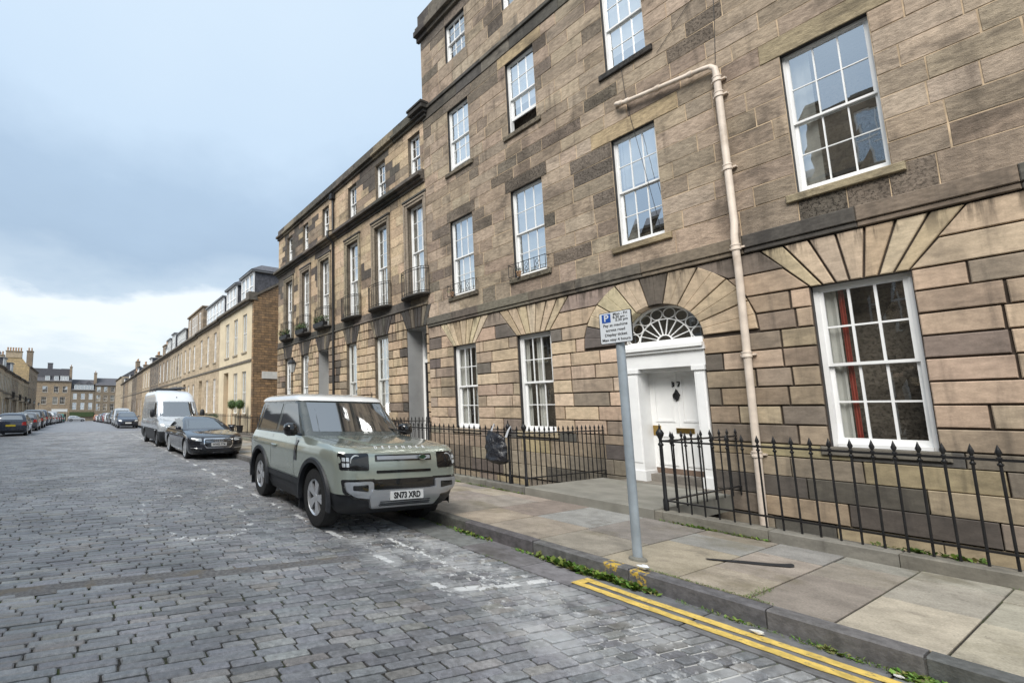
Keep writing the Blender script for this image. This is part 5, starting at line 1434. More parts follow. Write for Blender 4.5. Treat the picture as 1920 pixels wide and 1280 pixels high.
def bvh(meshes):
    vs, fs = [], []
    for me in meshes:
        i = len(vs); vs += [v.co.copy() for v in me.vertices]; fs += [tuple(k + i for k in p.vertices) for p in me.polygons]
    return BVHTree.FromPolygons(vs, fs)
def roundpoly(pts, r, k=4):
    n = len(pts); out = []
    for i in range(n):
        p0, p1, p2 = Vector(pts[i - 1]), Vector(pts[i]), Vector(pts[(i + 1) % n]); a, b = (p0 - p1), (p2 - p1); rr = min(r, a.length * .45, b.length * .45)
        A, B = p1 + a.normalized() * rr, p1 + b.normalized() * rr
        for j in range(k + 1):
            t = j / k; out.append(tuple(A * (1 - t) ** 2 + p1 * 2 * t * (1 - t) + B * t * t))
    return out
AX = {'x+': (Vector((-1, 0, 0)), lambda a, b: Vector((6, a, b))), 'x-': (Vector((1, 0, 0)), lambda a, b: Vector((-6, a, b))),
      'y+': (Vector((0, -1, 0)), lambda a, b: Vector((a, 4, b))), 'y-': (Vector((0, 1, 0)), lambda a, b: Vector((a, -4, b))), 'z': (Vector((0, 0, -1)), lambda a, b: Vector((a, b, 6)))}
def patch(tree, axis, pts, mt, off=.004, r=.03, th=.02, rings=(1, .8, .6, .4, .2)):
    """a panel that follows the body: pts in the view plane of the axis, projected on the body"""
    d, start = AX[axis]; pl = roundpoly(pts, r) if r else list(pts); c = Vector((sum(p[0] for p in pts) / len(pts), sum(p[1] for p in pts) / len(pts)))
    # refine long edges
    fine = []
    for i, p in enumerate(pl):
        q = Vector(pl[(i + 1) % len(pl)]); p = Vector(p); k = max(1, int((q - p).length / .10))
        for j in range(k): fine.append(p + (q - p) * (j / k))
    def hit(v):
        loc, nor, idx, dist = tree.ray_cast(start(v.x, v.y), d)
        if loc is None: return None
        return loc - d * off
    rows_ = []
    for f in rings:
        row = [hit(c + (p - c) * f) for p in fine]; rows_.append(row)
    ce = hit(c)
    for row in rows_:                                       # a ray that misses takes its neighbour's depth
        for i, p in enumerate(row):
            if p is None: row[i] = next((q for q in row[i:] + row[:i] if q is not None), ce or Vector((0, 0, 0)))
    mb = MB(); back = [p + d * th for p in rows_[0]]
    i = mb.grid([back] + rows_, close=True); n = len(fine); k = len(mb.v); mb.v.append(tuple(ce if ce is not None else sum(rows_[-1], Vector()) / n))
    b = i + len(rows_) * n
    for j in range(n): mb.f.append((b + j, b + (j + 1) % n, k)); mb.c.append((1, 1, 1)); mb.m.append(0)
    me = mb.mesh('panel', mt, 40); recalc(me)
    # face outward
    if me.polygons and me.polygons[-1].normal.dot(-d) < 0: me.flip_normals()
    return me
def gpatch(tree, axis, q, mt, off=.005, nu=8, nv=4, th=.02):
    """four-cornered pane as an even grid, for clean reflections"""
    d, start = AX[axis]; q = [Vector(p) for p in q]; rows_ = []
    for j in range(nv + 1):
        v = j / nv; row = []
        for i in range(nu + 1):
            u = i / nu; p = (q[0] * (1 - u) + q[1] * u) * (1 - v) + (q[3] * (1 - u) + q[2] * u) * v
            loc = tree.ray_cast(start(p.x, p.y), d)[0]; row.append(loc - d * off if loc is not None else (row[-1] if row else rows_[-1][i]))
        rows_.append(row)
    mb = MB(); mb.grid(rows_)
    bd = rows_[0] + [r_[-1] for r_ in rows_[1:]] + rows_[-1][-2::-1] + [r_[0] for r_ in rows_[-2:0:-1]]
    mb.grid([bd, [p + d * th for p in bd]], close=True)
    me = mb.mesh('panel', mt, 30)
    if me.polygons[0].normal.dot(-d) < 0: me.flip_normals()
    return me
def mirror_pts(pts): return [(-a, b) for a, b in pts][::-1]
def make_wheel(r, w, rim, spokes=5, mt=None, dbl=True):
    """outer face toward -y"""
    hub = MB(); hub.lathe([(.001, -w * .28), (rim * .9, -w * .28), (rim * .9, w * .45), (.001, w * .45)], 'y', n=20, caps=False); hm = hub.mesh('wheel', M['well']); recalc(hm)
    t = MB(); t.lathe([(rim * .98, -w * .40), (rim * 1.03, -w * .48), (rim + (r - rim) * .55, -w * .50), (r * .955, -w * .46), (r * .99, -w * .36), (r, -w * .15), (r, w * .15), (r * .99, w * .36), (r * .955, w * .46), (rim, w * .48), (rim * .98, w * .4), (rim * .9, w * .2)], 'y', n=36, caps=False)
    tm = t.mesh('tyre', M['tyre'], 40); recalc(tm)
    q = MB(); q.lathe([(rim * .99, w * .3), (rim * .93, -w * .1), (rim * .93, -w * .38), (rim * 1.0, -w * .46), (rim * 1.03, -w * .44)], 'y', n=32, caps=False)
    q.lathe([(.001, -w * .40), (rim * .17, -w * .40), (rim * .24, -w * .33), (rim * .24, -w * .2)], 'y', n=16, caps=False)
    for i in range(spokes):
        a = 2 * math.pi * i / spokes + .3
        for s in ((-1, 1) if dbl else (0,)):
            b0, b1 = a + s * .17, a + s * .17; wd = rim * (.105 if dbl else .12)
            def P(rad, ang, y, k): return (rad * math.sin(ang) + k * wd * math.cos(ang), y, rad * math.cos(ang) - k * wd * math.sin(ang))
            A = [P(rim * .12, b0, -w * .38, -1), P(rim * .12, b0, -w * .38, 1), P(rim * .12, b0, -w * .22, 1), P(rim * .12, b0, -w * .22, -1)]
            B = [P(rim * .95, b1, -w * .43, -1.2), P(rim * .95, b1, -w * .43, 1.2), P(rim * .95, b1, -w * .25, 1), P(rim * .95, b1, -w * .25, -1)]
            q.hexa(A, B)
    qm = q.mesh('rim', mt or M['alloy'], 35); recalc(qm)
    return hm, tm, qm
def put_wheels(root, meshes, xs, r, yo, w):
    hm, tm, qm = meshes
    for x in xs:
        for s in (-1, 1):
            wo = inst('wheel', hm, root, (x, s * (yo - w / 2), r), (0, 0, 0 if s < 0 else math.pi)); inst('tyre', tm, wo); inst('rim', qm, wo)
def place(root, x, y, heading, z=None):
    """heading 0: nose toward the camera end of the street (-Y)"""
    root.location = (x, y, zroad(x, y) if z is None else z); root.rotation_euler = (0, 0, R(-90 + heading))
    if y > 55: root.rotation_euler[1] = -.0205 if abs(heading) < 90 else .0205
def ftext(s, size, mt, root, loc, tilt=0.0, rear=False, bold=.004, spacing=1.0, name='lettering', sx=1.0):
    me = text_mesh(name, s, size, mt, .002, bold, spacing=spacing); t_ = R(tilt); sg = -1 if rear else 1
    Xv, Yv, Zv = Vector((0, sg, 0)), Vector((-sg * math.sin(t_), 0, math.cos(t_))), Vector((sg * math.cos(t_), 0, math.sin(t_)))
    mtx = Matrix((Xv, Yv, Zv)).transposed().to_4x4()
    o = inst(name, me, root); o.matrix_local = Matrix.Translation(loc) @ mtx @ Matrix.Diagonal((sx, 1, 1, 1)); return o
def add(root, name, tree, axis, pts, mt, both=False, **kw):
    patch = globals()['patch']
    if mt is M['carglass'] and len(pts) == 4: patch = lambda tr, ax, pp, m_, **k: gpatch(tr, ax, pp, m_, k.get('off', .005))
    res = [inst(name, patch(tree, axis, pts, mt, **kw), root)]
    if both:
        if axis[0] == 'y': res.append(inst(name, patch(tree, 'y-' if axis == 'y+' else 'y+', pts, mt, **kw), root))
        else: res.append(inst(name, patch(tree, axis, mirror_pts(pts), mt, **kw), root))
    return res
def wing_mirror(root, x, y, z, mt, sx=.10, sy=.11, sz=.09):
    for s in (-1, 1):
        m_ = MB(); c = Vector((x, s * y, z)); n = 10
        rws = []
        for k, (f, dx) in enumerate(((.5, -.9), (.95, -.85), (1, -.3), (.95, .3), (.7, .75), (.3, 1.0))):
            rws.append([c + Vector((dx * sx, math.copysign(abs(math.cos(2 * math.pi * i / n)) ** .7, math.cos(2 * math.pi * i / n)) * sy * f, math.copysign(abs(math.sin(2 * math.pi * i / n)) ** .7, math.sin(2 * math.pi * i / n)) * sz * f)) for i in range(n)])
        i = m_.grid(rws, close=True); m_.cap(range(i, i + n)); m_.cap(range(i + 5 * n, i + 6 * n))
        m_.tube([c - Vector((0, s * sy * .6, sz * .6)), c - Vector((-.02, s * (sy + .12), sz * .9))], .022, 6)
        me = m_.mesh('mirror', mt, 50); recalc(me); inst('mirror', me, root)

# ---------------------------------------------------------------- green off-roader
def offroader():
    root = empty('off_roader'); tag(root, 'sage green short-wheelbase off-roader with white roof parked at the kerb', 'car')
    wx, r = (1.2935, -1.2935), .407; W = [(x, r) for x in wx]
    rx, ry = .20, .30
    cl = loft(lev([(.25, 1.84, -1.95, .86), (.33, 1.99, -2.06, .905), (.44, 2.10, -2.15, .95), (.565, 2.138, -2.178, .966)], .26, .42, .12, .2), [M['cladding'], M['well']], 2)
    bo = loft(lev([(.563, 2.132, -2.108, .964), (.66, 2.138, -2.112, .978), (.80, 2.138, -2.115, .986), (.94, 2.13, -2.12, .988), (1.03, 2.118, -2.114, .984), (1.085, 2.10, -2.110, .976), (1.12, 2.07, -2.105, .966), (1.145, 2.02, -2.100, .955), (1.165, 1.92, -2.095, .946), (1.19, 1.70, -2.090, .936), (1.215, 1.38, -2.080, .925), (1.235, 1.08, -2.070, .915), (1.25, .80, -2.060, .905)], rx, ry, .30, .34), [M['green'], M['well']], 2)
    gh = loft(lev([(1.24, .95, -2.08, .915), (1.29, .90, -2.06, .905), (1.50, .715, -1.98, .868), (1.72, .515, -1.89, .828), (1.80, .442, -1.86, .812)], .20, .78, .34, .40), [M['gh'], M['well']], 2)
    ro = loft(lev([(1.80, .475, -1.90, .828), (1.83, .45, -1.895, .826), (1.865, .395, -1.87, .80), (1.90, .25, -1.83, .75), (1.93, .02, -1.76, .64), (1.948, -.35, -1.6, .45), (1.955, -.8, -1.3, .2)], .22, .80, .34, .40), [M['roofwhite']], 2)
    cl = carve(cl, W, .49, .97, M['well']); bo = carve(bo, W, .49, .97, M['well'])
    inst('lower_cladding', cl, root); body = inst('body', bo, root); inst('cabin_frame', gh, root); roof = inst('roof', ro, root)
    T = bvh([cl, bo, gh, ro])
    ub = MB(); ub.box(-1.9, 1.8, -.55, .55, .30, .6); ub.box(-.75, .75, -.88, .88, .36, .6); ub.build('underbody', M['well'], root)
    # glass
    add(root, 'windscreen', T, 'x+', [(-.77, 1.31), (.77, 1.31), (.72, 1.77), (-.72, 1.77)], M['carglass'], off=.006, r=.05)
    add(root, 'door_window', T, 'y-', [(-.42, 1.285), (.60, 1.285), (.265, 1.755), (-.28, 1.755)], M['carglass'], True, off=.006, r=.04)
    add(root, 'quarter_window', T, 'y-', [(-1.80, 1.285), (-.56, 1.285), (-.42, 1.755), (-1.62, 1.755)], M['carglass'], True, off=.006, r=.05)
    add(root, 'rear_window', T, 'x-', [(-.68, 1.36), (.68, 1.36), (.62, 1.72), (-.62, 1.72)], M['carglass'], off=.006)
    # wipers
    for s in (0, 1):
        w_ = MB(); y0 = -.02 + s * .55; a = [Vector((.87 - .02 * k, y0 + .5 - .09 * k, 1.275 + .018 * k)) for k in range(8)]; w_.tube(a, .011, 5); w_.build('wiper', M['ink'], root)
    # front: panel with slots, lamps, bumper
    add(root, 'grille_bar', T, 'x+', [(-.455, .975), (.455, .975), (.455, 1.060), (-.455, 1.060)], M['blackgloss'], off=.008, r=.015)
    gb = add(root, 'grille_trim', T, 'x+', [(-.43, .998), (.43, .998), (.43, 1.043), (-.43, 1.043)], M['satin'], off=.014, r=.01)
    em = MB(); em.lathe([(.001, .012), (.9, .012), (1, .008), (1, 0)], 'x', n=20, caps=False); eo = em.build('emblem', mat('emblem_green', (.02, .06, .03), .3), root); eo.scale = (1, .062, .032); eo.location = (2.150, .285, 1.021)
    er = MB(); er.tube([(2.163, .285 + .062 * math.cos(k * math.pi / 10), 1.021 + .032 * math.sin(k * math.pi / 10)) for k in range(21)], .004, 5); er.build('emblem_ring', M['chrome'], root)
    add(root, 'grille_slot', T, 'x+', [(-.44, .822), (.44, .822), (.44, .858), (-.44, .858)], M['blackgloss'], off=.006, r=.012)
    for s in (-1, 1):
        q = [(s * .555, .862), (s * .945, .872), (s * .955, 1.085), (s * .555, 1.085)]
        hl = inst('headlight', patch(T, 'x+', q if s > 0 else q[::-1], M['blackgloss'], off=.008, r=.03), root)
        c = Vector((2.075, s * .735, .975)); ln = MB()
        for rad, tb, mt_ in ((.082, .010, 0), (.055, .007, 0)):
            ln.tube([c + Vector((.035 - .05 * abs(rad * math.cos(k * math.pi / 10)) * (1 if s * math.cos(k * math.pi / 10) > 0 else 0), rad * math.cos(k * math.pi / 10), rad * math.sin(k * math.pi / 10))) for k in range(21)], tb, 6)
        ln.lathe([(.045, .01), (.035, .03), (.001, .04)], 'x', c, 14, caps=False); inst('lens', ln.mesh('lens', M['lens'], 50), hl)
        for k in (0, 1):
            for j in (0, 1):
                bx_ = patch(T, 'x+', [(s * (.855 + .045 * k) - .016, .912 + .07 * j), (s * (.855 + .045 * k) + .016, .912 + .07 * j), (s * (.855 + .045 * k) + .016, .962 + .07 * j), (s * (.855 + .045 * k) - .016, .962 + .07 * j)], M['lens'], off=.014, r=.006); inst('side_lamp', bx_, hl)
    for s in (-1, 1):
        q = [(s * .50, .50), (s * .74, .53), (s * .87, .60), (s * .90, .725), (s * .50, .725)]
        inst('bumper_recess', patch(T, 'x+', [(s * .46, .47), (s * .76, .50), (s * .90, .58), (s * .93, .755), (s * .46, .755)][::s], M['blackgloss'], off=.006, r=.03), root)
        fo = inst('bumper_wing', patch(T, 'x+', q[::s], M['satin'], off=.035, r=.04, th=.05), root)
        inst('fog_slot', patch(T, 'x+', [(s * .585, .60), (s * .80, .625), (s * .80, .685), (s * .585, .69)][::s], M['blackgloss'], off=.042, r=.015), fo)
    add(root, 'intake', T, 'x+', [(-.46, .58), (.46, .58), (.50, .745), (-.50, .745)], M['blackgloss'], off=.008, r=.02)
    cb_ = add(root, 'bumper_centre', T, 'x+', [(-.50, .365), (.50, .365), (.565, .50), (.53, .625), (.42, .608), (-.42, .608), (-.53, .625), (-.565, .50)], M['satin'], off=.055, r=.03, th=.08)[0]
    for k in range(3): ri = MB(); ri.box(2.155 - .012 * k, 2.16 - .012 * k + .01, -.40, .40, .455 - .026 * k, .463 - .026 * k); ri.build('bumper_rib', M['cladding'], root)
    bx = MB(); bx.box(2.185, 2.20, -.262, .262, .482, .590); po = bx.build('number_plate', M['plate_w'], root)
    ftext('SN73 XRD', .108, M['ink'], root, (2.2025, 0, .536), bold=.0035, name='plate_text', sx=.86)
    for k, ch in enumerate('DEFENDER'):                       # letters follow the lip of the bonnet
        yy = (k - 3.5) * .112; dr = Vector((-1, 0, -1)).normalized()
        loc, nor, ix, ds = T.ray_cast(Vector((2.045, yy, 1.155)) - dr * 1.0, dr)
        if loc is None: continue
        ftext(ch, .064, M['letter'], root, loc + Vector((1, 0, 1)).normalized() * .008, 45, bold=.001, name='bonnet_letter', sx=1.05)
    add(root, 'bonnet_panel', T, 'z', [(1.0, -.46), (1.86, -.38), (1.86, .38), (1.0, .46)], M['green'], off=.014, r=.08, th=.02)
    for s in (-1, 1):
        q = [(.90, s * .790), (1.94, s * .700), (1.94, s * .708), (.90, s * .798)]; inst('bonnet_gap', patch(T, 'z', q[::s], M['ink'], off=.002, r=0, rings=(1,), th=.004), root)
    # bonnet shut line, door lines, handle, vent, sills
    for pts in ([(.52, .56), (.532, .56), (.532, 1.20), (.52, 1.20)], [(-.62, .60), (-.608, .60), (-.608, 1.20), (-.62, 1.20)]):
        add(root, 'door_gap', T, 'y-', pts, M['ink'], True, off=.0015, r=0, rings=(1,), th=.004)
    add(root, 'fender_vent', T, 'y-', [(.56, .86), (.66, .86), (.66, 1.17), (.56, 1.17)], M['blackgloss'], True, off=.010, r=.015)
    add(root, 'sill_trim', T, 'y-', [(-.80, .50), (.80, .50), (.80, .60), (-.80, .60)], M['cladding'], True, off=.022, r=.02)
    for s in (-1, 1):
        h = MB(); h.tube([(-.50, s * .99, 1.03), (-.47, s * 1.015, 1.032), (-.33, s * 1.015, 1.032), (-.30, s * .99, 1.03)], .016, 6); h.build('door_handle', M['green'], root)
        for x in wx:
            f = MB(); ra = []
            for k in range(25):
                a = math.pi * (-.06 + 1.12 * k / 24); ca, sa = math.cos(a), math.sin(a)
                ra.append([(x + .485 * ca, s * .945, r + .485 * sa), (x + .485 * ca, s * 1.012, r + .485 * sa), (x + .545 * ca, s * 1.012, r + .545 * sa), (x + .568 * ca, s * .975, r + .568 * sa)])
            f.grid(ra); fo = inst('wheel_arch', f.mesh('wheel_arch', M['cladding'], 40), root); recalc(fo.data)
            mf = MB(); mf.box(x - .55, x - .525, s * .97 - .16 * (s > 0), s * .97 + .16 * (s < 0), .16, .60); mf.build('mud_flap', M['cladding'], root)
    wing_mirror(root, .66, 1.085, 1.335, M['blackgloss'], .09, .115, .105)
    add(root, 'tail_panel', T, 'x-', [(-.9, .62), (.9, .62), (.9, 1.1), (-.9, 1.1)], M['cladding'], off=.004)
    sw = make_wheel(.40, .24, .23); so = inst('spare_wheel', sw[1], root, (-2.30, 0, 1.02), (0, 0, R(-90)))
    put_wheels(root, make_wheel(r, .255, .248), wx, r, .965, .255)
    return root
M['gh'] = paint('cabin_grey_green', (.075, .085, .082), .3, .3)
car = offroader(); car.scale = (1.03, 1.03, 1.03)
ha = -3.2
place(car, 0, 0, ha)
# seat it so that its near front wheel stands where the photograph shows it
d_ = Vector((math.sin(R(ha)), -math.cos(R(ha)))); side = Vector((-d_.y, d_.x))   # nose direction and the car's left
fw = Vector((3.10, 6.06)); o_ = fw - d_ * (1.2935 * 1.03) + side * (.965 * 1.03)
place(car, o_.x, o_.y, ha, -.024); car.rotation_euler[0] = R(-.9)

# ---------------------------------------------------------------- black saloon
def saloon():
    root = empty('saloon_car'); tag(root, 'black executive saloon with wide chrome grille parked behind the green off-roader', 'car')
    wx, r = (1.50, -1.50), .345; W = [(x, r) for x in wx]
    bo = loft(lev([(.17, 2.24, -2.50, .86), (.28, 2.40, -2.66, .93), (.48, 2.44, -2.71, .966), (.64, 2.42, -2.72, .975), (.74, 2.36, -2.71, .972), (.80, 2.24, -2.70, .96), (.85, 2.02, -2.69, .94), (.90, 1.66, -2.67, .92), (.945, 1.28, -2.60, .905), (.975, 1.0, -2.42, .89)], .42, .72, .25, .5), [M['navy'], M['well']], 2)
    gh = loft(lev([(.955, 1.12, -2.30, .885), (1.05, .86, -2.06, .845), (1.20, .46, -1.76, .765), (1.34, .06, -1.40, .675), (1.41, -.22, -1.12, .58), (1.445, -.48, -.90, .42), (1.455, -.65, -.75, .2)], .16, .55, .2, .4), [M['navy']], 2)
    bo = carve(bo, W, .395, .96, M['well']); inst('body', bo, root); inst('cabin_frame', gh, root); T = bvh([bo, gh])
    add(root, 'windscreen', T, 'x+', [(-.76, 1.01), (.76, 1.01), (.60, 1.375), (-.60, 1.375)], M['carglass'], off=.005, r=.06)
    add(root, 'front_window', T, 'y-', [(-.42, 1.02), (.70, 1.02), (.10, 1.34), (-.40, 1.375)], M['carglass'], True, off=.005, r=.05)
    add(root, 'rear_side_window', T, 'y-', [(-1.80, 1.05), (-.50, 1.02), (-.48, 1.375), (-1.20, 1.34)], M['carglass'], True, off=.005, r=.05)
    add(root, 'rear_window', T, 'x-', [(-.68, 1.08), (.68, 1.08), (.55, 1.34), (-.55, 1.34)], M['carglass'], off=.005)
    add(root, 'window_trim', T, 'y-', [(-1.95, .985), (.95, .985), (.95, 1.003), (-1.95, 1.003)], M['chrome'], True, off=.006, r=0, rings=(1,))
    gr = [(-.42, .40), (.42, .40), (.51, .52), (.50, .735), (-.50, .735), (-.51, .52)]
    add(root, 'grille_surround', T, 'x+', gr, M['chrome'], off=.012, r=.05)
    gi = [(a * .93, .57 + (b - .57) * .88) for a, b in gr]; add(root, 'grille', T, 'x+', gi, M['blackgloss'], off=.020, r=.05)
    for k in range(6):
        z = .445 + k * .05; hw_ = .44 if k > 0 else .40; add(root, 'grille_slat', T, 'x+', [(-hw_, z), (hw_, z), (hw_, z + .012), (-hw_, z + .012)], M['chrome'], off=.028, r=0, rings=(1,), th=.01)
    for s in (-1, 1):
        hl = inst('headlight', patch(T, 'x+', [(s * .56, .625), (s * .80, .64), (s * .93, .70), (s * .90, .745), (s * .56, .735)][::s], M['lens_dark'], off=.010, r=.02), root)
        inst('lens', patch(T, 'x+', [(s * .58, .70), (s * .88, .725), (s * .86, .738), (s * .58, .728)][::s], M['lens'], off=.016, r=.005), hl); inst('lens', patch(T, 'x+', [(s * .58, .64), (s * .76, .65), (s * .76, .685), (s * .58, .68)][::s], M['lens'], off=.016, r=.01), hl)
        inst('bumper_strip', patch(T, 'x+', [(s * .56, .385), (s * .90, .41), (s * .90, .425), (s * .56, .402)][::s], M['chrome'], off=.010, r=0), root)
        inst('lower_intake', patch(T, 'x+', [(s * .56, .30), (s * .88, .32), (s * .88, .38), (s * .56, .37)][::s], M['blackgloss'], off=.006, r=.02), root)
        inst('tail_light', patch(T, 'x-', [(s * .45, .72), (s * .90, .72), (s * .88, .82), (s * .45, .82)][::s], M['tail'], off=.006, r=.02), root)
    add(root, 'bumper_strip', T, 'x+', [(-.90, .245), (.90, .245), (.90, .26), (-.90, .26)], M['chrome'], off=.010, r=0, rings=(1,))
    add(root, 'sill_strip', T, 'y-', [(-1.05, .26), (1.05, .26), (1.05, .285), (-1.05, .285)], M['chrome'], True, off=.008, r=0, rings=(1,))
    for k in range(4):
        ri = MB(); y0 = (k - 1.5) * .068; ri.tube([(2.455, y0 + .043 * math.cos(j * math.pi / 8), .655 + .043 * math.sin(j * math.pi / 8)) for j in range(17)], .006, 5); ri.build('emblem_ring', M['chrome'], root)
    b = MB(); b.box(2.462, 2.472, -.26, .26, .475, .585); b.build('number_plate', M['plate_w'], root)
    ftext('WW03 FYM', .105, M['ink'], root, (2.474, 0, .528), bold=.003, name='plate_text', sx=.82)
    for s in (-1, 1):
        for x in (.30, -.85):
            h = MB(); h.tube([(x, s * .95, .80), (x - .03, s * .985, .80), (x - .17, s * .985, .80), (x - .20, s * .95, .80)], .011, 5); h.build('door_handle', M['chrome'], root)
    for xx in (.75, -.45): add(root, 'door_gap', T, 'y-', [(xx, .30), (xx + .01, .30), (xx + .01, .93), (xx, .93)], M['ink'], True, off=.0015, r=0, rings=(1,), th=.004)
    wing_mirror(root, .70, 1.02, 1.03, M['navy'], .09, .10, .065)
    put_wheels(root, make_wheel(r, .26, .265, 10, dbl=False), wx, r, .95, .26)
    ub = MB(); ub.box(-2.2, 2.0, -.5, .5, .2, .6); ub.build('underbody', M['well'], root)
    return root
sal = saloon(); place(sal, 4.20, 17.80, .8)

# ---------------------------------------------------------------- high-roof van
def van():
    root = empty('high_roof_van'); tag(root, 'silver and white high-roof panel van with ladders on its roof', 'van')
    wx, r = (1.72, -1.75), .35; W = [(x, r) for x in wx]
    lo = loft(lev([(.24, 2.52, -2.95, .90), (.40, 2.70, -3.02, .965), (.60, 2.76, -3.05, .985), (.72, 2.76, -3.05, .99)], .30, .55, .08, .12), [M['cladding'], M['well']], 2)
    bo = loft(lev([(.715, 2.755, -3.05, .99), (.90, 2.745, -3.055, .995), (1.04, 2.68, -3.055, .995), (1.13, 2.55, -3.05, .99), (1.20, 2.34, -3.05, .985), (1.27, 2.08, -3.05, .98), (1.33, 1.90, -3.05, .975), (1.55, 1.72, -3.045, .96), (1.85, 1.52, -3.04, .93), (2.08, 1.36, -3.03, .905)], .26, .62, .08, .12), [M['vansilver'], M['well']], 2)
    up = loft(lev([(2.08, 1.365, -3.03, .906), (2.25, 1.18, -3.02, .885), (2.42, .90, -3.0, .86), (2.56, .50, -2.98, .80), (2.64, .05, -2.9, .68), (2.67, -.5, -2.7, .45)], .30, .62, .10, .2), [M['vanwhite']], 2)
    lo = carve(lo, W, .42, .99, M['well']); bo = carve(bo, W, .42, .99, M['well'])
    inst('lower_bumper', lo, root); inst('body', bo, root); inst('high_roof', up, root); T = bvh([lo, bo, up])
    add(root, 'windscreen', T, 'x+', [(-.86, 1.37), (.86, 1.37), (.78, 2.05), (-.78, 2.05)], M['carglass'], off=.006, r=.06)
    add(root, 'bonnet', T, 'x+', [(-.62, .98), (.62, .98), (.84, 1.31), (-.84, 1.31)], M['vanwhite'], off=.005, r=.06)
    add(root, 'bonnet_slot', T, 'x+', [(-.26, 1.23), (.26, 1.23), (.26, 1.255), (-.26, 1.255)], M['ink'], off=.012, r=.01)
    add(root, 'cab_window', T, 'y-', [(.75, 1.42), (1.55, 1.42), (1.20, 2.0), (.75, 2.02)], M['carglass'], True, off=.006, r=.05)
    add(root, 'side_panel_window', T, 'y-', [(-1.35, 1.42), (.55, 1.42), (.55, 2.02), (-1.35, 2.02)], mat('tinted_side_panel', (.33, .36, .39), .15, 0, .6, .6), True, off=.006, r=.06)
    add(root, 'grille', T, 'x+', [(-.50, .70), (.50, .70), (.56, .93), (-.56, .93)], M['cladding'], off=.008, r=.05)
    em = MB(); em.tube([(2.79, .11 * math.cos(k * math.pi / 10), .82 + .11 * math.sin(k * math.pi / 10)) for k in range(21)], .010, 5); em.build('emblem_ring', M['chrome'], root)
    for s in (-1, 1):
        hl = inst('headlight', patch(T, 'x+', [(s * .58, .80), (s * .88, .82), (s * .965, 1.08), (s * .78, 1.16), (s * .62, 1.0)][::s], M['lens'], off=.010, r=.05), root)
        c = MB(); c.lathe([(.07, 0), (.055, .02), (.001, .03)], 'x', (2.60, s * .76, .93), 14, caps=False); inst('lens', c.mesh('lens', M['chrome'], 40), hl)
        inst('tail_light', patch(T, 'x-', [(s * .88, .9), (s * .97, .9), (s * .97, 1.4), (s * .88, 1.4)][::s], M['tail'], off=.006, r=.02), root)
    lamp = MB(); lamp.lathe([(.03, 0), (.03, .02), (.001, .03)], 'x', (1.16, 0, 2.27), 10, caps=False); lamp.build('roof_marker', M['ink'], root)
    for xx in (1.62, .66, -.9): add(root, 'door_gap', T, 'y-', [(xx, .70), (xx + .012, .70), (xx + .012, 1.36), (xx, 1.36)], M['ink'], True, off=.0015, r=0, rings=(1,), th=.004)
    add(root, 'side_moulding', T, 'y-', [(-2.9, .66), (2.1, .66), (2.1, .80), (-2.9, .80)], M['cladding'], True, off=.010, r=.01)
    wing_mirror(root, 1.62, 1.16, 1.52, M['cladding'], .09, .11, .19)
    rk = MB()
    for xx in (-.4, -1.3, -2.2): rk.tube([(xx, -.75, 2.62), (xx, -.72, 2.74), (xx, .72, 2.74), (xx, .75, 2.62)], .025, 6)
    rk.build('roof_rack', M['cladding'], root)
    for k, y in enumerate((.28, .55)):
        ld = MB()
        for yy in (y - .10, y + .10): ld.box(-2.7, .15, yy - .02, yy + .02, 2.77, 2.84)
        for q in range(11): ld.box(-2.6 + q * .26, -2.57 + q * .26, y - .1, y + .1, 2.79, 2.82)
        ld.build('ladder', M['steel'], root)
    b = MB(); b.box(2.775, 2.785, -.26, .26, .50, .61); b.build('number_plate', M['plate_w'], root)
    put_wheels(root, make_wheel(r, .225, .21, 8, M['alloy_dark'], dbl=False), wx, r, .965, .225)
    ub = MB(); ub.box(-2.7, 2.3, -.5, .5, .25, .7); ub.build('underbody', M['well'], root)
    return root
vn = van(); place(vn, 4.05, 23.75, 1.5)

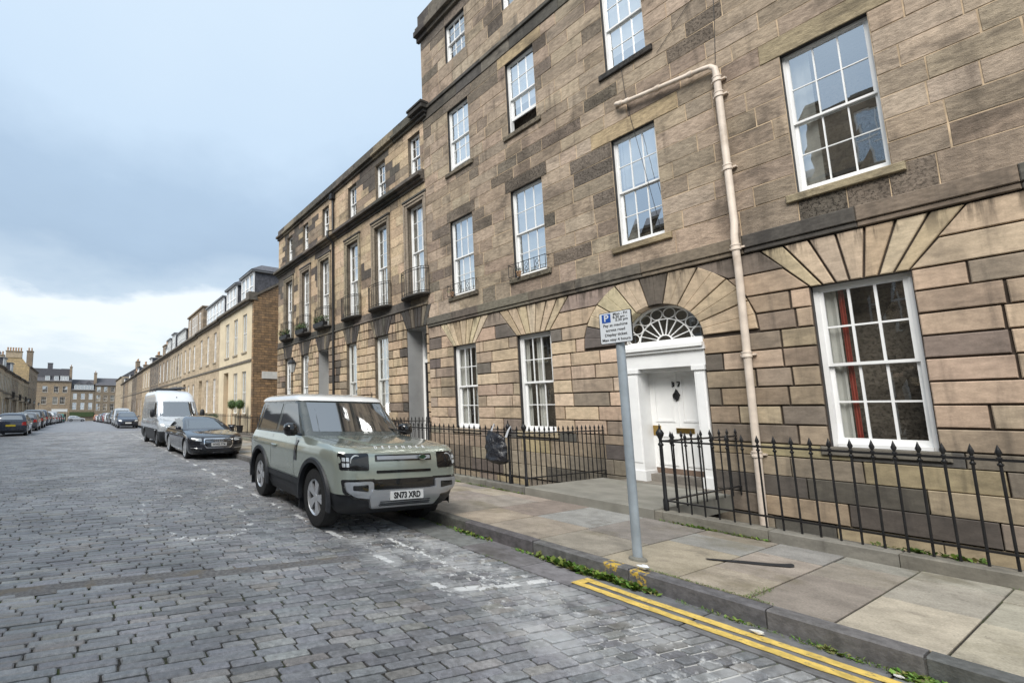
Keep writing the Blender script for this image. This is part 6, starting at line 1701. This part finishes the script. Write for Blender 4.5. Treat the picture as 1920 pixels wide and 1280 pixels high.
# ---------------------------------------------------------------- ordinary cars further along
def smallcar(nm, z=1.0, l=1.0, tall=0.0, boxy=False):
    """body kinds for the rows of parked cars"""
    root = empty(nm); wx, r = (1.25 * l, -1.25 * l), .315; W = [(x, r) for x in wx]
    lowr = [(.20, 1.84, -1.92, .78), (.33, 1.98, -2.0, .85), (.52, 2.02, -2.04, .88), (.70, 1.98, -2.05, .885), (.80, 1.86, -2.04, .875), (.88, 1.58, -2.03, .86), (.94, 1.15, -2.02, .845), (.98, .9, -1.99, .83)]
    ghr = [(.965, .98, -1.97, .82), (1.10, .70, -1.92, .775), (1.25, .36, -1.82, .715), (1.38, .02, -1.66, .64), (1.44, -.30, -1.45, .5), (1.465, -.6, -1.2, .25)]
    if boxy: ghr = [(.965, 1.05, -2.0, .83), (1.15, .80, -1.97, .80), (1.40, .48, -1.93, .74), (1.60, .20, -1.86, .68), (1.67, -.2, -1.7, .5), (1.69, -.6, -1.3, .25)]
    f = lambda rws, k: [(zz if zz < .95 else .95 + (zz - .95) * (1 + tall), a * l, b * l, c) for zz, a, b, c in rws]
    P = CARCOL['black']
    bo = carve(loft(lev(f(lowr, 0), .34, .6, .22, .45), [P, M['well']], 2), W, .37, .87, M['well']); gh = loft(lev(f(ghr, 1), .14, .5, .16, .4), [P], 2)
    inst('body', bo, root); inst('cabin_frame', gh, root); T = bvh([bo, gh]); zt = .95 + .43 * (1 + tall) + (.20 if boxy else 0) - .03
    add(root, 'windscreen', T, 'x+', [(-.70, 1.02), (.70, 1.02), (.58, zt - .02), (-.58, zt - .02)], M['carglass'], off=.005, r=.05)
    add(root, 'rear_window', T, 'x-', [(-.62, 1.04), (.62, 1.04), (.52, zt - .06), (-.52, zt - .06)], M['carglass'], off=.005, r=.05)
    add(root, 'side_window', T, 'y-', [(-.35 * l, 1.02), (.58 * l, 1.02), (.10 * l, zt - .06), (-.35 * l, zt - .03)], M['carglass'], True, off=.005, r=.04)
    add(root, 'rear_side_window', T, 'y-', [(-1.70 * l, 1.05), (-.43 * l, 1.02), (-.43 * l, zt - .03), (-1.5 * l, zt - .08)], M['carglass'], True, off=.005, r=.05)
    add(root, 'grille', T, 'x+', [(-.40, .46), (.40, .46), (.44, .62), (-.44, .62)], M['blackgloss'], off=.008, r=.04)
    add(root, 'lower_intake', T, 'x+', [(-.70, .27), (.70, .27), (.72, .40), (-.72, .40)], M['blackgloss'], off=.006, r=.03)
    for s in (-1, 1):
        inst('headlight', patch(T, 'x+', [(s * .50, .58), (s * .78, .60), (s * .80, .75), (s * .54, .72)][::s], M['lens'], off=.010, r=.06), root)
        inst('tail_light', patch(T, 'x-', [(s * .58, .68), (s * .84, .68), (s * .80, .90), (s * .60, .88)][::s], M['tail'], off=.008, r=.04), root)
    add(root, 'rear_bumper', T, 'x-', [(-.72, .24), (.72, .24), (.74, .36), (-.74, .36)], M['cladding'], off=.006, r=.03)
    a = MB(); a.box(2.03 * l, 2.04 * l, -.26, .26, .42, .53); a.build('number_plate', M['plate_w'], root)
    a = MB(); a.box(-2.075 * l, -2.065 * l, -.26, .26, .62, .73); a.build('rear_number_plate', M['plate_y'], root)
    wing_mirror(root, .66 * l, .95, 1.03, P, .07, .09, .06)
    put_wheels(root, make_wheel(r, .21, .21, 7, dbl=False), wx, r, .865, .21)
    ub = MB(); ub.box(-1.7, 1.6, -.45, .45, .2, .6); ub.build('underbody', M['well'], root)
    return root
def recolour(root, mt):
    for ch in root.children:
        if ch.name.split('.')[0] in ('body', 'cabin_frame', 'mirror'):
            ch.material_slots[0].link = 'OBJECT'; ch.material_slots[0].material = mt
hatch = smallcar('hatchback'); suv = smallcar('estate_car', tall=.35, l=1.06); mpv = smallcar('people_carrier', tall=.12, l=1.1, boxy=True)
used = set()
def car_at(proto, x, y, heading, colour, label, group=None):
    if proto.name in used: c = copy_tree(proto)
    else: c = proto; used.add(proto.name)
    recolour(c, CARCOL[colour]); tag(c, label, 'car', group); place(c, x, y, heading); return c
GL, GR = 'cars parked along the left kerb', 'cars parked along the right kerb'
c0 = car_at(hatch, -3.90, 36.1, 180, 'blue', 'dark hatchback seen from behind with red tail lights and yellow plate', GL)
car_at(hatch, -3.85, 43.2, 180, 'grey', 'grey hatchback parked ahead of the dark hatchback', GL)
car_at(suv, -3.8, 48.4, 180, 'black', 'black tall estate parked ahead of the grey hatchback', GL)
car_at(suv, -3.8, 54.6, 180, 'blue', 'dark blue tall estate in the left-hand row', GL)
car_at(hatch, -3.8, 60.5, 180, 'black', 'black hatchback between a blue estate and a white car', GL)
car_at(hatch, -3.8, 67.5, 180, 'white', 'white hatchback in the left-hand row', GL)
car_at(mpv, -3.8, 76.0, 180, 'silver', 'silver people carrier past the white hatchback', GL)
car_at(hatch, -3.8, 84.0, 180, 'grey', 'grey hatchback beyond the silver people carrier', GL)
car_at(suv, -3.8, 93.0, 180, 'black', 'black estate far along the left kerb', GL)
car_at(mpv, -3.9, 108.0, 180, 'teal', 'green people carrier far along the left kerb', GL)
car_at(hatch, 3.75, 45.3, 0, 'blue', 'small dark hatchback with round pale headlights facing down the street', GR)
car_at(mpv, 3.75, 51.0, 0, 'silver', 'silver people carrier with pale roof behind the small dark hatchback', GR)
far = [('suv', 58.5, 'black', 'black estate third beyond the van'), ('hatch', 64.5, 'grey', 'grey hatchback next beyond the black estate'), ('hatch', 71, 'white', 'white hatchback in the right-hand row'), ('hatch', 78, 'red', 'red hatchback in the right-hand row'),
       ('suv', 85, 'blue', 'blue estate next beyond the red hatchback'), ('hatch', 93, 'silver', 'silver hatchback in the right-hand row'), ('suv', 102, 'black', 'black estate far along the right kerb'), ('hatch', 112, 'white', 'white hatchback far along the right kerb'), ('hatch', 124, 'red', 'red hatchback far along the right kerb'), ('mpv', 134, 'orange', 'orange people carrier at the far right kerb')]
for k, y, c, l in far: car_at({'suv': suv, 'hatch': hatch, 'mpv': mpv}[k], 3.8, y, 0, c, l, GR)
car_at(hatch, -1.0, 128.0, 96, 'white', 'white hatchback turning across the far end of the street')
# ================================================================ small things
# --- parking sign on its post
sp = thing('parking_sign', (5.32, 2.856, PV), 'parking sign with blue P on a grey post at the kerb', 'sign')
q = MB(); q.lathe([(.043, -.1), (.043, 2.33)], 'z', (5.32, 2.856, PV), 16); q.build('post', M['pole'], sp, 40)
q = MB(); q.lathe([(.085, .0), (.08, .02), (.045, .035)], 'z', (5.32, 2.856, PV), 14); q.build('post_footing', M['slabstone'], sp)
FS = Fac((5.262, 0, 0), (0, 1, 0), (-1, 0, 0))
s0, s1, z0, z1 = 2.690, 3.034, 2.425, 2.785
q = MB(); FS.prism(q, [tuple(p) for p in roundpoly([(s0, z0), (s1, z0), (s1, z1), (s0, z1)], .02)], -.012, 0); pl_ = q.build('sign_plate', M['ink'], sp)
q = MB(); FS.prism(q, [tuple(p) for p in roundpoly([(s0 + .007, z0 + .007), (s1 - .007, z0 + .007), (s1 - .007, z1 - .007), (s0 + .007, z1 - .007)], .016)], .0005, .0025); q.build('sign_face', M['signplate'], pl_)
for zz in (2.50, 2.70): q = MB(); FS.box(q, 2.78, 2.93, zz - .012, zz + .012, -.10, -.0125); q.build('bracket', M['pole'], pl_)
q = MB(); FS.box(q, 2.905, 3.000, 2.668, 2.765, .003, .0045); q.build('p_panel', M['signblue'], pl_)
def stext(s, a, z, size, mt, d=.0035, bold=.0007, align='CENTER', sp_=1.0, sx=1.0):
    me = text_mesh('sign_text', s, size, mt, .0006, bold, align, sp_); o = inst('sign_text', me, pl_, FS.P(a, z, d), (R(90), 0, R(-90))); o.scale = (sx, 1, 1); return o
stext('P', 2.9525, 2.7165, .105, M['signplate'], .0052, .002)
for s, a, z in (('Mon - Fri', 2.802, 2.752), ('8.30 am -', 2.806, 2.718), ('5.30 pm', 2.790, 2.684)): stext(s, a, z, .040, M['ink'])
for s, z in (('Pay at machine', 2.632), ('across road', 2.578), ('Display ticket', 2.524), ('Max stay 4 hours', 2.468)): stext(s, 2.862, z, .044, M['ink'], sx=.98)

# --- black rubbish sack hung on the railing
bg = MB(); nU, nV = 22, 22; rws = []
import mathutils
for v in range(nV + 1):
    t = v / nV; ring = []
    z = .60 + .62 * t
    hw = .245 * (min(1, (t / .12) ** .5) if t < .12 else 1) * (1 - .35 * max(0, t - .72) / .28) ; th = .13 * (min(1, (t / .15) ** .5)) * (1 - .75 * t ** 1.6) + .012
    for u in range(nU):
        a = 2 * math.pi * u / nU
        nz_ = mathutils.noise.noise(Vector((math.cos(a) * 2.2, math.sin(a) * 2.2 + 3, t * 5))) * .045 + mathutils.noise.noise(Vector((math.cos(a) * 6, math.sin(a) * 6, t * 12 + 9))) * .018
        ring.append((RX - .115 - th * .35 + math.sin(a) * (th + nz_ * .8), 6.46 + math.cos(a) * (hw + nz_) + .05 * (t - .5), z + nz_ * .4 + (.05 * math.cos(a) * t)))
    rws.append(ring)
i = bg.grid(rws, close=True); bg.cap(range(i + nU - 1, i - 1, -1)); bg.cap(range(i + nV * nU, i + (nV + 1) * nU))
sack_m = mat('black_sack_plastic', (.012, .012, .016), .28, 0, .6); t = NT(sack_m); t.bump(t.noise(18, 4, .6, dist=1.0), .8, .02)
sk = thing('rubbish_sack', (RX - .1, 6.46, .6), 'crumpled black plastic sack hanging on the railing', 'bag')
me = bg.mesh('sack', sack_m, 60); recalc(me); inst('sack', me, sk)
for (y0, y1, zt) in ((6.26, 6.20, 1.36), (6.66, 6.60, 1.40)):
    h = MB(); h.grid([[(RX - .09, y0 - .02, 1.14), (RX - .10, y0 + .03, 1.14)], [(RX - .05, (y0 + y1) / 2 - .015, 1.28), (RX - .06, (y0 + y1) / 2 + .02, 1.28)], [(RX - .02, y1 - .01, zt), (RX - .02, y1 + .012, zt)], [(RX + .03, y1, zt - .12), (RX + .03, y1 + .02, zt - .12)]]); h.build('tie', mat('grey_tie', (.45, .46, .48), .4), sk)

# --- clipped ball trees in pots before the cream house
leaf_m = mat('leaf_green', rough=.55); t = NT(leaf_m); t.col(t.bright(t.attr(), t.ramp(t.noise(8, 3), .25, .75, .6, 1.4)))
def ball_tree(x, y, z, r, h, label):
    t_ = thing('ball_tree', (x, y, z), label, 'tree', 'clipped trees before the cream house')
    p = MB(); p.lathe([(.18, 0), (.24, .42), (.26, .42), (.26, .47), (.2, .47)], 'z', (x, y, z), 14); p.build('pot', M['blackpipe'], t_, 40)
    s = MB(); s.tube([(x, y, z + .4), (x + .02, y, z + h - r * .6)], [.03, .022], 6); s.build('trunk', M['door_wood'], t_)
    c = MB(); c.lathe([(.001, h - r * .8), (r * .5, h - r * .68), (r * .8, h - r * .1), (r * .7, h + r * .4), (r * .3, h + r * .75), (.001, h + r * .8)], 'z', (x, y, z), 12, col=(.02, .04, .008), caps=False)
    for i in range(1400):
        d = Vector((rnd(-1, 1), rnd(-1, 1), rnd(-1, 1)))
        if d.length > 1 or d.length < .1: continue
        d.normalize(); q = r * rnd(.72, 1.04) * (1 + .08 * mathutils.noise.noise(d * 3)); P = Vector((x, y, z + h)) + d * q
        a = d.orthogonal().normalized(); a.rotate(Matrix.Rotation(rnd(0, 6.28), 3, d)); a = (a + d * rnd(-.3, .9)).normalized(); b = a.cross(d).normalized() * .02; L = .06
        c.face([P, P + a * L * .5 + b, P + a * L, P + a * L * .5 - b], vary((.055, .115, .022), .45))
    c.build('crown', leaf_m, t_)
ball_tree(9.6, 31.6, PV, .37, 1.88, 'clipped ball tree in a black pot, nearer the cream door')
ball_tree(9.6, 29.75, PV, .37, 1.88, 'clipped ball tree in a black pot, nearer the rubble gable')
hd = MB()
for i in range(1200):
    P = Vector((8.75 + rnd(-.3, .3), rnd(33.0, 34.6), PV + rnd(.3, 1.15))); d = Vector((rnd(-1, 1), rnd(-1, 1), rnd(-.2, 1))).normalized(); b = d.orthogonal().normalized() * .03
    hd.face([P, P + d * .05 + b, P + d * .1, P + d * .05 - b], vary((.04, .085, .02), .4))
bx_ = thing('low_hedge', (8.75, 33.8, PV), 'low dark green bush behind the railing by the cream door', 'bush'); hd.build('foliage', leaf_m, bx_)
bp = MB(); bp.box(8.5, 9.0, 32.9, 34.7, PV, PV + .4); bp.build('trough', M['blackpipe'], bx_)
# plants on three balconies
for k, b in enumerate(bals[:3]):
    o = u2[k]; c = MB(); cc = (o[0] + o[1]) / 2
    for i in range(420):
        P = F2.P(cc + rnd(-.5, .5), 5.78 + rnd(0, .28), rnd(.12, .42)); d = Vector((rnd(-1, 1), rnd(-1, 1), rnd(0, 1.2))).normalized(); e = d.orthogonal().normalized() * .025
        c.face([P, P + d * .07 + e, P + d * .14, P + d * .07 - e], vary(random.choice([(.06, .11, .03), (.05, .09, .025), (.16, .12, .06)]), .4))
    t_ = thing('balcony_plants', tuple(F2.P(cc, 5.6, .3)), ['green plants in a trough on the end balcony', 'bushy plants on the balcony next to the end one', 'tall plants on the balcony left of the black downpipe'][k], 'plants'); c.build('foliage', leaf_m, t_)
    tr = MB(); F2.box(tr, cc - .5, cc + .5, 5.601, 5.80, .14, .40); tr.build('trough', M['blackpipe'], t_)
# pots on the window guards
for k, (o, d0) in enumerate(((f1[3], .0), (f1[4], .1))):
    t_ = thing('flower_pot', tuple(FR.P(o[0] + .75 + d0, 5.18, .1)), ['small clay pot behind the iron window guard above the sack', 'small pot plant behind the iron window guard by the house corner'][k], 'pot')
    p = MB(); p.lathe([(.045, .0), (.062, .11), (.07, .11), (.07, .135), (.05, .135)], 'z', FR.P(o[0] + .75 + d0, 5.181, .09), 12); p.build('pot', M['clay'], t_, 40)
    c = MB()
    for i in range(40):
        P = FR.P(o[0] + .75 + d0 + rnd(-.05, .05), 5.31, .09 + rnd(-.04, .04)); d = Vector((rnd(-1, 1), rnd(-1, 1), rnd(.5, 2))).normalized(); e = d.orthogonal().normalized() * .012
        c.face([P, P + d * .07 + e, P + d * .15, P + d * .07 - e], vary((.06, .11, .03), .4))
    c.build('foliage', leaf_m, t_)

# --- weeds and grass along the kerb foot and the copings
weed_m = mat('weed_green', rough=.6); t = NT(weed_m); t.col(t.attr())
def weeds(name, spots, label):
    w = MB()
    for (x, y, z, n, r, h, bl) in spots:
        for i in range(n):
            a = rnd(0, 6.283); rr = r * math.sqrt(rnd(0, 1)); P = Vector((x + rr * math.cos(a) * .45, y + rr * math.sin(a) * 1.3, z))
            d = Vector((rnd(-1, 1), rnd(-1, 1), rnd(.25, 1.5))).normalized(); L = h * rnd(.25, .85); s = d.cross(Z); s = (s.normalized() if s.length > .01 else Vector((1, 0, 0))) * L * (.07 if bl else .28)
            c = vary(random.choice([(.11, .22, .03), (.07, .15, .022), (.17, .25, .04), (.20, .20, .06)]), .35); m_ = P + d * L * .55 - Z * L * .06
            w.face([P, m_ + s, P + d * L - Z * L * .25, m_ - s], c)
    tag(w.build(name, weed_m), label, 'weeds', kind='stuff')
sp_ = []
y = -1.2
while y < 6.5:
    dens = .35 + .65 * (mathutils.noise.noise(Vector((y * .9, 3.3, 0))) * .5 + .5)
    if rnd(0, 1) < (dens - .18) * 1.45: sp_.append((KX - .045, y, zroad(KX, y), int(rnd(14, 60)), rnd(.05, .12), rnd(.04, .11), rnd(0, 1) < .45))
    y += rnd(.06, .13)
for k in range(10): sp_.append((KX - .06 + rnd(-.03, .02), rnd(3.0, 3.6), zroad(KX, 3), 40, .14, .14, False))
for k in range(9): sp_.append((KX - .05 + rnd(-.03, .02), rnd(2.55, 2.9), zroad(KX, 3), 36, .12, .12, False))
for k in range(12): sp_.append((KX - .06 + rnd(-.03, .02), rnd(.55, 1.0), zroad(KX, 3), 46, .13, .09, False))
weeds('kerb_weeds', sp_, 'green weeds growing in the gutter along the kerb')
sp_ = []
for k in range(46): sp_.append((KX + .16, 1.75 + .9 * k / 46, PV, 14, .035, .035, True))
for k in range(26): sp_.append((KX + .16 + .43 * k / 26, 1.89, PV, 9, .03, .04, True))
for k in range(110): sp_.append((AW - .02, rnd(5.9, 9.8), PV, 12, .05, .07, rnd(0, 1) < .7))
for k in range(26): sp_.append((AW - .02, rnd(2.5, 3.6), PV, 16, .06, .08, rnd(0, 1) < .6))
for k in range(16): sp_.append((AW - .012, rnd(-1, 2.4), PV, 6, .04, .035, True))
for k in range(6): sp_.append((3.7 + rnd(-.1, .1), 1.25 + rnd(-.15, .15), zroad(3.7, 1.2), 16, .07, .05, True))
for k in range(5): sp_.append((4.36 + rnd(-.05, .02), 3.9 + rnd(-.2, .2), zroad(4.36, 4), 14, .07, .04, True))
weeds('pavement_grass', sp_, 'grass and moss in the pavement joints and along the copings')
fw_ = []
for k in range(8): fw_.append((AW + .19, 1.55 + rnd(-.45, .35), .25, 16, .07, .10, False))
weeds('coping_weeds', fw_, 'yellow-flowered weeds behind the railing on the coping')
# --- litter
def litter(name, x, y, z, s, col, label):
    l = MB(); n = 9; rws = []
    for a in range(5):
        rws.append([(x + s * (math.cos(6.283 * b / n) * math.sin(.4 + a * .6) + rnd(-.25, .25)), y + s * 1.4 * (math.sin(6.283 * b / n) * math.sin(.4 + a * .6) + rnd(-.25, .25)), z + max(0, s * .9 * math.cos(a * .36) + rnd(-.2, .2) * s)) for b in range(n)])
    l.grid(rws, close=True); l.cap(range(n)); o = l.build(name, mat(name + '_paper', col, .8)); recalc(o.data); tag(o, label, 'litter')
litter('crumpled_tissue', KX + .11, 2.66, PV + .005, .042, (.75, .76, .76), 'crumpled white tissue on the kerb below the parking sign')
litter('paper_scrap', KX - .20, 1.72, zroad(4.7, 1.7) + .006, .03, (.70, .68, .62), 'pale paper scrap lying in the gutter by the yellow lines')
litter('drink_label', KX - .14, 1.05, zroad(4.7, 1) + .006, .018, (.7, .68, .64), 'tiny white scrap in the gutter weeds')
for k, (x, y) in enumerate(((7.38, 1.37), (7.36, 1.12), (7.39, .93))):
    pass
# --- blurred black smear on the flags, with a made-up flat strip shape
st = MB(); pts = [(5.97, 2.53, .018), (6.08, 2.42, .036), (6.18, 2.32, .048), (6.28, 2.21, .054), (6.37, 2.12, .056), (6.44, 2.06, .060), (6.49, 2.04, .050), (6.54, 2.04, .025)]
a_, b_ = [], []
for x, y, w in pts: a_.append((x - w * .55, y - w * .75, PV + .007 + rnd(0, .004))); b_.append((x + w * .55, y + w * .75, PV + .007 + rnd(0, .004)))
st.grid([a_, [((p[0] + q[0]) / 2, (p[1] + q[1]) / 2, PV + .016) for p, q in zip(a_, b_)], b_], flip=True)
tag(st.build('black_smear', M['cladding'], None, 60), 'short flat black smear on the pavement near the parking sign', 'smear')
# --- street name plate on the rubble gable
nm = MB(); nm.box(10.86, 12.13, 28.955, 28.985, 3.76, 4.25); tag(nm.build('street_name_plate', M['white_old']), 'pale street name plate on the rubble gable', 'sign')
